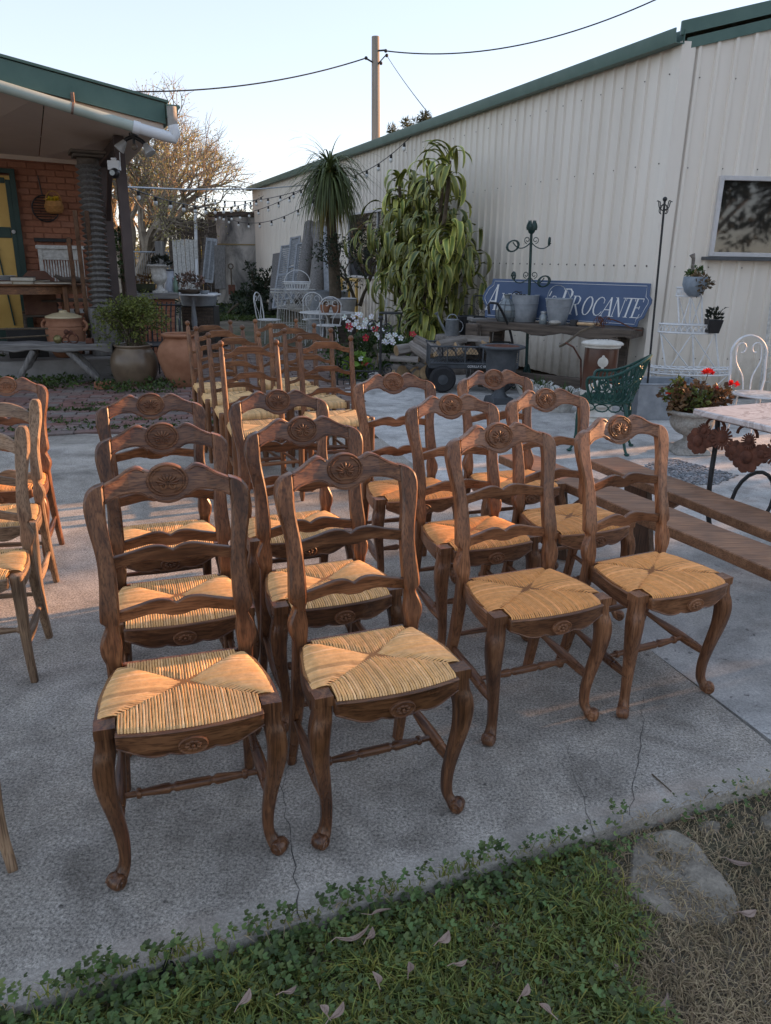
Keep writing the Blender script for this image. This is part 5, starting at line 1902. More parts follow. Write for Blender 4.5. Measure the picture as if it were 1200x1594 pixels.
for x in (.16, CW-.2): mb.tube([(x, .2, .158), (x, .2, zt0)], .014, 6); mb.tube([(x, CD-.2, .158), (x, CD-.2, zt0)], .014, 6)
mb.build('axle', m_iron_grey, cart)
mb = MB(); hx = D(775, 470, CY).x-x0_
hz_ = D(770, 472, CY).z
mb.tube(bez((CW-.02, .3, .30), (CW+.02, .3, .5), (CW-.05, .3, .75), (CW-.25, .2, hz_), 12)+[Vector((CW-.34, .2, hz_+.01)), Vector((CW-.36, .2, hz_-.02)), Vector((CW-.34, .2, hz_-.12))], .015, 8); mb.build('pull_handle', m_plastic, cart, 50)
fc = bpy.data.curves.new('cart_text', 'FONT'); fc.body = 'GORILLA CARTS'; fc.size = .048; fc.extrude = .001
fo = bpy.data.objects.new('cart_text', fc); col.objects.link(fo)
bpy.context.view_layer.update()
me = bpy.data.meshes.new_from_object(fo.evaluated_get(bpy.context.evaluated_depsgraph_get()))
bpy.data.objects.remove(fo)
me.materials.clear(); me.materials.append(m_sign_w)
o = link('lettering', me, cart); o.rotation_euler = (math.pi/2, 0, 0); o.location = (CW*.43, -.0025, zt0+.006)
o.scale = (.72, .8, 1)
def log(p, d, L, r, half, label, group, seed):
    rr = random.Random(seed)
    t = thing('firewood_log', label, 'log', p, 0, group)
    q = Vector((1, 0, 0)).rotation_difference(Vector(d).normalized())
    t.rotation_mode = 'QUATERNION'; t.rotation_quaternion = q @ Quaternion((1, 0, 0), rr.uniform(0, 6.28) if not half else rr.uniform(-.6, .6))
    na = 14
    prof = []
    for k in range(na):
        a = 2*math.pi*k/na
        rad = r*rr.uniform(.88, 1.1)
        y, z = rad*math.cos(a), rad*math.sin(a)
        if half == 1 and z < -.15*r: z = -.15*r
        if half == 2:
            if z < -.1*r: z = -.1*r
            if y < -.1*r: y = -.1*r*rr.uniform(.8, 1.2)
        prof.append((y, z))
    mb = MB(); V, F = [], []
    ns = 6
    for i in range(ns):
        x = -L/2+L*i/(ns-1); b = rr.uniform(.95, 1.05)
        for y, z in prof: V.append((x, y*b+rr.uniform(-.004, .004), z*b+rr.uniform(-.004, .004)))
    for i in range(ns-1):
        for k in range(na): F.append((i*na+k, i*na+(k+1) % na, (i+1)*na+(k+1) % na, (i+1)*na+k))
    mb.add(V, F); mb.build('bark', m_bark, t, 50)
    for s, off in ((-1, 0), (1, (ns-1)*na)):
        mb = MB(); mb.add([tuple(v_) for v_ in V[off:off+na]], [tuple(range(na))]); mb.build('cut_end', m_cut, t, 0)
    return t
place = ['lowest', 'lower', 'middle', 'upper', 'topmost']
pile = [(606, 592, .07, 0, (-.3, 1, 0)), (625, 592, .075, 0, (.2, -1, .0)), (645, 594, .08, 1, (.3, -1, 0)), (664, 592, .075, 0, (.1, -1, 0)),
        (614, 575, .075, 0, (.6, -1, .0)), (636, 577, .085, 1, (.5, -1, -.05)), (657, 577, .08, 0, (.2, -1, 0)), (609, 558, .065, 0, (1, .15, .02)),
        (630, 561, .06, 1, (1, -.25, 0)), (650, 561, .065, 2, (.6, -1, -.1)), (655, 547, .065, 0, (.7, -.7, -.4)), (636, 543, .07, 0, (.8, .4, .1)), (664, 538, .065, 1, (.7, -.6, -.3)), (678, 590, .07, 1, (.1, -1, 0))]
names_p = ['at the low left of the pile', 'with round cut end at pile bottom', 'split with pale end, bottom centre of pile', 'low in pile next to the cart wheel', 'lying crossways at left of pile', 'half split with broad pale end in pile centre', 'with cut end facing out beside the cart', 'weathered, lying along the pile top left by flowers',
           'thin grey, lying across pile middle', 'thin split billet on the pile slope', 'round, sloping down near the cart corner', 'broad grey, high on the pile', 'highest grey slab on the pile by the cart', 'split piece wedged behind cart wheel']
for i, ((px, py, r_g, hf, d), nm) in enumerate(zip(pile, names_p)):
    p = D(px, py, 9.85-(.25 if i > 7 else 0)+.1*(i % 2))
    p.z = max(r_g*.9, p.z)
    log(p, d, .36, r_g, hf, 'firewood log ' + nm, 'firewood log pile', 50+i)
incart = [(685, 545, .06, 2, (.25, 1, .25), 'leaning at the left of the cart'), (700, 548, .08, 1, (.1, 1, .1), 'reddish split, left middle of cart'), (716, 545, .085, 2, (-.1, 1, .05), 'split, centre of cart load'), (731, 552, .08, 1, (.05, -1, 0), 'with pale end facing out, cart middle'),
          (745, 540, .085, 2, (.2, -1, .1), 'pale end facing out at top right of cart load'), (755, 553, .08, 2, (.1, -1, 0), 'pale end, right of cart under top log'), (703, 533, .07, 1, (.9, .4, .15), 'lying across the top left of cart load'), (722, 535, .07, 2, (.5, .8, .1), 'small split, top centre of cart load'), (738, 531, .075, 2, (1, -.3, .0), 'dark end, top of cart load near watering can')]
for i, (px, py, r_g, hf, d, nm) in enumerate(incart):
    p = D(px, py, CY+.30+(.08 if i % 2 else 0)); p.z = max(p.z, zt0+.05+r_g)
    log(p, d, .36, r_g*.85, hf, 'firewood log ' + nm, 'firewood in the cart', 80+i)

# ------------------------------------------------------------------ watering can, dark bucket, lantern table behind the cart
stump = tag(MB().lathe([(.26, 0), (.25, .2), (.24, .40), (.235, .41)], 16, (0, 0, 0)).build('tree_stump', m_bark), 'low round stump under the watering can', 'stump')
p = D(703, 522, 10.6); stump.location = (p.x+.02, 10.66, -.045); stump.scale = (1, 1, (p.z+.045)/.41)
wc = thing('watering_can', 'shiny galvanised watering can behind the firewood cart', 'watering can', (p.x, 10.6, p.z))
mb = MB(); mb.lathe([(.09, 0), (.095, .01), (.09, .2), (.095, .21), (.09, .215), (.06, .22)], 24); mb.build('body', m_zinc, wc, 40)
mb = MB(); mb.tube([(-.085, 0, .05), (-.15, -.02, .15), (-.21, -.03, .27)], [.022, .016, .014], 8); mb.lathe([(.014, 0), (.03, .03), (.03, .035)], 12, (-.21, -.03, .27), (-.5, 0, .85)); mb.build('spout', m_zinc, wc, 40)
mb = MB(); mb.tube(arc((.09, 0, .12), .06, .075, -1.4, 1.4, *XZ), .007, 6); mb.tube(arc((0, 0, .21), .07, .07, 0, math.pi, *XZ), .007, 6); mb.build('handle', m_zinc, wc, 40)
t = bucket('black_bucket', 'tall dark bucket tilted behind the watering can', 'bucket', (p.x+.24, 10.75, p.z-.05), .12, .16, .30, m_plastic, True)
blk = tag(MB().box((0, 0, .2), (.34, .34, .4)).build('timber_block', m_old, None, 30, .01), 'dark timber block under the tall dark bucket', 'block'); blk.location = (p.x+.26, 10.8, -.045); blk.scale = (1, 1, (p.z-.05+.045)/.4)
lt = thing('low_side_table', 'small weathered timber table beside the workbench vice', 'table', (D(750, 540, 10.0).x, 10.0, -.014), .1)
lz = D(750, 497, 10.0).z+.014
MB().box((0, 0, lz), (.36, .34, .04)).build('table_top', m_grey, lt, 30, .004)
for x in (-.14, .14):
    for y in (-.13, .13): MB().box((x, y, lz/2-.01), (.045, .045, lz-.04)).build('leg', m_grey, lt, 30, .004)
ln = thing('wire_lantern', 'open wire lantern frame with scrolled sides on small table', 'lantern', Vector(lt.location)+Vector((-.05, 0, lz+.02)))
mb = MB()
for x in (-.08, .08):
    for y in (-.08, .08): mb.tube([(x, y, 0), (x, y, .27)], .007, 5)
for z in (.01, .27): mb.tube([(-.08, -.08, z), (.08, -.08, z), (.08, .08, z), (-.08, .08, z)], .007, 5, closed=True)
mb.build('frame', m_black, ln)
mb = MB()
for z in (.08, .2):
    for s in (-1, 1): mb.tube(spiral((s*.035, -.08, z), .035, .008, 0, 1.3*s, *XZ, 12), .004, 4)
mb.build('scrollwork', m_black, ln)

# ------------------------------------------------------------------ flower bed and iron plant gate
fb = G(560, 596, -.03)
fp = thing('petunia_planter', 'bushy planter of white petunias and red blooms behind chairs', 'flowers', (fb.x+.1, 10.05, -.03))
r_ = random.Random(31)
mb = MB()
foliage(mb, r_, [((-.25, 0, .35), (.35, .3, .3)), ((.15, 0, .42), (.3, .3, .28)), ((.4, .1, .3), (.35, .3, .25)), ((-.1, -.1, .2), (.5, .3, .2))], 1500, .07, .045, .5); mb.build('foliage', m_leaf, fp, 0)
mb = MB(); foliage(mb, r_, [((-.12, -.32, .20), (.2, .1, .18))], 220, .10, .09, .2, 1, 1.6); mb.build('lime_leaves', m_leafy('lime_leaf', (.08, .14, .02), (.15, .24, .04)), fp, 0)
def bloom(p, rr, colr, name='flower'):
    mb = MB()
    q = Vector((0, 0, 1)).rotation_difference((Vector((0, -1, .5))+rvec(r_)*.6).normalized()).to_matrix().to_4x4()
    mb.M = Matrix.Translation(p) @ q
    for k in range(5):
        a = k*2*math.pi/5
        mb.tint = tuple(c_*r_.uniform(.9, 1.05) for c_ in colr)
        ca, sa = math.cos(a), math.sin(a)
        mb.add([(0, 0, 0), (rr*.8*math.cos(a-.5), rr*.8*math.sin(a-.5), rr*.3), (rr*ca, rr*sa, rr*.32), (rr*.8*math.cos(a+.5), rr*.8*math.sin(a+.5), rr*.3)], [(0, 1, 2, 3)])
    mb.tint = (.7, .6, .15); mb.ball((0, 0, .004), rr*.16, 5, 3)
    return mb.build(name, m_petal, fp, 0)
for px, py in ((548, 494), (556, 500), (563, 492), (570, 497), (552, 507), (560, 510), (574, 503), (580, 511), (567, 507), (545, 512), (585, 520), (596, 515), (601, 524), (606, 520), (611, 527), (604, 533), (612, 532), (597, 531), (616, 523), (608, 527), (623, 525), (599, 534), (541, 503), (563, 559), (535, 496), (590, 527), (577, 492), (620, 545), (555, 490), (588, 505)):
    bloom(D(px+r_.uniform(-2, 2), py+r_.uniform(-2, 2), 9.62)-Vector(fp.location), .04, (.95, .97, 1))
for px, py in ((570, 526), (568, 567), (543, 508), (642, 521), (585, 512)):
    bloom(D(px, py, 9.6)-Vector(fp.location), .05, (.55, .03, .05))
gt = thing('iron_plant_gate', 'low black wrought iron gate with scrolls in front of flowers', 'gate', (D(565, 600, 9.35).x, 9.35, -.03))
gx0, gx1 = D(525, 560, 9.35).x-gt.location.x, D(592, 560, 9.35).x-gt.location.x
gz = lambda py: D(590, py, 9.35).z+.03
mb = MB()
mb.tube([(gx1, 0, 0), (gx1, 0, gz(497))], .018, 6); mb.ball((gx1, 0, gz(495)), .03, 8, 6)
mb.build('post', m_black, gt)
mb = MB(); mb.tube([(gx0, 0, 0), (gx0, 0, gz(560))], .012, 6); mb.build('post', m_black, gt)
mb = MB()
for z in (gz(578), gz(592)): mb.tube([(gx0, 0, z), (gx1, 0, z)], .010, 5)
for k in range(7): mb.tube([(gx0+(gx1-gx0)*k/7, 0, 0), (gx0+(gx1-gx0)*k/7, 0, gz(578))], .006, 5)
mb.build('rail', m_black, gt)
mb = MB()
for x, z in ((gx1-.13, gz(572)), (gx1+.10, gz(575)), (gx0+.1, gz(572)), (gx1-.1, gz(590)), (gx1+.09, gz(592)), (gx1+.07, gz(510)), (gx1-.10, gz(508)), (gx1+.16, gz(590))):
    mb.tube(spiral((x, 0, z), .075, .014, r_.uniform(0, 6), 1.5*r_.choice((-1, 1)), *XZ), .009, 5)
mb.build('scrollwork', m_black, gt)
tb = thing('black_iron_table', 'small black iron table among the flowers by the tub', 'table', (D(608, 520, 11.2).x, 11.2, -.03))
mb = MB(); zt_ = D(608, 486, 11.2).z+.03
mb.lathe([(.02, zt_-.02), (.17, zt_-.02), (.18, zt_-.01), (.17, zt_), (.02, zt_)], 20); mb.build('table_top', m_black, tb, 40)
for k in range(3):
    a = k*2.09; mb = MB(); mb.tube(bez((.15*math.cos(a), .15*math.sin(a), zt_-.02), (.1*math.cos(a), .1*math.sin(a), zt_*.6), (.05*math.cos(a), .05*math.sin(a), zt_*.4), (.2*math.cos(a), .2*math.sin(a), 0), 9), .012, 6); mb.build('leg', m_black, tb)

# ------------------------------------------------------------------ dracaena against the shed
n = N('dracaena_leaf')
c = n.mix(1, n.ramp(n.noise(n.coord(), 6, 3, .6), [(.3, (.75, .75, .75)), (.7, (1.15, 1.15, 1.15))]), n.attr(), 'MULTIPLY')
c = n.vary(c, .45)
n.out(c, .42, 0, .45)
m_drac = n.m
def strap_leaf(seed, L=.62, W=.085, droop=1.6, yellow=.5):
    rr = random.Random(seed); mb = MB(); ns = 9
    p = Vector((0, 0, 0)); ang = R(30); V = []; cols = []; F = []
    tw = rr.uniform(-.3, .3)
    for i in range(ns+1):
        t = i/ns
        w_ = W*(math.sin(math.pi*min(1, t*.92+.1))**.65)*(1 if t < .96 else .35)
        wav = .012*math.sin(t*9+seed)
        nrm = Vector((-math.sin(ang), 0, math.cos(ang)))
        for k, u in enumerate((-1, -.45, 0, .45, 1)):
            V.append(p+Vector((0, u*w_/2*math.cos(tw*t), 0))+nrm*(abs(u)*w_*.16+wav*(u)))
            g_ = (.045, .11, .024) if k in (1, 2, 3) else (.58, .54, .13)
            if k in (1, 3): g_ = (.085, .15, .030)
            if t > .93: g_ = (.2, .14, .06)
            y_ = yellow
            g_ = tuple(a_*(1-y_)+b_*y_ for a_, b_ in zip(g_, (.40, .38, .085)))
            cols.append(g_)
        p = p+Vector((math.cos(ang), 0, math.sin(ang)))*(L/ns)
        ang -= droop/ns*(1.5-t*.6)
    for i in range(ns):
        for k in range(4): F.append((i*5+k, i*5+k+1, i*5+k+6, i*5+k+5))
    mb.v = [tuple(q) for q in V]; mb.f = F; mb.c = cols
    return mb.mesh('leaf', m_drac, 60)
dleaf = [strap_leaf(i, .50+.05*(i % 4), .078, (1.5, 2.0, 2.5, 2.8)[i % 4], (.1, .25, .45, .65, .2, .35)[i % 6]) for i in range(12)]
db = wallpt(655, 520, .75); db.z = -.045
dr = thing('dracaena', 'tall variegated dracaena with long drooping leaves against the shed', 'plant', db)
r_ = random.Random(12)
heads = []
for px, py in ((690, 262), (700, 250), (622, 290), (640, 300), (668, 275), (655, 330), (690, 330), (610, 350), (680, 380), (640, 390), (700, 400), (620, 405), (665, 430), (650, 460), (690, 455), (660, 490), (680, 500), (705, 350)):
    heads.append(wallpt(px, py, r_.uniform(.45, .95))-db)
mb = MB()
for h in heads[:10]:
    mb.tube(bez((r_.uniform(-.2, .2), r_.uniform(-.15, .15), 0), (h.x*.3, h.y*.3, h.z*.4), (h.x, h.y, h.z*.6), h, 9), [.05-.003*k for k in range(9)], 7)
mb.build('trunk', m_stem, dr, 50)
k = 0
for i, h in enumerate(heads):
    for j in range(16):
        o = link('leaf', dleaf[r_.randrange(12)], dr)
        up = j < 5 and i < 9
        o.location = h+Vector((r_.uniform(-.05, .05), r_.uniform(-.05, .05), -.035*j*.6+.05))
        az = r_.uniform(0, 6.28)
        if i >= 9 or r_.random() < .4: az = r_.gauss(-math.pi*.62, .9)
        o.rotation_euler = (r_.uniform(-.3, .3), (-1.0 if up else .1)+r_.uniform(-.25, .35), az)
        s_ = r_.uniform(.85, 1.2); o.scale = (s_, s_, s_)

mb = MB()
for i in range(650):
    h = r_.choice(heads[5:]+heads[3:9]); me_ = dleaf[r_.randrange(12)]
    M_ = Matrix.Translation(h+Vector((r_.gauss(0, .25), r_.gauss(0, .12)+.05, r_.uniform(-.55, .05)))) @ Matrix.Rotation(r_.gauss(-math.pi*.6, 1.0), 4, 'Z') @ Matrix.Rotation(.3+r_.uniform(-.3, .4), 4, 'Y') @ Matrix.Scale(r_.uniform(.7, 1.1), 4)
    o_ = len(mb.v); at = me_.attributes['tint'].data
    k_ = r_.uniform(.75, 1.25)
    mb.v += [tuple(M_ @ q_.co) for q_ in me_.vertices]; mb.f += [tuple(i_+o_ for i_ in p_.vertices) for p_ in me_.polygons]; mb.c += [tuple(c_*k_ for c_ in a_.color[:3]) for a_ in at]
o = mb.build('leaf_mass', m_drac, dr, 60); o['kind'] = 'stuff'

# ------------------------------------------------------------------ ponytail palm
pb_ = wallpt(522, 497, 1.2); pb_.z = -.045
pt_ = thing('ponytail_palm', 'slender trunk palm with grassy drooping crown above leaning posts', 'palm', pb_)
ph = wallpt(513, 268, 1.4)-pb_
mb = MB(); mb.tube(bez((0, 0, 0), (.05, 0, 1.0), (-.1, 0, 2), ph, 10), [.2, .15, .13, .12, .115, .11, .10, .09, .08, .07], 10); mb.build('trunk', m_stem, pt_, 50)
m_palm = m_leafy('palm_leaf', (.075, .10, .03), (.14, .17, .06))
r_ = random.Random(17)
mb = MB()
for k in range(560):
    dead = k > 430
    d = rvec(r_); d.z = r_.uniform(-.1, 1.0) if not dead else r_.uniform(-.9, -.2)
    d.normalize()
    L = r_.uniform(.6, 1.25); p = ph+Vector((0, 0, r_.uniform(-.25, .15))); 
    V, F = [], []
    ns = 7; vel = d*1.0; sd_ = d.cross(Vector((0, 0, 1)))
    sd_ = sd_.normalized() if sd_.length > .01 else Vector((1, 0, 0))
    for i in range(ns+1):
        w_ = .016*(1-(i/ns)**2)+.002
        V += [p-sd_*w_, p+sd_*w_]
        vel = (vel+Vector((0, 0, -.42 if d.z < .6 else -.26))).normalized()
        p = p+vel*(L/ns)
    for i in range(ns): F.append((2*i, 2*i+1, 2*i+3, 2*i+2))
    g_ = r_.uniform(.6, 1.3)
    mb.tint = (g_, g_, g_) if not dead else (g_*2.2, g_*1.4, g_*1.1)
    mb.add(V, F)
mb.build('crown', m_palm, pt_, 0)

# ------------------------------------------------------------------ olive-like shrub in a white tub
tub = thing('white_enamel_tub', 'round white enamel tub holding a small dark shrub', 'tub', (D(530, 492, 15).x, 15, D(530, 494, 15).z))
mb = MB(); mb.lathe([(.24, 0), (.25, .02), (.305, .33), (.32, .345), (.31, .36), (.29, .34), (.24, .28), (.02, .28)], 28); mb.build('body', m_white, tub, 40)
mb = MB(); mb.tube(arc((0, 0, .35), .315, .315, 0, 6.2832, (1, 0, 0), (0, 1, 0), 29)[:-1], .008, 5, closed=True); mb.build('rim', m_simple('blue_rim', (.2, .22, .28), (.3, .32, .38), 5, .4), tub)
blk = tag(MB().box((0, 0, .15), (.6, .5, .3)).build('timber_crate', m_old, None, 30, .01), 'dark crate supporting the round white tub', 'crate'); blk.location = (tub.location.x, 15, -.045); blk.scale = (1, 1, max(.05, tub.location.z+.045)/.3)
ts = thing('potted_shrub', 'small dark leaved shrub with bare forked stems behind white tub', 'shrub', Vector((D(556, 480, 15.3).x, 15.3, tub.location.z+.2)))
r_ = random.Random(23)
mb = MB(); ends = []
def grow(mb, p, d, L, r0, depth, ends, r_, spread=.6, grav=0.0, n_=4, lean_=(0, 0, .12)):
    q = p; pts = [p]; 
    for i in range(n_):
        d = (d+rvec(r_)*.18+Vector(lean_)*.5).normalized(); q = q+d*(L/n_); pts.append(q)
    r1 = r0*.62
    mb.tube(pts, [r0+(r1-r0)*i/n_ for i in range(n_+1)], 6 if r0 > .02 else 4, cap=False)
    if depth == 0: ends.append((q, d)); return
    for k in range(r_.choice((2, 2, 3))):
        dd = (d+rvec(r_)*spread).normalized()
        grow(mb, q, dd, L*r_.uniform(.6, .85), r1, depth-1, ends, r_, spread, grav, n_, lean_)
    if depth > 1 and r_.random() < .7:
        grow(mb, pts[2], (d+rvec(r_)*spread*1.3).normalized(), L*.6, r1*.7, depth-2, ends, r_, spread, grav, n_, lean_)
for s in (-.3, 1): grow(mb, Vector((.05*s, 0, 0)), Vector((.5*s, 0, 1)), .46, .045, 4, ends, r_, .6)
mb.build('branch', m_stem, ts, 50)
mb = MB()
for q, d in ends:
    for k in range(13):
        g_ = r_.uniform(.6, 1.5); mb.tint = (g_, g_, g_*1.1)
        leaf_quad(mb, q+rvec(r_)*.14, rvec(r_), rvec(r_), .075, .03)
mb.build('foliage', m_leaf_d, ts, 0)
# yellow frame against the wall behind
yf_ = wallpt(545, 505, .25); yf_.z = -.045
t = thing('yellow_frame', 'small yellow wooden frame standing behind the tub', 'frame', yf_, math.atan2(SU.y, SU.x)+math.pi)
mb = MB(); h_ = wallpt(545, 432, .25).z
for x in (-.6, -.1, .4): mb.box((x, 0, h_/2), (.07, .05, h_))
mb.box((-.1, .005, h_*.6), (1.1, .05, .07)); mb.box((-.1, .006, h_), (1.1, .05, .07)); mb.build('timber', m_yellow, t, 30, .004)

# ------------------------------------------------------------------ posts, shutters leaning on the far end of the shed
def leaner(name, label, cat, px0, py0, px1, py1, w_, d_, m, off0, group=None, slats=0, louvre=None, rnd_=False):
    a = wallpt(px0, py0, off0); a.z = max(-.045, a.z-.02); b = wallpt(px1, py1, .12)
    t = thing(name, label, cat, a, 0, group)
    ax = (b-a); L = ax.length; z = ax.normalized(); x = Vector((.93, -.36, 0)); x = (x-z*x.dot(z)).normalized(); y = z.cross(x)
    Mx = Matrix(((x.x, y.x, z.x, 0), (x.y, y.y, z.y, 0), (x.z, y.z, z.z, 0), (0, 0, 0, 1)))
    if not slats:
        mb = MB(); mb.M = Mx
        if rnd_: mb.tube([(0, 0, 0), (.01, 0, L*.5), (0, 0, L)], [w_/2, w_/2*.95, w_/2*.9], 10)
        else: mb.box((0, 0, L/2), (w_, d_, L))
        mb.build('timber', m, t, 40, 0 if rnd_ else .008)
    else:
        mb = MB(); mb.M = Mx
        for s in (-1, 1): mb.box((s*(w_/2-.025), 0, L/2), (.05, d_, L))
        for zz in (.04, L*.5, L-.04): mb.box((0, 0, zz), (w_-.1, d_*.9, .08))
        mb.build('frame', m, t, 30, .004)
        sl_ = MB().box((0, 0, 0), (w_-.1, .008, .045), Matrix.Rotation(R(40), 3, 'X')).mesh('slat', m, 30)
        for k in range(slats):
            zz = .1+(L-.2)*(k+.5)/slats
            if abs(zz-L*.5) < .05: continue
            o = link('slat', sl_, t); o.matrix_local = Matrix.Translation(Mx @ Vector((0, 0, zz))) @ Mx
    return t
m_shut = m_simple('grey_shutter_paint', (.17, .18, .19), (.30, .31, .32), 14, .7, .2)
leaner('louvred_shutter', 'pale grey louvred shutter leaning outermost beside the dark shrub', 'shutter', 434, 478, 447, 382, .36, .04, m_shut, 1.2, 'shutters leaning on the shed', 26)
leaner('louvred_shutter', 'narrow grey louvred shutter with rounded top between two others', 'shutter', 450, 465, 460, 369, .3, .04, m_shut, .9, 'shutters leaning on the shed', 28)
leaner('louvred_shutter', 'blue grey louvred shutter next to the thick brown post', 'shutter', 461, 470, 470, 378, .32, .04, m_shut, .9, 'shutters leaning on the shed', 22)
leaner('old_post', 'thick brown weathered post leaning left on the shed wall', 'post', 468, 470, 483, 350, .34, .3, m_greyz, .9, 'weathered posts', rnd_=True)
leaner('old_post', 'thick grey weathered post leaning beside the palm trunk', 'post', 490, 474, 500, 350, .36, .3, m_greyz, .8, 'weathered posts', rnd_=True)
leaner('grey_plank', 'dark plank wedged between the two thick posts', 'plank', 482, 470, 490, 353, .16, .06, m_greyz, .5, 'leaning planks')
leaner('grey_plank', 'pale plank right of the thick grey post', 'plank', 512, 470, 509, 352, .22, .05, m_shut, .5, 'leaning planks')
leaner('grey_plank', 'narrow dark plank between posts and palm', 'plank', 502, 470, 505, 351, .12, .06, m_greyz, .4, 'leaning planks')
leaner('cactus_board', 'dark round topped board leaning left of the shutters', 'board', 427, 480, 433, 395, .32, .06, m_greyz, 1.0)

# ------------------------------------------------------------------ white garden set in the distance
def seat_at(px, py, Y): return Vector((D(px, py, Y).x, Y, -.03))
wire_chair('white wire chair nearest in garden set, heart shaped back facing away', seat_at(512, 500, 12.9), math.pi+.2, 'white garden chairs')
wire_chair('white wire chair behind the round garden table', seat_at(488, 500, 14.1), .15, 'white garden chairs')
wire_chair('white wire chair at far left of garden set seen edge on', seat_at(419, 500, 13.9), 1.35, 'white garden chairs')
wire_chair('white wire chair right of the white tub seen edge on', seat_at(579, 500, 13.4), -1.25, 'white garden chairs')
wt = thing('round_garden_table', 'round white metal garden table with terracotta pots', 'table', (D(510, 487, 13.6).x, 13.6, -.03))
tz = D(510, 486, 13.6).z+.03
mb = MB(); mb.lathe([(.02, tz-.02), (.48, tz-.02), (.5, tz-.01), (.49, tz), (.02, tz)], 30); mb.build('table_top', m_wwhite, wt, 40)
mb = MB(); mb.lathe([(.2, 0), (.19, .03), (.04, .08), (.03, .3), (.045, .4), (.03, tz-.1), (.12, tz-.02)], 16); mb.build('pedestal', m_wwhite, wt, 50)
for px, l in ((506, 'left small terracotta pot on round garden table'), (524, 'right small terracotta pot on round garden table')):
    t = thing('terracotta_pot', l, 'pot', (D(px, 483, 13.5).x, 13.5, tz-.03), 0, 'small terracotta pots')
    mb = MB(); mb.lathe([(.06, 0), (.09, .1), (.1, .1), (.1, .13), (.085, .13), (.05, .09)], 16); mb.build('pot', m_terra, t, 40)
    mb = MB(); foliage(mb, r_, [((0, 0, .14), (.08, .08, .05))], 60, .05, .02, .5); mb.build('succulent', m_leaf_r, t, 0)
wp = thing('wire_plant_table', 'white wire plant table heaped with wire baskets', 'plant stand', (D(457, 487, 14.6).x, 14.6, -.03))
mb = MB(); z1 = D(457, 455, 14.6).z+.03; z2 = D(457, 480, 14.6).z+.03
for z, q in ((z1, .42), (z2, .30), (z2*.45, .38)):
    for dz in (0, .05): mb.tube(arc((0, 0, z+dz), q, q*.7, 0, 6.2832, (1, 0, 0), (0, 1, 0), 29)[:-1], .008, 5, closed=True)
for k in range(18):
    a = 2*math.pi*k/18; b = a+.6
    mb.tube([(.42*math.cos(a), .29*math.sin(a), z1), (.30*math.cos(b), .21*math.sin(b), z2)], .006, 4)
    mb.tube([(.42*math.cos(b), .29*math.sin(b), z1), (.30*math.cos(a), .21*math.sin(a), z2)], .006, 4)
    mb.tube([(.30*math.cos(a), .21*math.sin(a), z2), (.36*math.cos(a), .26*math.sin(a), 0)], .006, 4)
mb.build('wire_frame', m_wwhite, wp)
bk = thing('wire_basket', 'white wire basket with hoop handle on the plant table', 'basket', Vector(wp.location)+Vector((.08, 0, z1+.055)))
mb = MB()
for z, q in ((0, .2), (.1, .24), (.13, .25)): mb.tube(arc((0, 0, z), q, q*.8, 0, 6.2832, (1, 0, 0), (0, 1, 0), 29)[:-1], .009, 5, closed=True)
for k in range(26):
    a = 2*math.pi*k/26; mb.tube([(.2*math.cos(a), .16*math.sin(a), 0), (.25*math.cos(a), .2*math.sin(a), .13)], .006, 4)
mb.build('wire', m_white, bk)
mb = MB(); mb.tube(arc((0, 0, .12), .24, .22, 0, math.pi, (1, 0, 0), (0, 0, 1), 17), .008, 5); mb.build('handle', m_white, bk)
gz_ = bucket('zinc_bath', 'round zinc bath half hidden behind the white garden chairs', 'bath', (D(508, 478, 16).x, 16, -.03), .38, .45, D(508, 453, 16).z+.03, m_zincd, False)
# ------------------------------------------------------------------ bleached chairs at the left edge
def left_chairs():
    pr = shell_chair('bleached', 'pale', True, 3)
    place_chairs(pr, [
        (-1.455, 2.455, .20, 'bleached pale oak rush chair, second at left edge, sunlit seat'),
        (-1.655, 3.0, .20, 'bleached pale oak rush chair, third at left edge behind two others'),
        (-1.137, 1.495, .60, 'bleached pale oak chair nearest at left edge, only one leg showing')], 'bleached chairs at the left edge', .92)
    pr2 = shell_chair('chestnut', 'amber', False, 4)
    place_chairs(pr2, [(-1.83, 3.48, .2, 'reddish carved rush chair, rearmost of the left edge row by paving')], 'bleached chairs at the left edge', .93)
left_chairs()

# ------------------------------------------------------------------ verandah: press-screw column
def hw(px, py, b):      # sight line meets the plane b metres behind the verandah edge, in house coordinates
    d = ray(px, py)
    n3 = Vector((HB.x, HB.y, 0)); c3 = Vector((HO.x, HO.y, 0))+n3*b-Vector((0, 0, CAM_H))
    t = c3.dot(n3)/d.dot(n3)
    q = d*t+Vector((0, 0, CAM_H))
    r2 = Vector((q.x, q.y))-HO
    return r2.dot(HA), q.z
a0, _z = hw(146, 350, .25)
cp = thing('press_screw_column', 'tall grey wooden press screw with deep thread on timber block', 'column', hp(a0, .25, FL))
cp.rotation_euler = (0, 0, rot)
mb = MB(); V, F = [], []
nt_, turns = 24, 25
z0, z1 = .58, 2.20
pitch = (z1-z0)/turns
rows = turns*4
for j in range(rows+1):
    ph = (j % 4)/4
    for k in range(nt_):
        a = 2*math.pi*k/nt_
        f_ = (ph) % 1
        rad = {0: .148, 1: .118, 2: .098, 3: .125}[j % 4]
        rad *= 1+.03*math.sin(k*2.3+j)
        V.append((rad*math.cos(a), rad*math.sin(a), z0+j*pitch/4+pitch*.5*(math.sin(a)*.5)))
for j in range(rows):
    for k in range(nt_): F.append((j*nt_+k, j*nt_+(k+1) % nt_, (j+1)*nt_+(k+1) % nt_, (j+1)*nt_+k))
mb.add(V, F); mb.build('thread', m_greyz, cp, 30)
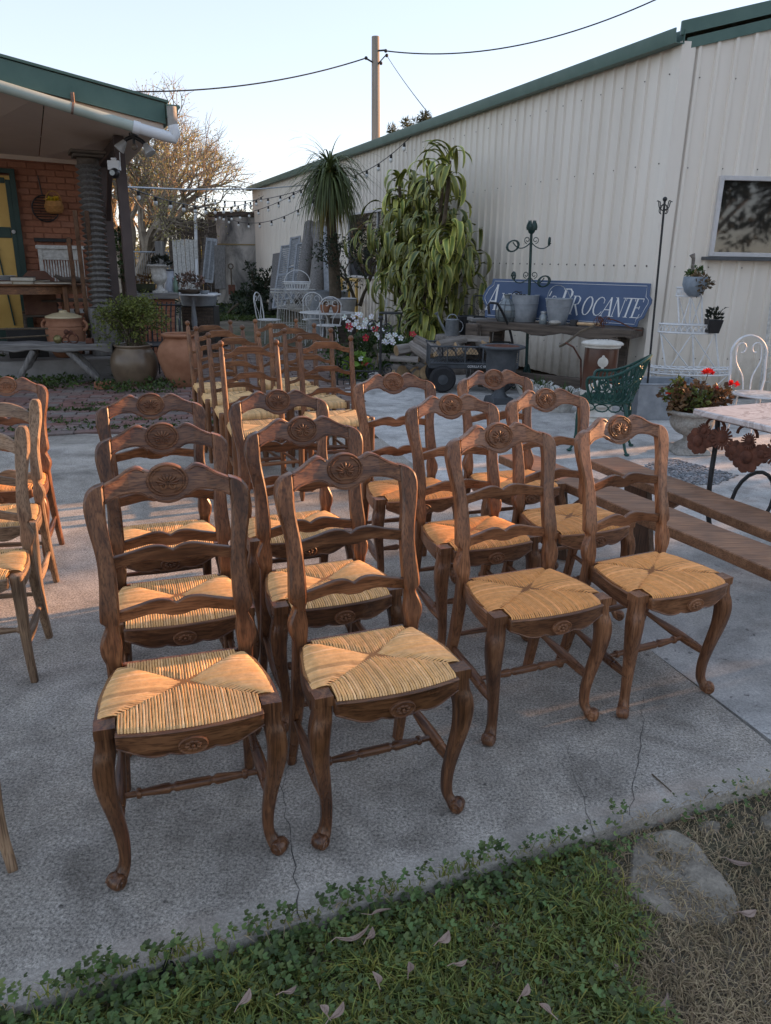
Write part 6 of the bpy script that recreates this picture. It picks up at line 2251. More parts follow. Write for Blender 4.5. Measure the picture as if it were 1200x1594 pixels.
mb = MB(); mb.box((0, 0, .29), (.34, .34, .58)); mb.ball((.12, -.17, .2), .03, 8, 5); mb.build('block', m_greyz, cp, 30, .015)
mb = MB(); mb.lathe([(.13, 2.2), (.12, 2.25), (.13, 2.29)], 20); mb.box((0, 0, 2.31), (.34, .34, .035)); mb.box((0, 0, 2.345), (.40, .40, .035)); mb.build('capital', m_old, cp, 30, .006)

# oval table, with books, plates and chairs around it
ta, tz_ = hw(62, 440, .9)
tab = thing('oval_table', 'oval polished wooden table on the verandah piled with books', 'table', hp(ta+.45, .9, FL)); tab.rotation_euler = (0, 0, rot)
TZ = hw(62, 441, .9)[1]-FL
WL = WOODS['ladder']
mb = MB(); mb.M = Matrix.Diagonal((1.05, .5, 1, 1)); mb.lathe([(.02, TZ-.025), (.97, TZ-.025), (1, TZ-.012), (.98, TZ), (.02, TZ)], 40); mb.build('table_top', WL['x'], tab, 40)
mb = MB(); mb.M = Matrix.Diagonal((1.05, .5, 1, 1)); mb.lathe([(.88, TZ-.12), (.9, TZ-.12), (.9, TZ-.026), (.88, TZ-.026)], 40); mb.build('apron', WL['x'], tab, 40)
for x, y in ((-.72, -.28), (-.72, .28), (.3, -.38), (.72, .28)):
    mb = MB(); mb.bar((x, y, TZ-.03), (x*1.02, y*1.02, 0), .06, .06, (0, 1, 0)); mb.build('leg', WL['z'], tab, 30, .006)
book_m = [m_simple('book_cloth_%d' % i, a, b, 8, .7) for i, (a, b) in enumerate((((.05, .025, .018), (.11, .06, .04)), ((.02, .025, .03), (.05, .055, .06)), ((.24, .19, .12), (.36, .30, .2)), ((.10, .04, .025), (.17, .08, .05))))]
m_page = m_simple('page_edges', (.42, .38, .30), (.55, .5, .42), 20, .8)
T0 = Vector(tab.location)+Vector((0, 0, TZ))
for i, (px, zz, L_, W_, H_, mi, rz_, lab) in enumerate(((40, 0, .34, .24, .035, 2, .2, 'pale open book lying at the table front'), (36, .036, .26, .2, .05, 1, -.15, 'dark blue book stacked on the pale book'), (12, 0, .3, .22, .04, 3, .1, 'brown book at the left of the oval table'), (80, 0, .42, .25, .03, 0, .05, 'broad brown book near the right end of table'), (60, .0, .2, .2, .045, 0, .4, 'thick brown book in the middle of the table'))):
    a_, _q = hw(px, 436, .62 if i != 4 else .95)
    t = thing('old_book', lab, 'book', hp(a_, .62 if i != 4 else .95, FL+TZ+zz), rot+rz_, 'old books on the verandah table')
    MB().box((0, 0, H_/2), (L_, W_, H_-.008)).build('pages', m_page, t, 30)
    mb = MB(); mb.box((0, 0, H_-.003), (L_+.012, W_+.012, .006)); mb.box((0, 0, .003), (L_+.012, W_+.012, .006)); mb.box((L_/2+.004, 0, H_/2), (.006, W_+.012, H_-.012)); mb.build('cover', book_m[mi], t, 30)
for k in range(6):
    a_, _q = hw(8, 425, 1.0)
    t = tag(MB().lathe([(.06, 0), (.07, .004), (.12, .016), (.13, .02), (.12, .02), (.06, .008), (.01, .007)], 24).build('plate', m_white, None, 50), ('lowest', 'second lowest', 'third', 'fourth', 'second highest', 'topmost')[k] + ' white plate in the stack on the oval table', 'plate', 'stack of white plates'); t.location = hp(a_, 1.0, FL+TZ+.014*k)
t = thing('wooden_saddle_form', 'dark carved wooden piece lying at the table right end', 'carving', hp(hw(112, 436, .75)[0], .75, FL+TZ), rot)
mb = MB(); mb.tube([(-.2, 0, .03), (-.05, 0, .05), (.1, 0, .045), (.2, 0, .1)], [.02, .045, .04, .02], 10); mb.build('form', m_old, t, 50)
# chair under the table, embroidered seat back, spiral leg table
t = thing('carved_chair', 'dark carved dining chair pushed under the oval table', 'chair', hp(hw(62, 470, 1.35)[0], 1.35, FL), rot)
mb = MB(); mb.box((0, 0, .44), (.46, .42, .06)); mb.build('seat', m_old, t, 30, .01)
mb = MB(); mb.prism([(-.2, .44), (.2, .44), (.2, .9), (.1, 1.0), (-.1, 1.0), (-.2, .9)], lambda a, b, q: (a, .2+q, b), -.02, .02); mb.build('backrest', book_m[3], t, 30, .01)
for x in (-.2, .2):
    for y in (-.18, .18): mb = MB(); mb.tube(bez((x, y, .42), (x*1.2, y*1.2, .3), (x*.9, y*.9, .15), (x*1.15, y*1.15, 0), 8), .022, 7); mb.build('leg', m_old, t, 50)
t = thing('barley_twist_table', 'small table with barley twist legs behind the lidded pot', 'table', hp(hw(104, 480, 1.3)[0], 1.3, FL), rot)
MB().box((0, 0, .62), (.62, .40, .03)).build('table_top', m_old, t, 30, .006)
for x in (-.24, -.12, .12, .24):
    mb = MB(); mb.tube([(x, -.1, .02+.58*k/40) for k in range(41)], [.022+.010*math.sin(k*1.25) for k in range(41)], 8); mb.build('twist_leg', m_old, t, 50)
# folded ladder chairs standing at the right
t = thing('folded_chair', 'light wooden folded slat chair leaning upright beside the column', 'chair', hp(hw(128, 545, .35)[0], .35, FL), rot)
aT, zT = hw(112, 330, .55); aB, zB = hw(137, 500, .35)
aT -= hw(128, 545, .35)[0]; aB -= hw(128, 545, .35)[0]
for dx in (0, -.13):
    mb = MB(); mb.bar((aT+dx, .25, zT-FL), (aB+dx*.9, .0, 0), .05, .03, (0, 1, 0)); mb.build('rail', WOODS['bench']['z'], t, 30, .004)
mb = MB(); mb.bar((aT+.10, .22, (zT-FL)*.82), (aB+.10, -.05, 0), .05, .03, (0, 1, 0)); mb.build('leg', WOODS['bench']['z'], t, 30, .004)
mb = MB()
for k in range(3): 
    f_ = .3+.25*k; p_ = Vector((aB+(aT-aB)*f_, .25*f_, (zT-FL)*f_)); mb.bar(p_, p_+Vector((-.13, 0, 0)), .03, .02)
mb.build('rung', WOODS['bench']['z'], t, 30)
# white spindle settle against the wall, dark shelf rail, wall basket
sa, sz = hw(92, 380, 1.85)
a1, zt_ = hw(60, 382, 1.85); a2, zb_ = hw(128, 430, 1.85)
t = thing('spindle_bench', 'cream painted spindle back bench against the brick wall', 'bench', hp(sa, 1.85, FL), rot)
hwid = abs(a1-a2)/2
mb = MB(); mb.box((0, .1, zt_-FL-.02), (2*hwid+.1, .10, .05)); mb.box((0, .1, zt_-FL-.10), (2*hwid, .04, .12)); mb.build('top_rail', m_wwhite, t, 30, .006)
zz_ = zt_-FL-.17
sp_ = MB().lathe([(.010, 0), (.014, .15), (.009, .3)], 8).mesh('spindle', m_wwhite, 50)
for k in range(15):
    o = link('spindle', sp_, t); o.location = (-hwid+2*hwid*(k+.5)/15, .1, zz_-.32); o.scale = (1, 1, 1)
mb = MB(); mb.box((0, .1, zz_), (2*hwid, .04, .03)); mb.box((0, .1, zz_-.33), (2*hwid, .04, .04)); mb.box((0, -.1, .44), (2*hwid, .45, .04)); mb.build('rail', m_wwhite, t, 30, .004)
for s in (-1, 1): mb = MB(); mb.box((s*hwid, .1, (zt_-FL)/2), (.05, .06, zt_-FL)); mb.box((s*hwid, -.28, .22), (.05, .05, .44)); mb.build('leg', m_wwhite, t, 30, .004)
b1, bz1 = hw(53, 373, WB-.06); b2, bz2 = hw(112, 373, WB-.06)
t = tag(MB().bar(hp(b1, WB-.05, bz1), hp(b2, WB-.05, bz1), .04, .05).build('iron_rail', m_black, None, 30, .004), 'black iron rail fixed on brick wall above spindle bench', 'rail')
ka, kz = hw(78, 325, WB-.02)
t = thing('wall_trivet', 'round black iron trivet with long handle on brick wall', 'trivet', hp(ka+.06, WB-.03, kz), rot)
mb = MB(); mb.tube(arc((0, 0, 0), .17, .17, 0, 6.2832, *XZ, 25)[:-1], .010, 6, closed=True)
for k in range(-4, 5): q = math.sqrt(.17**2-(k*.035)**2); mb.tube([(-q, 0, k*.035), (q, 0, k*.035)], .006, 5)
mb.build('grid', m_black, t); mb = MB(); mb.tube([(.02, 0, .16), (.05, -.01, .42)], .009, 6); mb.build('handle', m_black, t)
ka, kz = hw(84, 322, WB-.14)
t = thing('hanging_wicker_basket', 'small orange wicker basket with flowers hanging on the wall', 'basket', hp(ka, WB-.16, kz-.09), rot)
m_wick = m_simple('wicker', (.30, .13, .035), (.55, .27, .08), 30, .7, .5)
mb = MB(); mb.lathe([(.06, 0), (.11, .04), (.12, .11), (.105, .16), (.095, .16), (.1, .1)], 18)
for k in range(8): z = .02+.018*k; mb.tube(arc((0, 0, z), .10+.02*math.sin(k*.45), .10+.02*math.sin(k*.45), 0, 6.2832, (1, 0, 0), (0, 1, 0), 19)[:-1], .007, 5, closed=True)
mb.build('weave', m_wick, t, 50); mb = MB(); mb.tube(arc((0, 0, .15), .10, .14, 0, math.pi, *XZ), .010, 6); mb.build('handle', m_wick, t)
mb = MB(); r_ = random.Random(2); foliage(mb, r_, [((0, -.02, .16), (.08, .06, .05))], 80, .05, .035, .3, .8, 1.6); mb.build('flowers', m_leafy('yellow_bloom', (.5, .36, .03), (.7, .5, .05)), t, 0)
# pots on the verandah edge
pa, _q = hw(102, 520, .15)
t = thing('lidded_terracotta_pot', 'terracotta pot with cream lid and ear handles on verandah', 'pot', hp(pa, .15, FL))
mb = MB(); mb.lathe(smooth_tab([(.13, 0), (.16, .03), (.205, .14), (.225, .26), (.225, .36), (.205, .42), (.21, .45), (.215, .47), (.19, .475)], 2), 32)
for z in (.30, .34, .38): mb.tube(arc((0, 0, z), .225, .225, 0, 6.2832, (1, 0, 0), (0, 1, 0), 29)[:-1], .005, 5, closed=True)
mb.build('body', m_terra, t, 50); mb = MB(); mb.lathe([(.215, .475), (.21, .49), (.13, .52), (.05, .535), (.045, .555), (.03, .56)], 28); mb.build('lid', m_simple('cream_glaze', (.42, .33, .19), (.55, .45, .28), 6, .4), t, 40)
for s in (-1, 1): mb = MB(); mb.tube(arc((s*.215, 0, .38), .06, .06, -1.3 if s > 0 else 1.8, 1.3 if s > 0 else 4.4, *XZ, 10), .018, 7); mb.build('ear_handle', m_terra, t, 50)
ka, _q = hw(42, 525, .3)
t = thing('dark_wicker_crate', 'dark woven basket with long rods across on verandah edge', 'basket', hp(ka, .3, FL), rot)
r_ = random.Random(14)
MB().box((0, 0, .17), (.44, .30, .33)).build('lining', m_plastic, t, 30)
mb = MB()
for k in range(11):
    for j in range(8): mb.box((-.21+.042*k, -.155-.006*((k+j) % 2), .025+.042*j), (.036, .012, .036))
mb.build('weave', m_old, t, 30, .004)
for dz, dx in ((.22, 0), (.10, .1)):
    mb = MB(); mb.tube([hp(ka+.6+dx, .02, FL+.14+dz)-hp(ka, .3, FL), hp(ka-.45, .05, FL+.22+dz*.6)-hp(ka, .3, FL)], .012, 6)
    o = tag(mb.build('garden_rod', m_stem), ('upper' if dz > .2 else 'lower') + ' thin brown rod lying across the dark wicker crate', 'rod', 'rods on the crate'); o.location = hp(ka, .3, FL)
# weathered plank bench in front
bl_, br_ = D(-40, 536, 8.75), D(174, 531, 9.0)
bd_ = Vector((br_.x-bl_.x, br_.y-bl_.y)); BLn = bd_.length; bd_.normalize()
t = thing('weathered_bench', 'low bench of a thick grey weathered slab with splayed legs', 'bench', (bl_.x, bl_.y, -.02), math.atan2(bd_.y, bd_.x))
bz_ = .5
mb = MB(); n_ = 22; rr = random.Random(5)
mb.band([(BLn*i/n_, bz_+.006*math.sin(i)) for i in range(n_+1)], [(BLn*i/n_, bz_-.09+.012*math.sin(i*.8)+.012*rr.random()) for i in range(n_+1)], lambda a, b, q: (a, q+.015*math.sin(a*4), b), -.03, .30); mb.build('slab_seat', m_grey, t, 30, .010)
for x0, x1 in ((BLn-.52, BLn-.18), (.62, .35)):
    for y in (.02, .24): mb = MB(); mb.tube([(x0, y, bz_-.08), ((x0+x1)/2+.02, y-.02, .22), (x1, y-.03, .07 if x1 > 1 and y < .1 else .0)], [.034, .036, .032], 8); mb.build('leg', m_greyz, t, 50)
o = tag(MB().box((0, 0, .045), (.22, .11, .09)).build('loose_brick', m_wbrick, None, 30, .006), 'single red brick propping up the weathered bench leg', 'brick'); o.location = (G(163, 605).x, G(163, 605).y, -.01)
o.rotation_euler = (0, 0, .3)
ob = D(104, 526, 8.95)
t = thing('cast_iron_tricycle_toy', 'small rusty wheeled metal ornament on the weathered bench', 'ornament', (ob.x, ob.y, bz_-.02), .3)
mb = MB()
for x, q in ((.07, .055), (-.02, .035)): mb.tube(arc((x, 0, q), q, q, 0, 6.2832, *XZ, 15)[:-1], .009, 5, closed=True)
mb.build('wheel', m_rust, t); mb = MB(); mb.tube([(-.04, 0, .06), (0, 0, .11), (.07, 0, .12), (.1, 0, .08)], .014, 6); mb.ball((0, 0, .13), .03, 8, 6); mb.ball((.05, 0, .13), .022, 8, 6); mb.build('body', m_rust, t)
mb = MB(); mb.ball((-.10, -.01, .05), .05, 12, 8); mb.build('brass_ball', m_simple('brass', (.14, .12, .05), (.25, .21, .09), 8, .4, metal=.5), t)
t = tag(MB().box((0, 0, .03), (.08, .06, .06)).build('rusty_cube', m_rust, None, 30, .004), 'small rusty metal cube on the weathered bench', 'block'); t.location = (D(139, 525, 9.0).x, 9.0, bz_-.02)
# big stoneware pot with shrub
pg = G(212, 600, -.02)
t = thing('stoneware_pot', 'large glazed brown stoneware pot holding a leafy shrub', 'pot', pg)
mb = MB(); mb.lathe(smooth_tab([(.17, 0), (.2, .02), (.25, .12), (.272, .22), (.268, .32), (.235, .40), (.205, .44), (.205, .46), (.225, .475), (.22, .49), (.195, .485), (.18, .46), (.02, .44)], 2), 40); mb.build('body', m_stone, t, 50)
r_ = random.Random(41)
ps_ = thing('jade_shrub', 'airy yellow green shrub growing in the stoneware pot', 'shrub', pg+Vector((0, 0, .44)))
mb = MB(); ends = []
for k in range(7):
    a = k*.9; grow(mb, Vector((.05*math.cos(a), .05*math.sin(a), 0)), Vector((.35*math.cos(a), .35*math.sin(a), 1)), .20, .012, 4, ends, r_, .75, lean_=(0, 0, .06))
mb.build('branch', m_stem, ps_, 50)
mb = MB()
for q, d in ends:
    if q.z > .78: continue
    for k in range(14):
        g_ = r_.uniform(.55, 1.5); mb.tint = (g_*1.05, g_, g_*.9); leaf_quad(mb, q+rvec(r_)*.075, rvec(r_), rvec(r_), .032, .022)
foliage(mb, r_, [((0, 0, .12), (.2, .2, .14)), ((-.1, 0, .3), (.2, .2, .16)), ((.1, 0, .34), (.18, .18, .18))], 700, .032, .022, .3, .4, 1.3, .1)
mb.build('foliage', m_leaf_l, ps_, 0)
pg = G(284, 602, -.02)
t = thing('terracotta_jar', 'tall terracotta storage jar with collared neck beside ladder-back chairs', 'jar', pg)
mb = MB(); mb.lathe(smooth_tab([(.13, 0), (.15, .02), (.20, .15), (.25, .30), (.262, .40), (.24, .48), (.19, .54), (.165, .57), (.18, .585), (.205, .60), (.21, .62), (.19, .63), (.165, .62), (.15, .58), (.02, .55)], 2), 40); mb.build('body', m_terra, t, 50)
# black iron slatted chair behind the pots
t = thing('black_slat_chair', 'black iron slatted garden chair behind the two big pots', 'chair', (D(258, 560, 9.75).x, 9.75, -.02), .25)
mb = MB()
for k in range(8):
    x = -.20+.4*k/7; mb.tube(bez((x, 0, .05), (x, .02, .5), (x, .05, .75), (x+.03, .16, .93), 9), .010, 5)
mb.build('back_slats', m_black, t, 50)
mb = MB()
for z, y in ((.45, .015), (.9, .13)): mb.tube([(-.24, y, z), (.24, y, z)], .012, 6)
mb.tube(arc((.2, -.1, .62), .12, .12, 0, 4.5, (0, 1, 0), (0, 0, 1)), .012, 6); mb.tube(arc((-.24, -.1, .62), .12, .12, 0, 4.5, (0, 1, 0), (0, 0, 1)), .012, 6); mb.build('frame', m_black, t)
mb = MB(); mb.box((0, -.2, .44), (.44, .4, .02)); mb.build('seat', m_black, t, 30, .004)
for x in (-.2, .2): mb = MB(); mb.tube([(x, -.38, .44), (x, -.4, 0)], .012, 6); mb.tube([(x, .02, .44), (x, .05, 0)], .012, 6); mb.build('leg', m_black, t)
# brick pier with stone cap and the things on it
pc = D(240, 456, 11.2)
t = thing('brick_pier', 'low brick pier with flat timber cap behind the verandah post', 'pier', (pc.x, 11.2, -.03), rot+math.pi)
hz_ = pc.z+.03
mb = MB(); mb.box((0, .25, (hz_-.09)/2), (.56, .5, hz_-.09)); core = mb.build('core', m_mortar, t, 20)
bm_ = MB().box((0, 0, 0), (.17, .03, .072)).mesh('pier_brick', m_wbrick, 30, .004)
for j in range(int((hz_-.1)/.082)):
    for k in range(3):
        o = link('brick', bm_, t); o.location = (-.18+.18*k+.0*(j % 2), -.008, .05+.082*j)
MB().box((0, .22, hz_-.04), (.66, .62, .08)).build('cap', m_grey, t, 30, .006)
Pz = pc.z
t = thing('white_urn', 'weathered white urn with dark succulent on the brick pier', 'urn', (D(249, 452, 11.35).x, 11.35, Pz))
mb = MB(); mb.box((0, 0, .015), (.17, .17, .03)); mb.lathe(smooth_tab([(.08, .03), (.045, .07), (.04, .11), (.09, .15), (.115, .2), (.105, .26), (.105, .33), (.15, .36), (.16, .375), (.15, .385), (.1, .37)], 2), 28); mb.build('vase', m_wwhite, t, 50)
mb = MB(); r_ = random.Random(6); mb.tint = (.6, .4, .5)
for k in range(50): v_ = rvec(r_); v_.z = abs(v_.z); leaf_quad(mb, Vector((.05+v_.x*.1, v_.y*.08, .38+v_.z*.08)), v_, rvec(r_), .09, .05)
mb.build('succulent', m_leaf_d, t, 0)
t = thing('bronze_bowl', 'dark green bowl with dried cuttings on the brick pier', 'bowl', (D(226, 452, 11.3).x, 11.3, Pz))
mb = MB(); mb.lathe([(.09, 0), (.14, .04), (.15, .11), (.16, .12), (.14, .12), (.12, .05)], 24); mb.build('bowl', m_simple('bronze_green', (.03, .035, .02), (.07, .075, .045), 8, .4), t, 50)
mb = MB(); foliage(mb, r_, [((0, 0, .17), (.12, .1, .08))], 160, .05, .025, .4); mb.build('cuttings', m_leaf_r, t, 0)
wt_ = D(300, 457, 11.9)
t = thing('white_metal_table', 'narrow white metal topped table with turned grey leg', 'table', (wt_.x, 11.9, -.03), -.05)
MB().box((0, 0, wt_.z+.03-.012), (.76, .42, .024)).build('table_top', m_white, t, 30, .004)
mb = MB(); mb.lathe([(.10, 0), (.09, .05), (.05, .15), (.03, .4), (.045, .55), (.025, wt_.z-.1), (.08, wt_.z)], 14); mb.build('pedestal', m_zincd, t, 50)
WZ = wt_.z
t = thing('enamel_jug', 'tall pale blue enamel jug on the white metal table', 'jug', (D(266, 452, 11.9).x, 11.9, WZ))
mb = MB(); mb.lathe([(.10, 0), (.105, .02), (.075, .2), (.055, .27), (.06, .32), (.065, .33)], 20); mb.build('body', m_simple('pale_blue_enamel', (.42, .46, .54), (.55, .58, .64), 6, .3), t, 50)
mb = MB(); mb.lathe([(.066, .325), (.066, .345), (.03, .35)], 20); mb.build('rim', m_black, t); mb = MB(); mb.tube(arc((.07, 0, .2), .06, .09, -1.3, 1.4, *XZ), .009, 6); mb.build('handle', m_black, t)
t = tag(MB().lathe([(.035, 0), (.04, .01), (.04, .16), (.018, .2), (.015, .25), (.02, .255)], 14).build('green_glass_bottle', m_simple('green_glass', (.12, .2, .15), (.2, .3, .23), 5, .12), None, 50), 'green glass bottle beside the enamel jug', 'bottle'); t.location = (D(274, 453, 11.8).x, 11.8, WZ)
t = thing('dried_flower_bowl', 'flat bowl heaped with dried pink brown flowers', 'bowl', (D(296, 452, 11.85).x, 11.85, WZ))
mb = MB(); mb.lathe([(.12, 0), (.17, .03), (.19, .06), (.17, .06), (.1, .02)], 24); mb.build('bowl', m_old, t, 50)
mb = MB(); foliage(mb, r_, [((0, 0, .16), (.22, .18, .13))], 500, .05, .025, .3); mb.build('dried_flowers', m_leafy('dried_flower', (.13, .085, .07), (.27, .18, .145)), t, 0)
t = thing('tin_scoop', 'shallow tin scoop at the right end of white table', 'scoop', (D(318, 454, 11.8).x, 11.8, WZ)); mb = MB(); mb.lathe([(.05, 0), (.08, .05), (.075, .05), (.04, .01)], 14); mb.build('bowl', m_zinc, t, 50); mb = MB(); mb.tube(arc((.05, 0, .06), .05, .07, 0, 2.6, *XZ), .008, 6); mb.build('handle', m_black, t)
bucket('oval_zinc_tub', 'grey zinc tub standing behind white table leg', 'tub', (D(310, 480, 12.4).x, 12.4, D(310, 476, 12.4).z), .26, .3, .2, m_zincd, False)
t = thing('wicker_basket', 'square brown wicker basket under the zinc tub', 'basket', (D(313, 490, 12.4).x, 12.4, -.03)); bh_ = D(310, 476, 12.4).z+.03
MB().box((0, 0, bh_/2), (.5, .4, bh_)).build('core', m_plastic, t, 30)
mb = MB()
for k in range(10):
    for j in range(int(bh_/.05)): mb.box((-.23+.05*k, -.205-.008*((k+j) % 2), .025+.05*j), (.045, .015, .045))
mb.build('weave', m_old, t, 30)
bucket('black_planter_tub', 'low black plastic tub on paving behind ladder-back chairs', 'tub', (D(337, 500, 13.5).x, 13.5, -.03), .17, .21, .2, m_plastic, False)
# camera, floodlights on the post
cpz = D(178, 262, 9.45)
t = thing('security_camera', 'white security camera with black dome fixed to verandah post', 'camera', cpz)
mb = MB(); mb.box((0, 0, .03), (.13, .08, .10)); mb.box((0, 0, .09), (.05, .05, .04)); mb.tube([(.07, 0, .02), (.075, 0, .17)], .006, 5); mb.build('housing', m_pvc, t, 30, .012)
mb = MB(); mb.ball((.01, -.03, -.055), .058, 14, 10); mb.build('dome', m_plastic, t, 60); mb = MB(); mb.lathe([(.03, 0), (.03, .008)], 14, (.0, -.083, -.055), (0, -1, 0)); mb.build('lens', m_bottle, t)
t = thing('twin_floodlight', 'pair of clear spot lamps on black brackets under the eave', 'lamp', D(208, 215, 9.2))
mb = MB(); mb.lathe([(.05, 0), (.05, .03)], 14, (0, 0, .02)); mb.tube([(0, 0, .02), (-.08, 0, -.01), (-.10, 0, -.03)], .022, 8); mb.tube([(0, 0, .02), (.09, 0, -.03), (.12, 0, -.06)], .022, 8); mb.tube([(0, 0, .02), (0, 0, -.06)], .016, 8); mb.build('bracket', m_plastic, t, 50)
for x, d in ((-.10, (-.6, -.2, -.8)), (.12, (.5, -.2, -.8))):
    mb = MB(); mb.lathe([(.025, 0), (.035, .03), (.062, .11), (.06, .12), (.03, .125)], 16, (x, 0, -.03 if x < 0 else -.06), d); mb.build('bulb', m_simple('clear_lamp', (.32, .32, .31), (.45, .45, .44), 5, .15, spec=.8), t, 50)
mb = MB(); mb.ball((0, 0, -.09), .035, 10, 8); mb.build('sensor', m_simple('amber_sensor', (.12, .09, .07), (.2, .16, .12), 5, .2), t)

# ------------------------------------------------------------------ beyond: concrete tank, gate, fence, white panel
n = N('stained_concrete')
v = n.coord((1, 1, .55), world=True)
f = n.noise(v, 1.3, 8, .66, .5)
c = n.ramp(f, [(.35, (.11, .11, .11)), (.5, (.32, .31, .29)), (.62, (.58, .55, .51))])
n.bump(f, .4, .02)
m_tank = n.out(c, .9, 0, .3)
tk = D(372, 455, 27)
t = thing('concrete_water_tank', 'weathered round concrete water tank streaked black behind shed', 'water tank', (tk.x+.1, 28.0, -.045))
zt_ = D(372, 328, 26.4).z
mb = MB(); mb.lathe([(1.25, 0), (1.25, zt_), (1.22, zt_+.02), (1.12, zt_+.02), (1.12, zt_-.4)], 40); mb.build('tank_wall', m_tank, t, 40)
mb = MB(); mb.lathe([(1.27, zt_-.12), (1.30, zt_-.10), (1.30, zt_+.03), (1.27, zt_+.04)], 40, cap=False); mb.build('rim', m_old, t, 40)
mb = MB(); q = D(370, 378, 26.4).z; mb.lathe([(1.26, q-.02), (1.275, q-.02), (1.275, q+.02), (1.26, q+.02)], 40, cap=False); mb.build('band', m_simple('ochre_band', (.3, .22, .1), (.42, .32, .16), 8, .7), t, 40)
def far_panel(name, label, cat, px0, px1, py0, py1, Y, m, boards, group=None):
    a, b = D(px0, py1, Y), D(px1, py0, Y)
    t = thing(name, label, cat, ((a.x+b.x)/2, Y, max(-.045, a.z)), 0, group)
    W_, H_ = b.x-a.x, b.z-t.location.z
    rr = random.Random(int(px0))
    for k in range(boards):
        h_ = H_*rr.uniform(.97, 1)
        o = MB().box((-W_/2+W_*(k+.5)/boards, rr.uniform(-.01, .01), h_/2), (W_/boards-.012, .03, h_)).build('board', m, t, 30, .004)
    MB().box((0, .035, H_*.8), (W_, .03, .1)).build('cross_rail', m, t, 30); MB().box((0, .035, H_*.2), (W_, .03, .1)).build('cross_rail', m, t, 30)
    return t
far_panel('dark_timber_fence', 'tall dark brown timber fence panel left of the tank', 'fence', 268, 336, 340, 460, 25.6, m_old, 12)
far_panel('white_board_gate', 'white weathered board door propped before the dark fence', 'door', 273, 307, 372, 455, 24.9, m_wwhite, 6)
t = leaner; 
def prop(name, label, cat, px0, py0, px1, py1, Y, w_, m, slats=0, group=None):
    a, b = D(px0, py0, Y), D(px1, py1, Y+.35); a.z = max(a.z, -.045)
    t = thing(name, label, cat, a, 0, group)
    ax = b-a; L = ax.length; z = ax.normalized(); x = (Vector((1, 0, 0))-z*z.x).normalized(); y = z.cross(x)
    Mx = Matrix(((x.x, y.x, z.x, 0), (x.y, y.y, z.y, 0), (x.z, y.z, z.z, 0), (0, 0, 0, 1)))
    mb = MB(); mb.M = Mx
    if slats:
        for s in (-1, 0, 1): mb.box((s*(w_/2-.02), 0, L/2), (.05, .05, L))
        for zz in (.05, L-.05): mb.box((0, 0.004, zz), (w_, .045, .1))
        mb.build('frame', m, t, 30)
        me_ = MB().box((0, 0, 0), (w_-.06, .01, .05), Matrix.Rotation(R(35), 3, 'X')).mesh('slat', m, 30)
        for k in range(slats):
            o = link('slat', me_, t); o.matrix_local = Matrix.Translation(Mx @ Vector((0, -.01, .12+(L-.24)*(k+.5)/slats))) @ Mx
    else:
        mb.box((0, 0, L/2), (w_, .06, L)); mb.build('timber', m, t, 30, .006)
    return t
prop('louvred_shutter', 'white grey louvred shutter leaning on the tank left side', 'shutter', 323, 440, 330, 371, 24.3, .34, m_shut, 30)
prop('old_door_board', 'dark brown carved board leaning on the tank beside the shutter', 'board', 343, 450, 342, 382, 24.2, .34, m_greyz)
prop('dark_plank', 'narrow dark plank leaning left of the white grey shutter', 'plank', 312, 445, 321, 366, 24.4, .10, m_old)
prop('white_vent_pipe', 'thin white pipe standing in front of dark fence', 'pipe', 307, 440, 304, 333, 24.8, .09, m_pvc)
t = thing('garden_spade', 'garden spade with d handle standing upright by the tank', 'spade', (D(361, 455, 23).x, 23, D(361, 458, 23).z))
mb = MB(); h_ = D(361, 418, 23).z-t.location.z; mb.tube([(0, 0, .2), (0, 0, h_)], .022, 6); mb.tube(arc((0, 0, h_+.06), .07, .07, 0, 6.28, *XZ, 11)[:-1], .018, 5, closed=True); mb.build('shaft', m_stem, t); mb = MB(); mb.box((0, 0, .13), (.2, .03, .28)); mb.build('blade', m_rust, t, 30, .01)
t = thing('field_gate', 'wire field gate and timber post beyond the brick pier', 'gate', (D(235, 430, 24).x, 24, -.045))
gz1 = D(235, 390, 24).z
mb = MB(); x0_, x1_ = D(205, 400, 24).x-t.location.x, D(262, 400, 24).x-t.location.x
for z in (gz1, gz1*.5, .15): mb.tube([(x0_, 0, z), (x1_, 0, z)], .025, 6)
mb.tube([(x0_, 0, 0), (x0_, 0, gz1)], .025, 6); mb.tube([(x1_, 0, 0), (x1_, 0, gz1)], .025, 6); mb.build('frame', m_zincd, t)
mb = MB()
for k in range(16): x = x0_+(x1_-x0_)*k/16; mb.tube([(x, 0, .15), (x, 0, gz1)], .006, 4)
mb.build('wire', m_zinc, t)
MB().box((D(247, 400, 23.5).x-t.location.x, -.3, .8), (.24, .24, D(247, 382, 23.5).z*2-.0 if False else D(247, 382, 23.5).z+.5)).build('post', m_greyz, t, 30, .01)
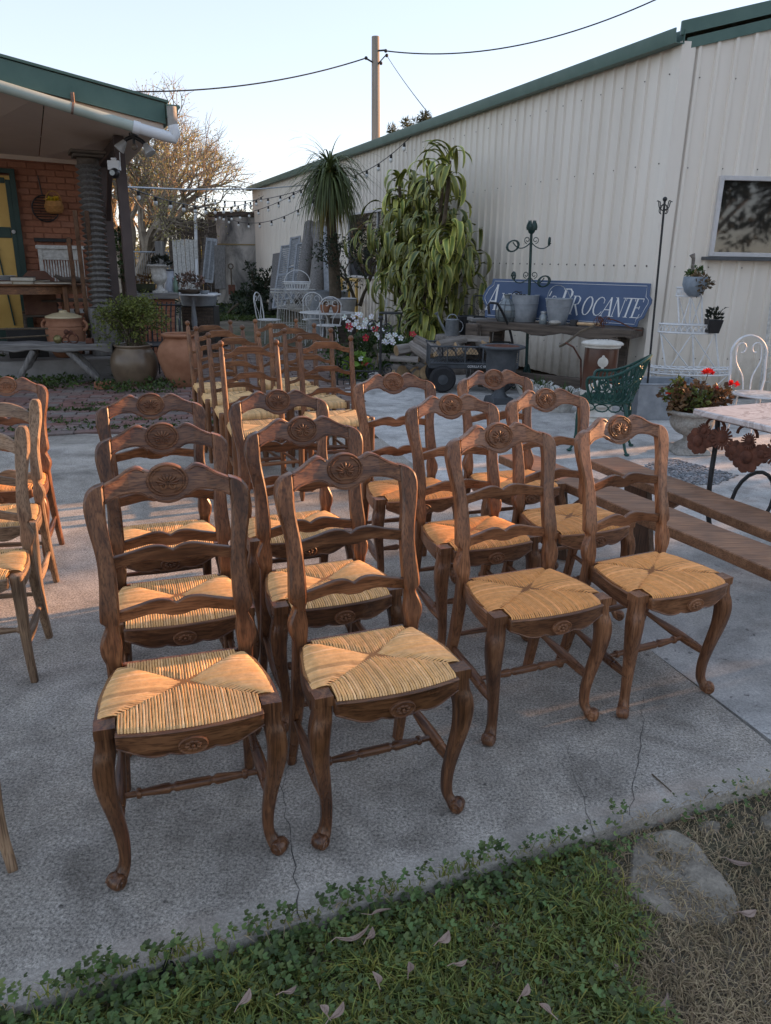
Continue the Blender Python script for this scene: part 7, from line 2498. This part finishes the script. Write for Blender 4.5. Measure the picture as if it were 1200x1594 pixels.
# shrubs by the tank
def bush(name, label, base, blobs, n_, L, W, m, seed, group=None, stems=5):
    t = thing(name, label, 'shrub', base, 0, group); rr = random.Random(seed)
    mb = MB(); foliage(mb, rr, blobs, n_, L, W, .3); mb.build('foliage', m, t, 0)
    mb = MB()
    for k in range(stems): c_, q = rr.choice(blobs); mb.tube(bez((0, 0, 0), (c_[0]*.3, c_[1]*.3, c_[2]*.5), (c_[0]*.7, c_[1]*.7, c_[2]), (c_[0]+rr.uniform(-.3, .3)*q[0], c_[1], c_[2]+q[2]*.6), 7), .03, 5)
    mb.build('stem', m_stem, t); return t
b_ = D(402, 462, 23); b_.z = -.045
bush('dark_shrub', 'dark leafy shrub against the tank left of the shutters', b_, [((-.2, 0, .8), (.55, .4, .6)), ((.3, 0, .7), (.5, .4, .7)), ((0, -.2, .35), (.9, .4, .35))], 1600, .12, .06, m_leaf_d, 61)
b_ = D(350, 468, 21); b_.z = -.045
bush('low_dark_hedge', 'low strip of dark strappy plants in front of the tank', b_, [((-.9, 0, .2), (.6, .3, .25)), ((.2, 0, .2), (.8, .3, .25)), ((1.1, 0, .22), (.6, .3, .28))], 1200, .2, .035, m_leaf_d, 62)
b_ = D(195, 470, 12.5); b_.z = -.03
bush('verandah_vine', 'thin dark climbing plant between the verandah posts', b_, [((0, 0, .9), (.15, .15, .5)), ((.02, 0, 1.6), (.12, .12, .4))], 300, .08, .04, m_leaf, 63)
# utility pole and wires
up_ = D(585, 215, 30)
t = thing('utility_pole', 'tall timber power pole behind the shed roof', 'power pole', (up_.x, 30, -.045))
ptop = D(584.5, 57, 30)-Vector(t.location)
mb = MB(); mb.tube([(0, 0, 0), (.02, 0, ptop.z*.5), (ptop.x, 0, ptop.z)], [.20, .165, .135], 12)
m_pole = m_simple('pole_timber', (.22, .195, .165), (.36, .33, .29), 1.0, .85, .4, stretch=(20, 20, .6))
mb.build('shaft', m_pole, t, 50)
mb = MB(); q = ptop-Vector((0, 0, .45))
mb.tube([q+Vector((.1, -.1, 0)), q+Vector((.35, -.1, .02))], .03, 6); mb.tube([q+Vector((-.1, -.1, -.35)), q+Vector((-.3, -.1, -.25))], .03, 6); mb.tube([q+Vector((.1, -.1, -.4)), q+Vector((.38, -.1, -.12))], .02, 6)
for p_ in ((.36, -.1, .0), (.40, -.1, -.14), (-.32, -.1, -.23), (.2, -.1, -.38)): mb.ball(q+Vector(p_), .06, 8, 6)
mb.build('insulator', m_black, t)
PQ = Vector(t.location)+q
def cable(name, label, a, b, sag, r, n_=30, m=m_black):
    mb = MB(); a, b = Vector(a), Vector(b)
    mb.tube([a.lerp(b, k/n_)-Vector((0, 0, sag*4*(k/n_)*(1-k/n_))) for k in range(n_+1)], r, 5)
    return tag(mb.build(name, m), label, 'cable')
cable('power_cable', 'black power cable from pole top to the upper right', PQ+Vector((.36, -.1, 0)), D(1100, -40, 26), .75, .022)
cable('power_cable', 'black power cable sagging from pole towards the left house', PQ+Vector((-.32, -.1, -.23)), D(150, 141, 24), .35, .022)
cable('stay_wire', 'thin wire slanting from pole down to shed roof', PQ+Vector((.4, -.1, -.14)), D(673, 184, 17), .05, .010)
# festoon lights
m_bulb = m_simple('white_bulb', (.6, .6, .58), (.75, .75, .72), 5, .3)
def festoon(label, a, b, sag, nb, br=.035):
    t = thing('festoon_string', label, 'string lights', a, 0, 'festoon lights')
    d = Vector(b)-Vector(a); mb = MB(); f_ = lambda u: d*u-Vector((0, 0, sag*4*u*(1-u)))
    mb.tube([f_(k/24) for k in range(25)], .008, 4); mb.build('cord', m_black, t)
    for k in range(nb):
        p_ = f_((k+.5)/nb)
        mb = MB(); mb.lathe([(.022, 0), (.026, -.06), (.018, -.07)], 8, p_); so = mb.build('socket', m_black, t)
        mb = MB(); mb.ball(p_-Vector((0, 0, .095)), br, 8, 6, (1, 1, 1.2)); mb.build('bulb', m_bulb, so, 60)
festoon('festoon light string from shed eave down to the palm crown', wallpt(640, 212, .2), wallpt(545, 275, .6), .1, 5)
festoon('upper festoon light string running left from the palm', wallpt(490, 288, .8), D(300, 303, 24), .25, 11)
festoon('middle festoon light string from shed wall towards tank', wallpt(478, 291, .5), D(330, 336, 25), .2, 10)
festoon('lowest festoon light string looping over the tank top', wallpt(500, 303, .6), D(335, 330, 25.5), .45, 9)
festoon('festoon light string sagging in front of the bare tree', D(200, 292, 12), D(410, 305, 24), .3, 14)
t = thing('galvanised_rail', 'thin grey pipe spanning from verandah post to the shed', 'pipe', D(190, 291, 10.2))
mb = MB(); mb.tube([(0, 0, 0), D(290, 295, 14)-Vector(t.location), D(405, 294, 18)-Vector(t.location), wallpt(480, 288, .1)-Vector(t.location)], .015, 6); mb.build('pipe', m_zinc, t)
# ------------------------------------------------------------------ trees
def bare_tree(name, label, base, h, seed, trunk_r, dirs, m_b, leafm, leafn, depth=5, L0=None, leafL=.10, twigs=0, spread=.6):
    t = thing(name, label, 'tree', base); rr = random.Random(seed); mb = MB(); ends = []
    for d, L in dirs: grow(mb, Vector((0, 0, 0)), Vector(d), L, trunk_r, depth, ends, rr, spread, n_=5, lean_=(.02, 0, .10))
    mb.build('trunk', m_b, t, 50)
    mb = MB()
    for q, d in ends:
        for k in range(twigs):
            dd = (d+rvec(rr)*.9).normalized(); mb.tube([q, q+dd*.22+rvec(rr)*.03, q+dd*rr.uniform(.35, .6)+rvec(rr)*.06], [.008, .006, .003], 3, cap=False)
    if twigs: mb.build('twigs', m_b, t, 0)
    mb = MB()
    for q, d in ends:
        for k in range(leafn):
            g_ = rr.uniform(.6, 1.4); mb.tint = (g_, g_*rr.uniform(.85, 1.05), g_*.9)
            leaf_quad(mb, q+rvec(rr)*rr.uniform(.05, .55), rvec(rr), rvec(rr), leafL*rr.uniform(.6, 1.2), leafL*.5)
    mb.build('crown', leafm, t, 0)
    return t, ends
m_tbark = m_simple('tree_bark', (.17, .135, .10), (.36, .30, .235), 6, .9, .4)
tb_ = D(200, 465, 27); tb_.z = -.045
bare_tree('bare_tree', 'large spreading tree with bare twiggy branches behind the house', tb_, 7, 5, .24, (((.10, 0, 1), 1.7), ((.45, -.05, .9), 1.9), ((-.12, .1, 1), 1.8), ((.7, .1, .75), 1.9)), m_tbark, m_leafy('spring_leaf', (.34, .32, .12), (.52, .49, .21), .6, .5), 10, 6, None, .075, 3, .62)
def leafy_tree(name, label, base, blobs, n_, L, W, m, seed, tr=.15, group=None):
    t = thing(name, label, 'tree', base, 0, group); rr = random.Random(seed)
    mb = MB(); foliage(mb, rr, blobs, n_, L, W, .1, .55, 1.45, .35); mb.build('crown', m, t, 0)
    mb = MB(); top = max(b[0][2] for b in blobs)
    mb.tube(bez((0, 0, -.1), (.1, 0, top*.3), (-.1, 0, top*.6), blobs[0][0], 8), [tr*(1-.08*k) for k in range(8)], 8)
    for b in blobs: mb.tube(bez((0, 0, top*.3), (b[0][0]*.3, b[0][1]*.3, top*.5), b[0], b[0], 7), [tr*.5*(1-.1*k) for k in range(7)], 6)
    mb.build('trunk', m_tbark, t, 50)
    return t
def far(px, py, Y):
    p = D(px, py, Y); return Vector((p.x, Y, -.045))
m_leaf_sun = m_leafy('sunlit_leaf', (.16, .15, .03), (.30, .27, .06), .6, .45)  # low sunlight put into the leaf colour as a yellower green
zz = lambda py, Y: D(300, py, Y).z
leafy_tree('wattle_bush', 'yellow green sunlit bush beyond the field gate', far(240, 430, 34), [((-.6, 0, 1.3), (1.5, 1.2, 1.4)), ((.8, 0, 2.0), (1.4, 1.2, 1.4)), ((1.4, .2, .9), (1.2, 1, 1))], 3800, .22, .05, m_leaf_sun, 71, .08)
leafy_tree('gum_tree', 'small olive green tree behind the dark fence', far(300, 400, 40), [((-.8, 0, 3.2), (1.4, 1.2, 1.2)), ((.8, 0, 3.4), (1.6, 1.2, 1.2)), ((0, 0, 2.2), (2, 1.2, 1.2))], 3400, .2, .07, m_leafy('olive_leaf', (.055, .06, .022), (.12, .12, .045)), 72)
leafy_tree('gum_tree', 'low olive tree just above the tank top', far(392, 330, 46), [((0, 0, 3.4), (1.6, 1, .9)), ((-1.5, 0, 3.2), (1.2, 1, .8)), ((0, 0, 2), (1.5, 1, 1))], 2200, .2, .07, m_leafy('olive_leaf_b', (.05, .055, .025), (.11, .11, .05)), 73)
mm = m_leafy('sheoak_leaf', (.045, .055, .03), (.10, .11, .055))
for i, (px, py, Y) in enumerate(((612, 196, 62), (632, 188, 60), (645, 190, 64), (657, 180, 62), (662, 184, 66))):
    zt_ = D(px, py, Y).z
    leafy_tree('pine_tree', ('%s conifer tip showing above the shed roof' % ('leftmost narrow', 'second from left', 'middle', 'tallest right hand', 'rightmost slender')[i]), far(px, 300, Y), [((0, 0, zt_-.5), (.35, .35, .8)), ((0, 0, zt_-1.8), (.8, .8, 1.2)), ((0, 0, zt_-4), (1.1, 1.1, 2))], 1100, .4, .07, mm, 80+i, .12, 'conifer tips behind the shed')
# hills
def hill(pts, Y, m):
    mb = MB(); V = []
    for px, py in pts: p = D(px, py, Y); V.append((p.x, Y, p.z))
    n_ = len(V)
    rows_ = V+[(x*1.12, Y*1.12, z*.7) for x, y, z in V]+[(x*.93, Y*.93, -.2) for x, y, z in V]+[(x*1.25, Y*1.25, -.2) for x, y, z in V]
    F = []
    for i in range(n_-1):
        F += [(i, i+1, n_+i+1, n_+i), (2*n_+i, 2*n_+i+1, i+1, i), (n_+i, n_+i+1, 3*n_+i+1, 3*n_+i)]
    mb.add(rows_, F); return tag(mb.build('hill', m, None, 60), kind='structure')
hill([(-2600, 392), (-1500, 372), (-700, 380), (-200, 385), (150, 388), (230, 383), (330, 388), (500, 392), (900, 380), (1500, 395), (2600, 400)], 700, m_simple('far_hill', (.05, .065, .06), (.08, .095, .085), .02, .95, 0, world=True))
# trees behind the camera stand in the window's reflection
r_ = random.Random(77)
for i, (x, y, h) in enumerate(((9, -14, 8), (3.5, -17, 9), (14.5, -13, 9), (-2.5, -19, 9), (18, -20, 11))):
    leafy_tree('gum_tree', ('%s gum tree mirrored in the shed window' % ('nearest', 'left hand', 'right hand', 'far left', 'tallest far')[i]), Vector((x, y, -.045)), [((0, 0, h*.7), (2.6, 2, h*.25)), ((1.4, .5, h*.45), (2, 1.6, h*.2)), ((-1.4, -.4, h*.4), (2, 1.6, h*.22))], 2200, .42, .16, m_leaf_d, 90+i, .22, 'trees behind the viewer')
SB = [(12.2, 5.4, 4.2, 1.3, 2200), (12.6, 8.9, 3.6, 1.0, 1000), (14.8, 10.6, 4.4, 1.2, 900), (11.9, 6.7, 4.0, 1.0, 2000), (14, 6.2, 4.6, 1.4, 2200), (13.4, 7.6, 3.6, .9, 1300), (12.4, 4.0, 4.0, 1.2, 1500)]  # unseen shrubs added at right, with gaps, to block and band the sun
for i, (x, y, h, rr_, nl_) in enumerate(SB):
    leafy_tree('added_shade_shrub', ('%s unseen shrub added right of the yard to block low sun' % ('nearest', 'second', 'third', 'low', 'tall', 'middle', 'farthest')[i]), Vector((x, y, -.045)), [((0, 0, h*.55), (rr_, rr_, h*.42)), ((.4, .3, h*.35), (rr_, rr_, h*.3))], nl_, .26, .15, m_leaf, 110+i, .06, 'added shrubs that block low sun')

# ------------------------------------------------------------------ grass, clover, stone and fallen leaves in front
en3 = Vector((en.x, en.y, 0))
ed3 = Vector((EDGE_B.x-EDGE_A.x, EDGE_B.y-EDGE_A.y, 0)).normalized()
E0 = Vector((EDGE_A.x, EDGE_A.y, 0))
def front(px, py): return G(px, py, -.04)
STONE = G(1075, 1362, -.02)
m_blade = m_leafy('grass_blade', (.12, .16, .045), (.22, .28, .085), .5, .35)
m_clover = m_leafy('clover_leaf', (.055, .095, .03), (.11, .17, .056), .5, .25)
m_dry = m_leafy('dry_grass', (.30, .235, .135), (.52, .42, .26), .8, .3)
def density(p):
    """0 bare, 1 lush: lush on the left and centre, dry towards the right corner"""
    s = p.dot(ed3)
    return max(0, min(1, (.60+.13*(p.y-1.1)-p.x+.05*math.sin(p.y*19))/.10))
r_ = random.Random(99)
gb, cb_, dg = MB(), MB(), MB()
def spot(spill=False):
    while True:
        p = G(r_.uniform(-30, 1240), r_.uniform(1190, 1660), -.045)
        d_ = (p-E0).dot(en3); s = p.dot(ed3)
        lim = .005
        if spill: lim = .006+.030*max(0, math.sin(s*9)*math.sin(s*23+1)+.25*math.sin(s*61))
        if d_ < lim:
            if d_ > -.004: p.z = .004
            return p, d_
def blade(mb, p, h, w_, lean_, tint):
    a = r_.uniform(0, 6.28); d = Vector((math.cos(a), math.sin(a), 0)); s = Vector((-d.y, d.x, 0))
    q1 = p+d*(lean_*h*.35)+Vector((0, 0, h*.6)); q2 = p+d*(lean_*h)+Vector((0, 0, h*(.9-.4*lean_)))
    mb.tint = tint
    mb.add([p-s*w_, p+s*w_, q1+s*w_*.75, q1-s*w_*.75, q2], [(0, 1, 2, 3), (3, 2, 4)])
for i in range(20000):
    p, d_ = spot()
    k = density(p)
    if (p-STONE).length < .13 and False: continue
    clump = .5+.5*math.sin(p.x*23+math.sin(p.y*31)*2)*math.sin(p.y*27+p.x*9)
    if r_.random() < k*(.35+.65*clump):
        g_ = r_.uniform(.6, 1.45); yl = r_.random()
        tint = (g_*(1+.5*yl*yl), g_, g_*(.9-.2*yl))
        h_ = r_.uniform(.03, .06)*(.6+1.0*clump)*(1 if d_ < -.06 else .6)
        blade(gb, p, h_, .0019, r_.uniform(.3, 1.3), tint)
    if r_.random() < .22+.6*(1-k):
        g_ = r_.uniform(.5, 1.3)
        blade(dg, p, r_.uniform(.008, .035), .0014, r_.uniform(.8, 2.2), (g_, g_*r_.uniform(.9, 1), g_*.95))
for i in range(11000):
    p, d_ = spot(True)
    k = density(p)
    cl = math.sin(p.x*11+1.3)*math.sin(p.y*14+p.x*6+.7)
    edge = max(0, 1+d_/.16)
    if r_.random() > max(k, .22*(d_ > -.08))*(.30+.70*max(edge, max(0, cl)*1.2)): continue
    if (p-STONE).length < .12: continue
    # rounded lobed leaf on a short stalk, several per tuft
    c0 = p+Vector((r_.uniform(-.015, .015), r_.uniform(-.015, .015), r_.uniform(.012, .05)))
    tl = (rvec(r_)*.5+Vector((0, -.15, 1))).normalized()
    x = tl.orthogonal().normalized(); y = tl.cross(x); rad = r_.uniform(.005, .0098)*(1.2 if cl > .2 else 1)
    g_ = r_.uniform(.5, 1.6); cb_.tint = (g_*r_.uniform(.85, 1.25), g_, g_*.9)
    V = [c0]; m_ = 9
    for j in range(m_):
        a = 2*math.pi*j/m_*.9+.3; q = rad*(1 if j % 2 else .82)
        V.append(c0+x*(math.cos(a)*q)+y*(math.sin(a)*q)+tl*(rad*.22))
    cb_.add(V, [(0, j, j+1) for j in range(1, m_)])
tag(gb.build('grass', m_blade, None, 0), 'long green grass in front of the concrete slab', 'grass', kind='stuff')
tag(cb_.build('clover', m_clover, None, 0), 'dark round leaved clover along the slab edge', 'clover', kind='stuff')
tag(dg.build('dry_grass', m_dry, None, 0), 'dry straw coloured grass at lower right', 'dry grass', kind='stuff')
# pebbles and litter on the bare soil
pb2 = MB()
for i in range(900):
    p, d_ = spot()
    if density(p) > .5: continue
    g_ = r_.uniform(.5, 1.4); pb2.tint = (g_, g_*.97, g_*.92); pb2.ball(p+Vector((0, 0, .002)), r_.uniform(.0015, .006), 5, 3, (1, r_.uniform(.6, 1), .6))
tag(pb2.build('soil_crumbs', m_simple('soil_crumb', (.10, .085, .07), (.26, .24, .21), 60, .95, tint=True), None, 0), 'grit and soil crumbs around the flat stone', 'grit', kind='stuff')
# flat stone and two small ones
m_rock = m_simple('sandstone', (.16, .138, .108), (.34, .295, .235), 7, .9, .9, .015, fine=45)
def flat_stone(label, outline, h, seed, z=-.045):
    rr = random.Random(seed); P = [G(*q, -.03) for q in outline]
    c_ = sum(P, Vector())/len(P); P2 = []
    for a, b in zip(P, P[1:]+P[:1]):
        for k in range(4): P2.append(a.lerp(b, k/4))
    # round the outline
    for _ in range(3): P2 = [(P2[i-1]+P2[i]*2+P2[(i+1) % len(P2)])/4 for i in range(len(P2))]
    mb = MB(); V, F = [], []; n_ = len(P2)
    rings = ((1.04, 0), (1.0, h*.55), (.95, h*.9), (.8, h), (.55, h*1.03), (.3, h*1.0), (.08, h*.97))
    for k, z_ in rings:
        for p in P2:
            q = c_+(p-c_)*k; wv = .006*math.sin(q.x*30+seed)+.006*math.sin(q.y*41+q.x*17)+.005*round(math.sin(q.x*22-q.y*35)*1.4)/1.4+rr.uniform(-.002, .002)
            V.append((q.x, q.y, z+z_+(wv if z_ > 0 else 0)))
    for j in range(len(rings)-1):
        for i in range(n_): F.append((j*n_+i, j*n_+(i+1) % n_, (j+1)*n_+(i+1) % n_, (j+1)*n_+i))
    F.append(tuple((len(rings)-1)*n_+i for i in range(n_)))
    mb.add(V, F); return tag(mb.build('flat_stone', m_rock, None, 60), label, 'stone')
flat_stone('large flat sandstone slab set in soil at lower right', [(985, 1300), (1040, 1288), (1085, 1310), (1115, 1350), (1152, 1395), (1150, 1420), (1125, 1435), (1060, 1428), (1010, 1408), (978, 1390), (985, 1345)], .012, 1)
flat_stone('small tan stone above the large flat slab', [(1082, 1275), (1125, 1275), (1120, 1292), (1095, 1296)], .018, 2)
flat_stone('tan stone at the right edge of the soil', [(1182, 1260), (1225, 1250), (1225, 1290), (1185, 1288)], .02, 3)
# fallen eucalyptus leaves
m_fallen = m_simple('fallen_leaf', (.20, .13, .10), (.38, .275, .22), 25, .7, .2, .002, vary=.2)
def fallen(px, py, L, W, a, curl, label, z=.0):
    p = G(px, py, .012+z); W *= .75; L *= 1.05; curl *= .6
    t = thing('fallen_leaf', label, 'leaf', p, a, 'fallen leaves'); t.rotation_euler = (r_.uniform(-.3, .3), r_.uniform(-.2, .2), a)
    mb = MB(); V, F = [], []; n_ = 8
    for i in range(n_+1):
        u = i/n_; w_ = W/2*math.sin(math.pi*min(.97, max(.04, u)))**.8
        x = (u-.5)*L; yb = .18*L*(u-.5)**2*4*(1 if curl > 0 else -1); z_ = abs(curl)*L*((u-.5)**2)*2
        for s in (-1, 0, 1): V.append((x, yb+s*w_, z_+(.35*w_ if s else 0)+.002))
    for i in range(n_):
        for k in (0, 1): F.append((3*i+k, 3*i+k+1, 3*i+k+4, 3*i+k+3))
    mb.add(V, F); mb.build('blade', m_fallen, t, 60)
    mb = MB(); mb.tube([(-L/2-.015, .18*L, .004), (-L/2, .18*L*(1 if curl > 0 else -1), .004+abs(curl)*L*.5), (0, 0, .003), (L*.4, .11*L*(1 if curl > 0 else -1), .004+abs(curl)*L*.3)], [.001, .0012, .0009, .0005], 4); mb.build('midrib', m_fallen, t)
    return t
FL_ = [(553, 1462, .075, .018, .35, .3, 'long curved mauve fallen leaf in centre of grass'), (578, 1457, .035, .02, 1.2, .3, 'short pale fallen leaf touching the long curved one'), (590, 1420, .05, .016, .5, -.2, 'narrow fallen leaf near clover edge, upper centre'), (693, 1464, .042, .026, .9, .3, 'broad pinkish fallen leaf right of grass centre'), (588, 1525, .036, .024, 1.9, .2, 'small crumpled fallen leaf below the long one'), (385, 1556, .035, .024, 1.1, .3, 'pale fallen leaf at lower left grass'), (529, 1578, .04, .024, .9, .2, 'fallen leaf at the bottom middle edge'), (507, 1572, .025, .02, 2.2, .2, 'tiny brown fallen leaf at the bottom middle'), (718, 1503, .03, .018, .3, .3, 'small fallen leaf right of the broad pinkish one'), (640, 1508, .028, .02, 1.5, .2, 'small faded fallen leaf in the grass centre right'), (1035, 1569, .055, .022, .7, .3, 'long tan fallen leaf in dry grass at bottom right'), (955, 1503, .035, .022, 2.0, .2, 'tan fallen leaf between grass and dry patch'), (965, 1455, .03, .02, .5, .2, 'pale fallen leaf beside green clump below stone'), (1150, 1347, .06, .03, -.3, .25, 'large torn pink fallen leaf right of the flat stone'), (1166, 1425, .04, .028, .1, .3, 'curled pink fallen leaf below the torn one'), (1066, 1272, .055, .022, -1.1, .3, 'upright brown fallen leaf above the flat stone'), (1027, 1277, .03, .024, .2, .4, 'silvery crumpled fallen leaf at slab corner'), (452, 1545, .03, .015, .6, .2, 'narrow brown fallen leaf at lower left centre'), (820, 1545, .03, .02, .9, .2, 'small fallen leaf near the bottom right grass'), (850, 1570, .028, .02, 2.4, .2, 'rounded fallen leaf at the bottom right grass')]
for q in FL_: fallen(*q, z=.012 if q[0] < 900 else -.04)
# dry stalk at the slab edge
t = tag(MB().tube([G(268, 1472, .0), G(258, 1500, .0), G(250, 1530, -.01)], [.002, .004, .003], 5).tube([G(262, 1490, .0), G(275, 1510, -.01)], [.003, .002], 5).tube([G(258, 1500, .0), G(238, 1535, -.01)], [.003, .002], 5).build('dry_stalk', m_dry, None, 0), 'dry grey stalk lying on the slab edge at left', 'twig')
t = tag(MB().tube([G(1015, 1205, .004), G(1045, 1232, .006)], [.0025, .002], 5).build('twig', m_stem), 'thin dark twig on concrete above the clover', 'twig')
# weeds between the bricks and along the verandah
wm = MB(); rw = random.Random(55)
tufts = [(60, 655), (95, 690), (110, 705), (200, 668), (230, 640), (225, 655), (30, 690), (75, 640), (140, 640), (180, 705), (120, 660), (300, 640), (330, 660), (310, 700), (345, 690), (360, 660), (200, 700), (170, 640), (250, 690), (275, 665), (80, 715), (140, 715), (215, 625), (195, 612), (240, 612), (255, 605), (175, 608), (40, 605), (70, 600), (110, 598), (130, 592), (20, 600), (90, 606), (155, 632), (330, 630), (100, 640), (50, 672), (160, 668), (130, 700), (260, 630)]
for px, py in tufts:
    if py > 674: continue
    p0 = G(px, py, -.01); big = py < 615
    for k in range(90 if big else 55):
        p = p0+Vector((rw.gauss(0, .15), rw.gauss(0, .035 if not big else .06), rw.uniform(0, .02 if not big else .10)))
        g_ = rw.uniform(.6, 1.5); wm.tint = (g_*1.1, g_, g_*.8); d = rvec(rw); d.z = abs(d.z)
        leaf_quad(wm, p, d, rvec(rw), rw.uniform(.025, .05)*(1.5 if big else 1), .02*(1.5 if big else 1))
tag(wm.build('paving_weeds', m_leaf, None, 0), 'green weeds growing between paving bricks and along verandah', 'weeds', kind='stuff')
wm = MB()
for i in range(2600):
    p = G(rw.uniform(330, 440), rw.uniform(474, 500), -.02)
    g_ = rw.uniform(.6, 1.4); wm.tint = (g_*1.2, g_, g_*.8); d = rvec(rw); d.z = abs(d.z)+.3
    leaf_quad(wm, p, d, rvec(rw), .09, .05)
tag(wm.build('yard_grass', m_leaf, None, 0), 'short grass growing through far paving near the tank', 'grass', kind='stuff')
for px, py, l in ((68, 580, 'spiky thistle weed standing below the weathered bench'), (8, 590, 'tall weed at the far left under the bench'), (180, 600, 'blue green leafy weed beside the stoneware pot')):
    t = thing('thistle_weed', l, 'weed', G(px, py, -.02)); mb = MB()
    for k in range(26):
        a = rw.uniform(0, 6.28); z_ = rw.uniform(.03, .30); g_ = rw.uniform(.6, 1.3); mb.tint = (g_, g_, g_)
        leaf_quad(mb, Vector((0, 0, z_)), Vector((math.cos(a), math.sin(a), rw.uniform(.1, .9))), Vector((0, 0, 1)), rw.uniform(.06, .14), .03)
    mb.build('leaves', m_leaf, t, 0); mb = MB(); mb.tube([(0, 0, 0), (.02, 0, .34)], .006, 5); mb.build('stalk', m_stem, t)
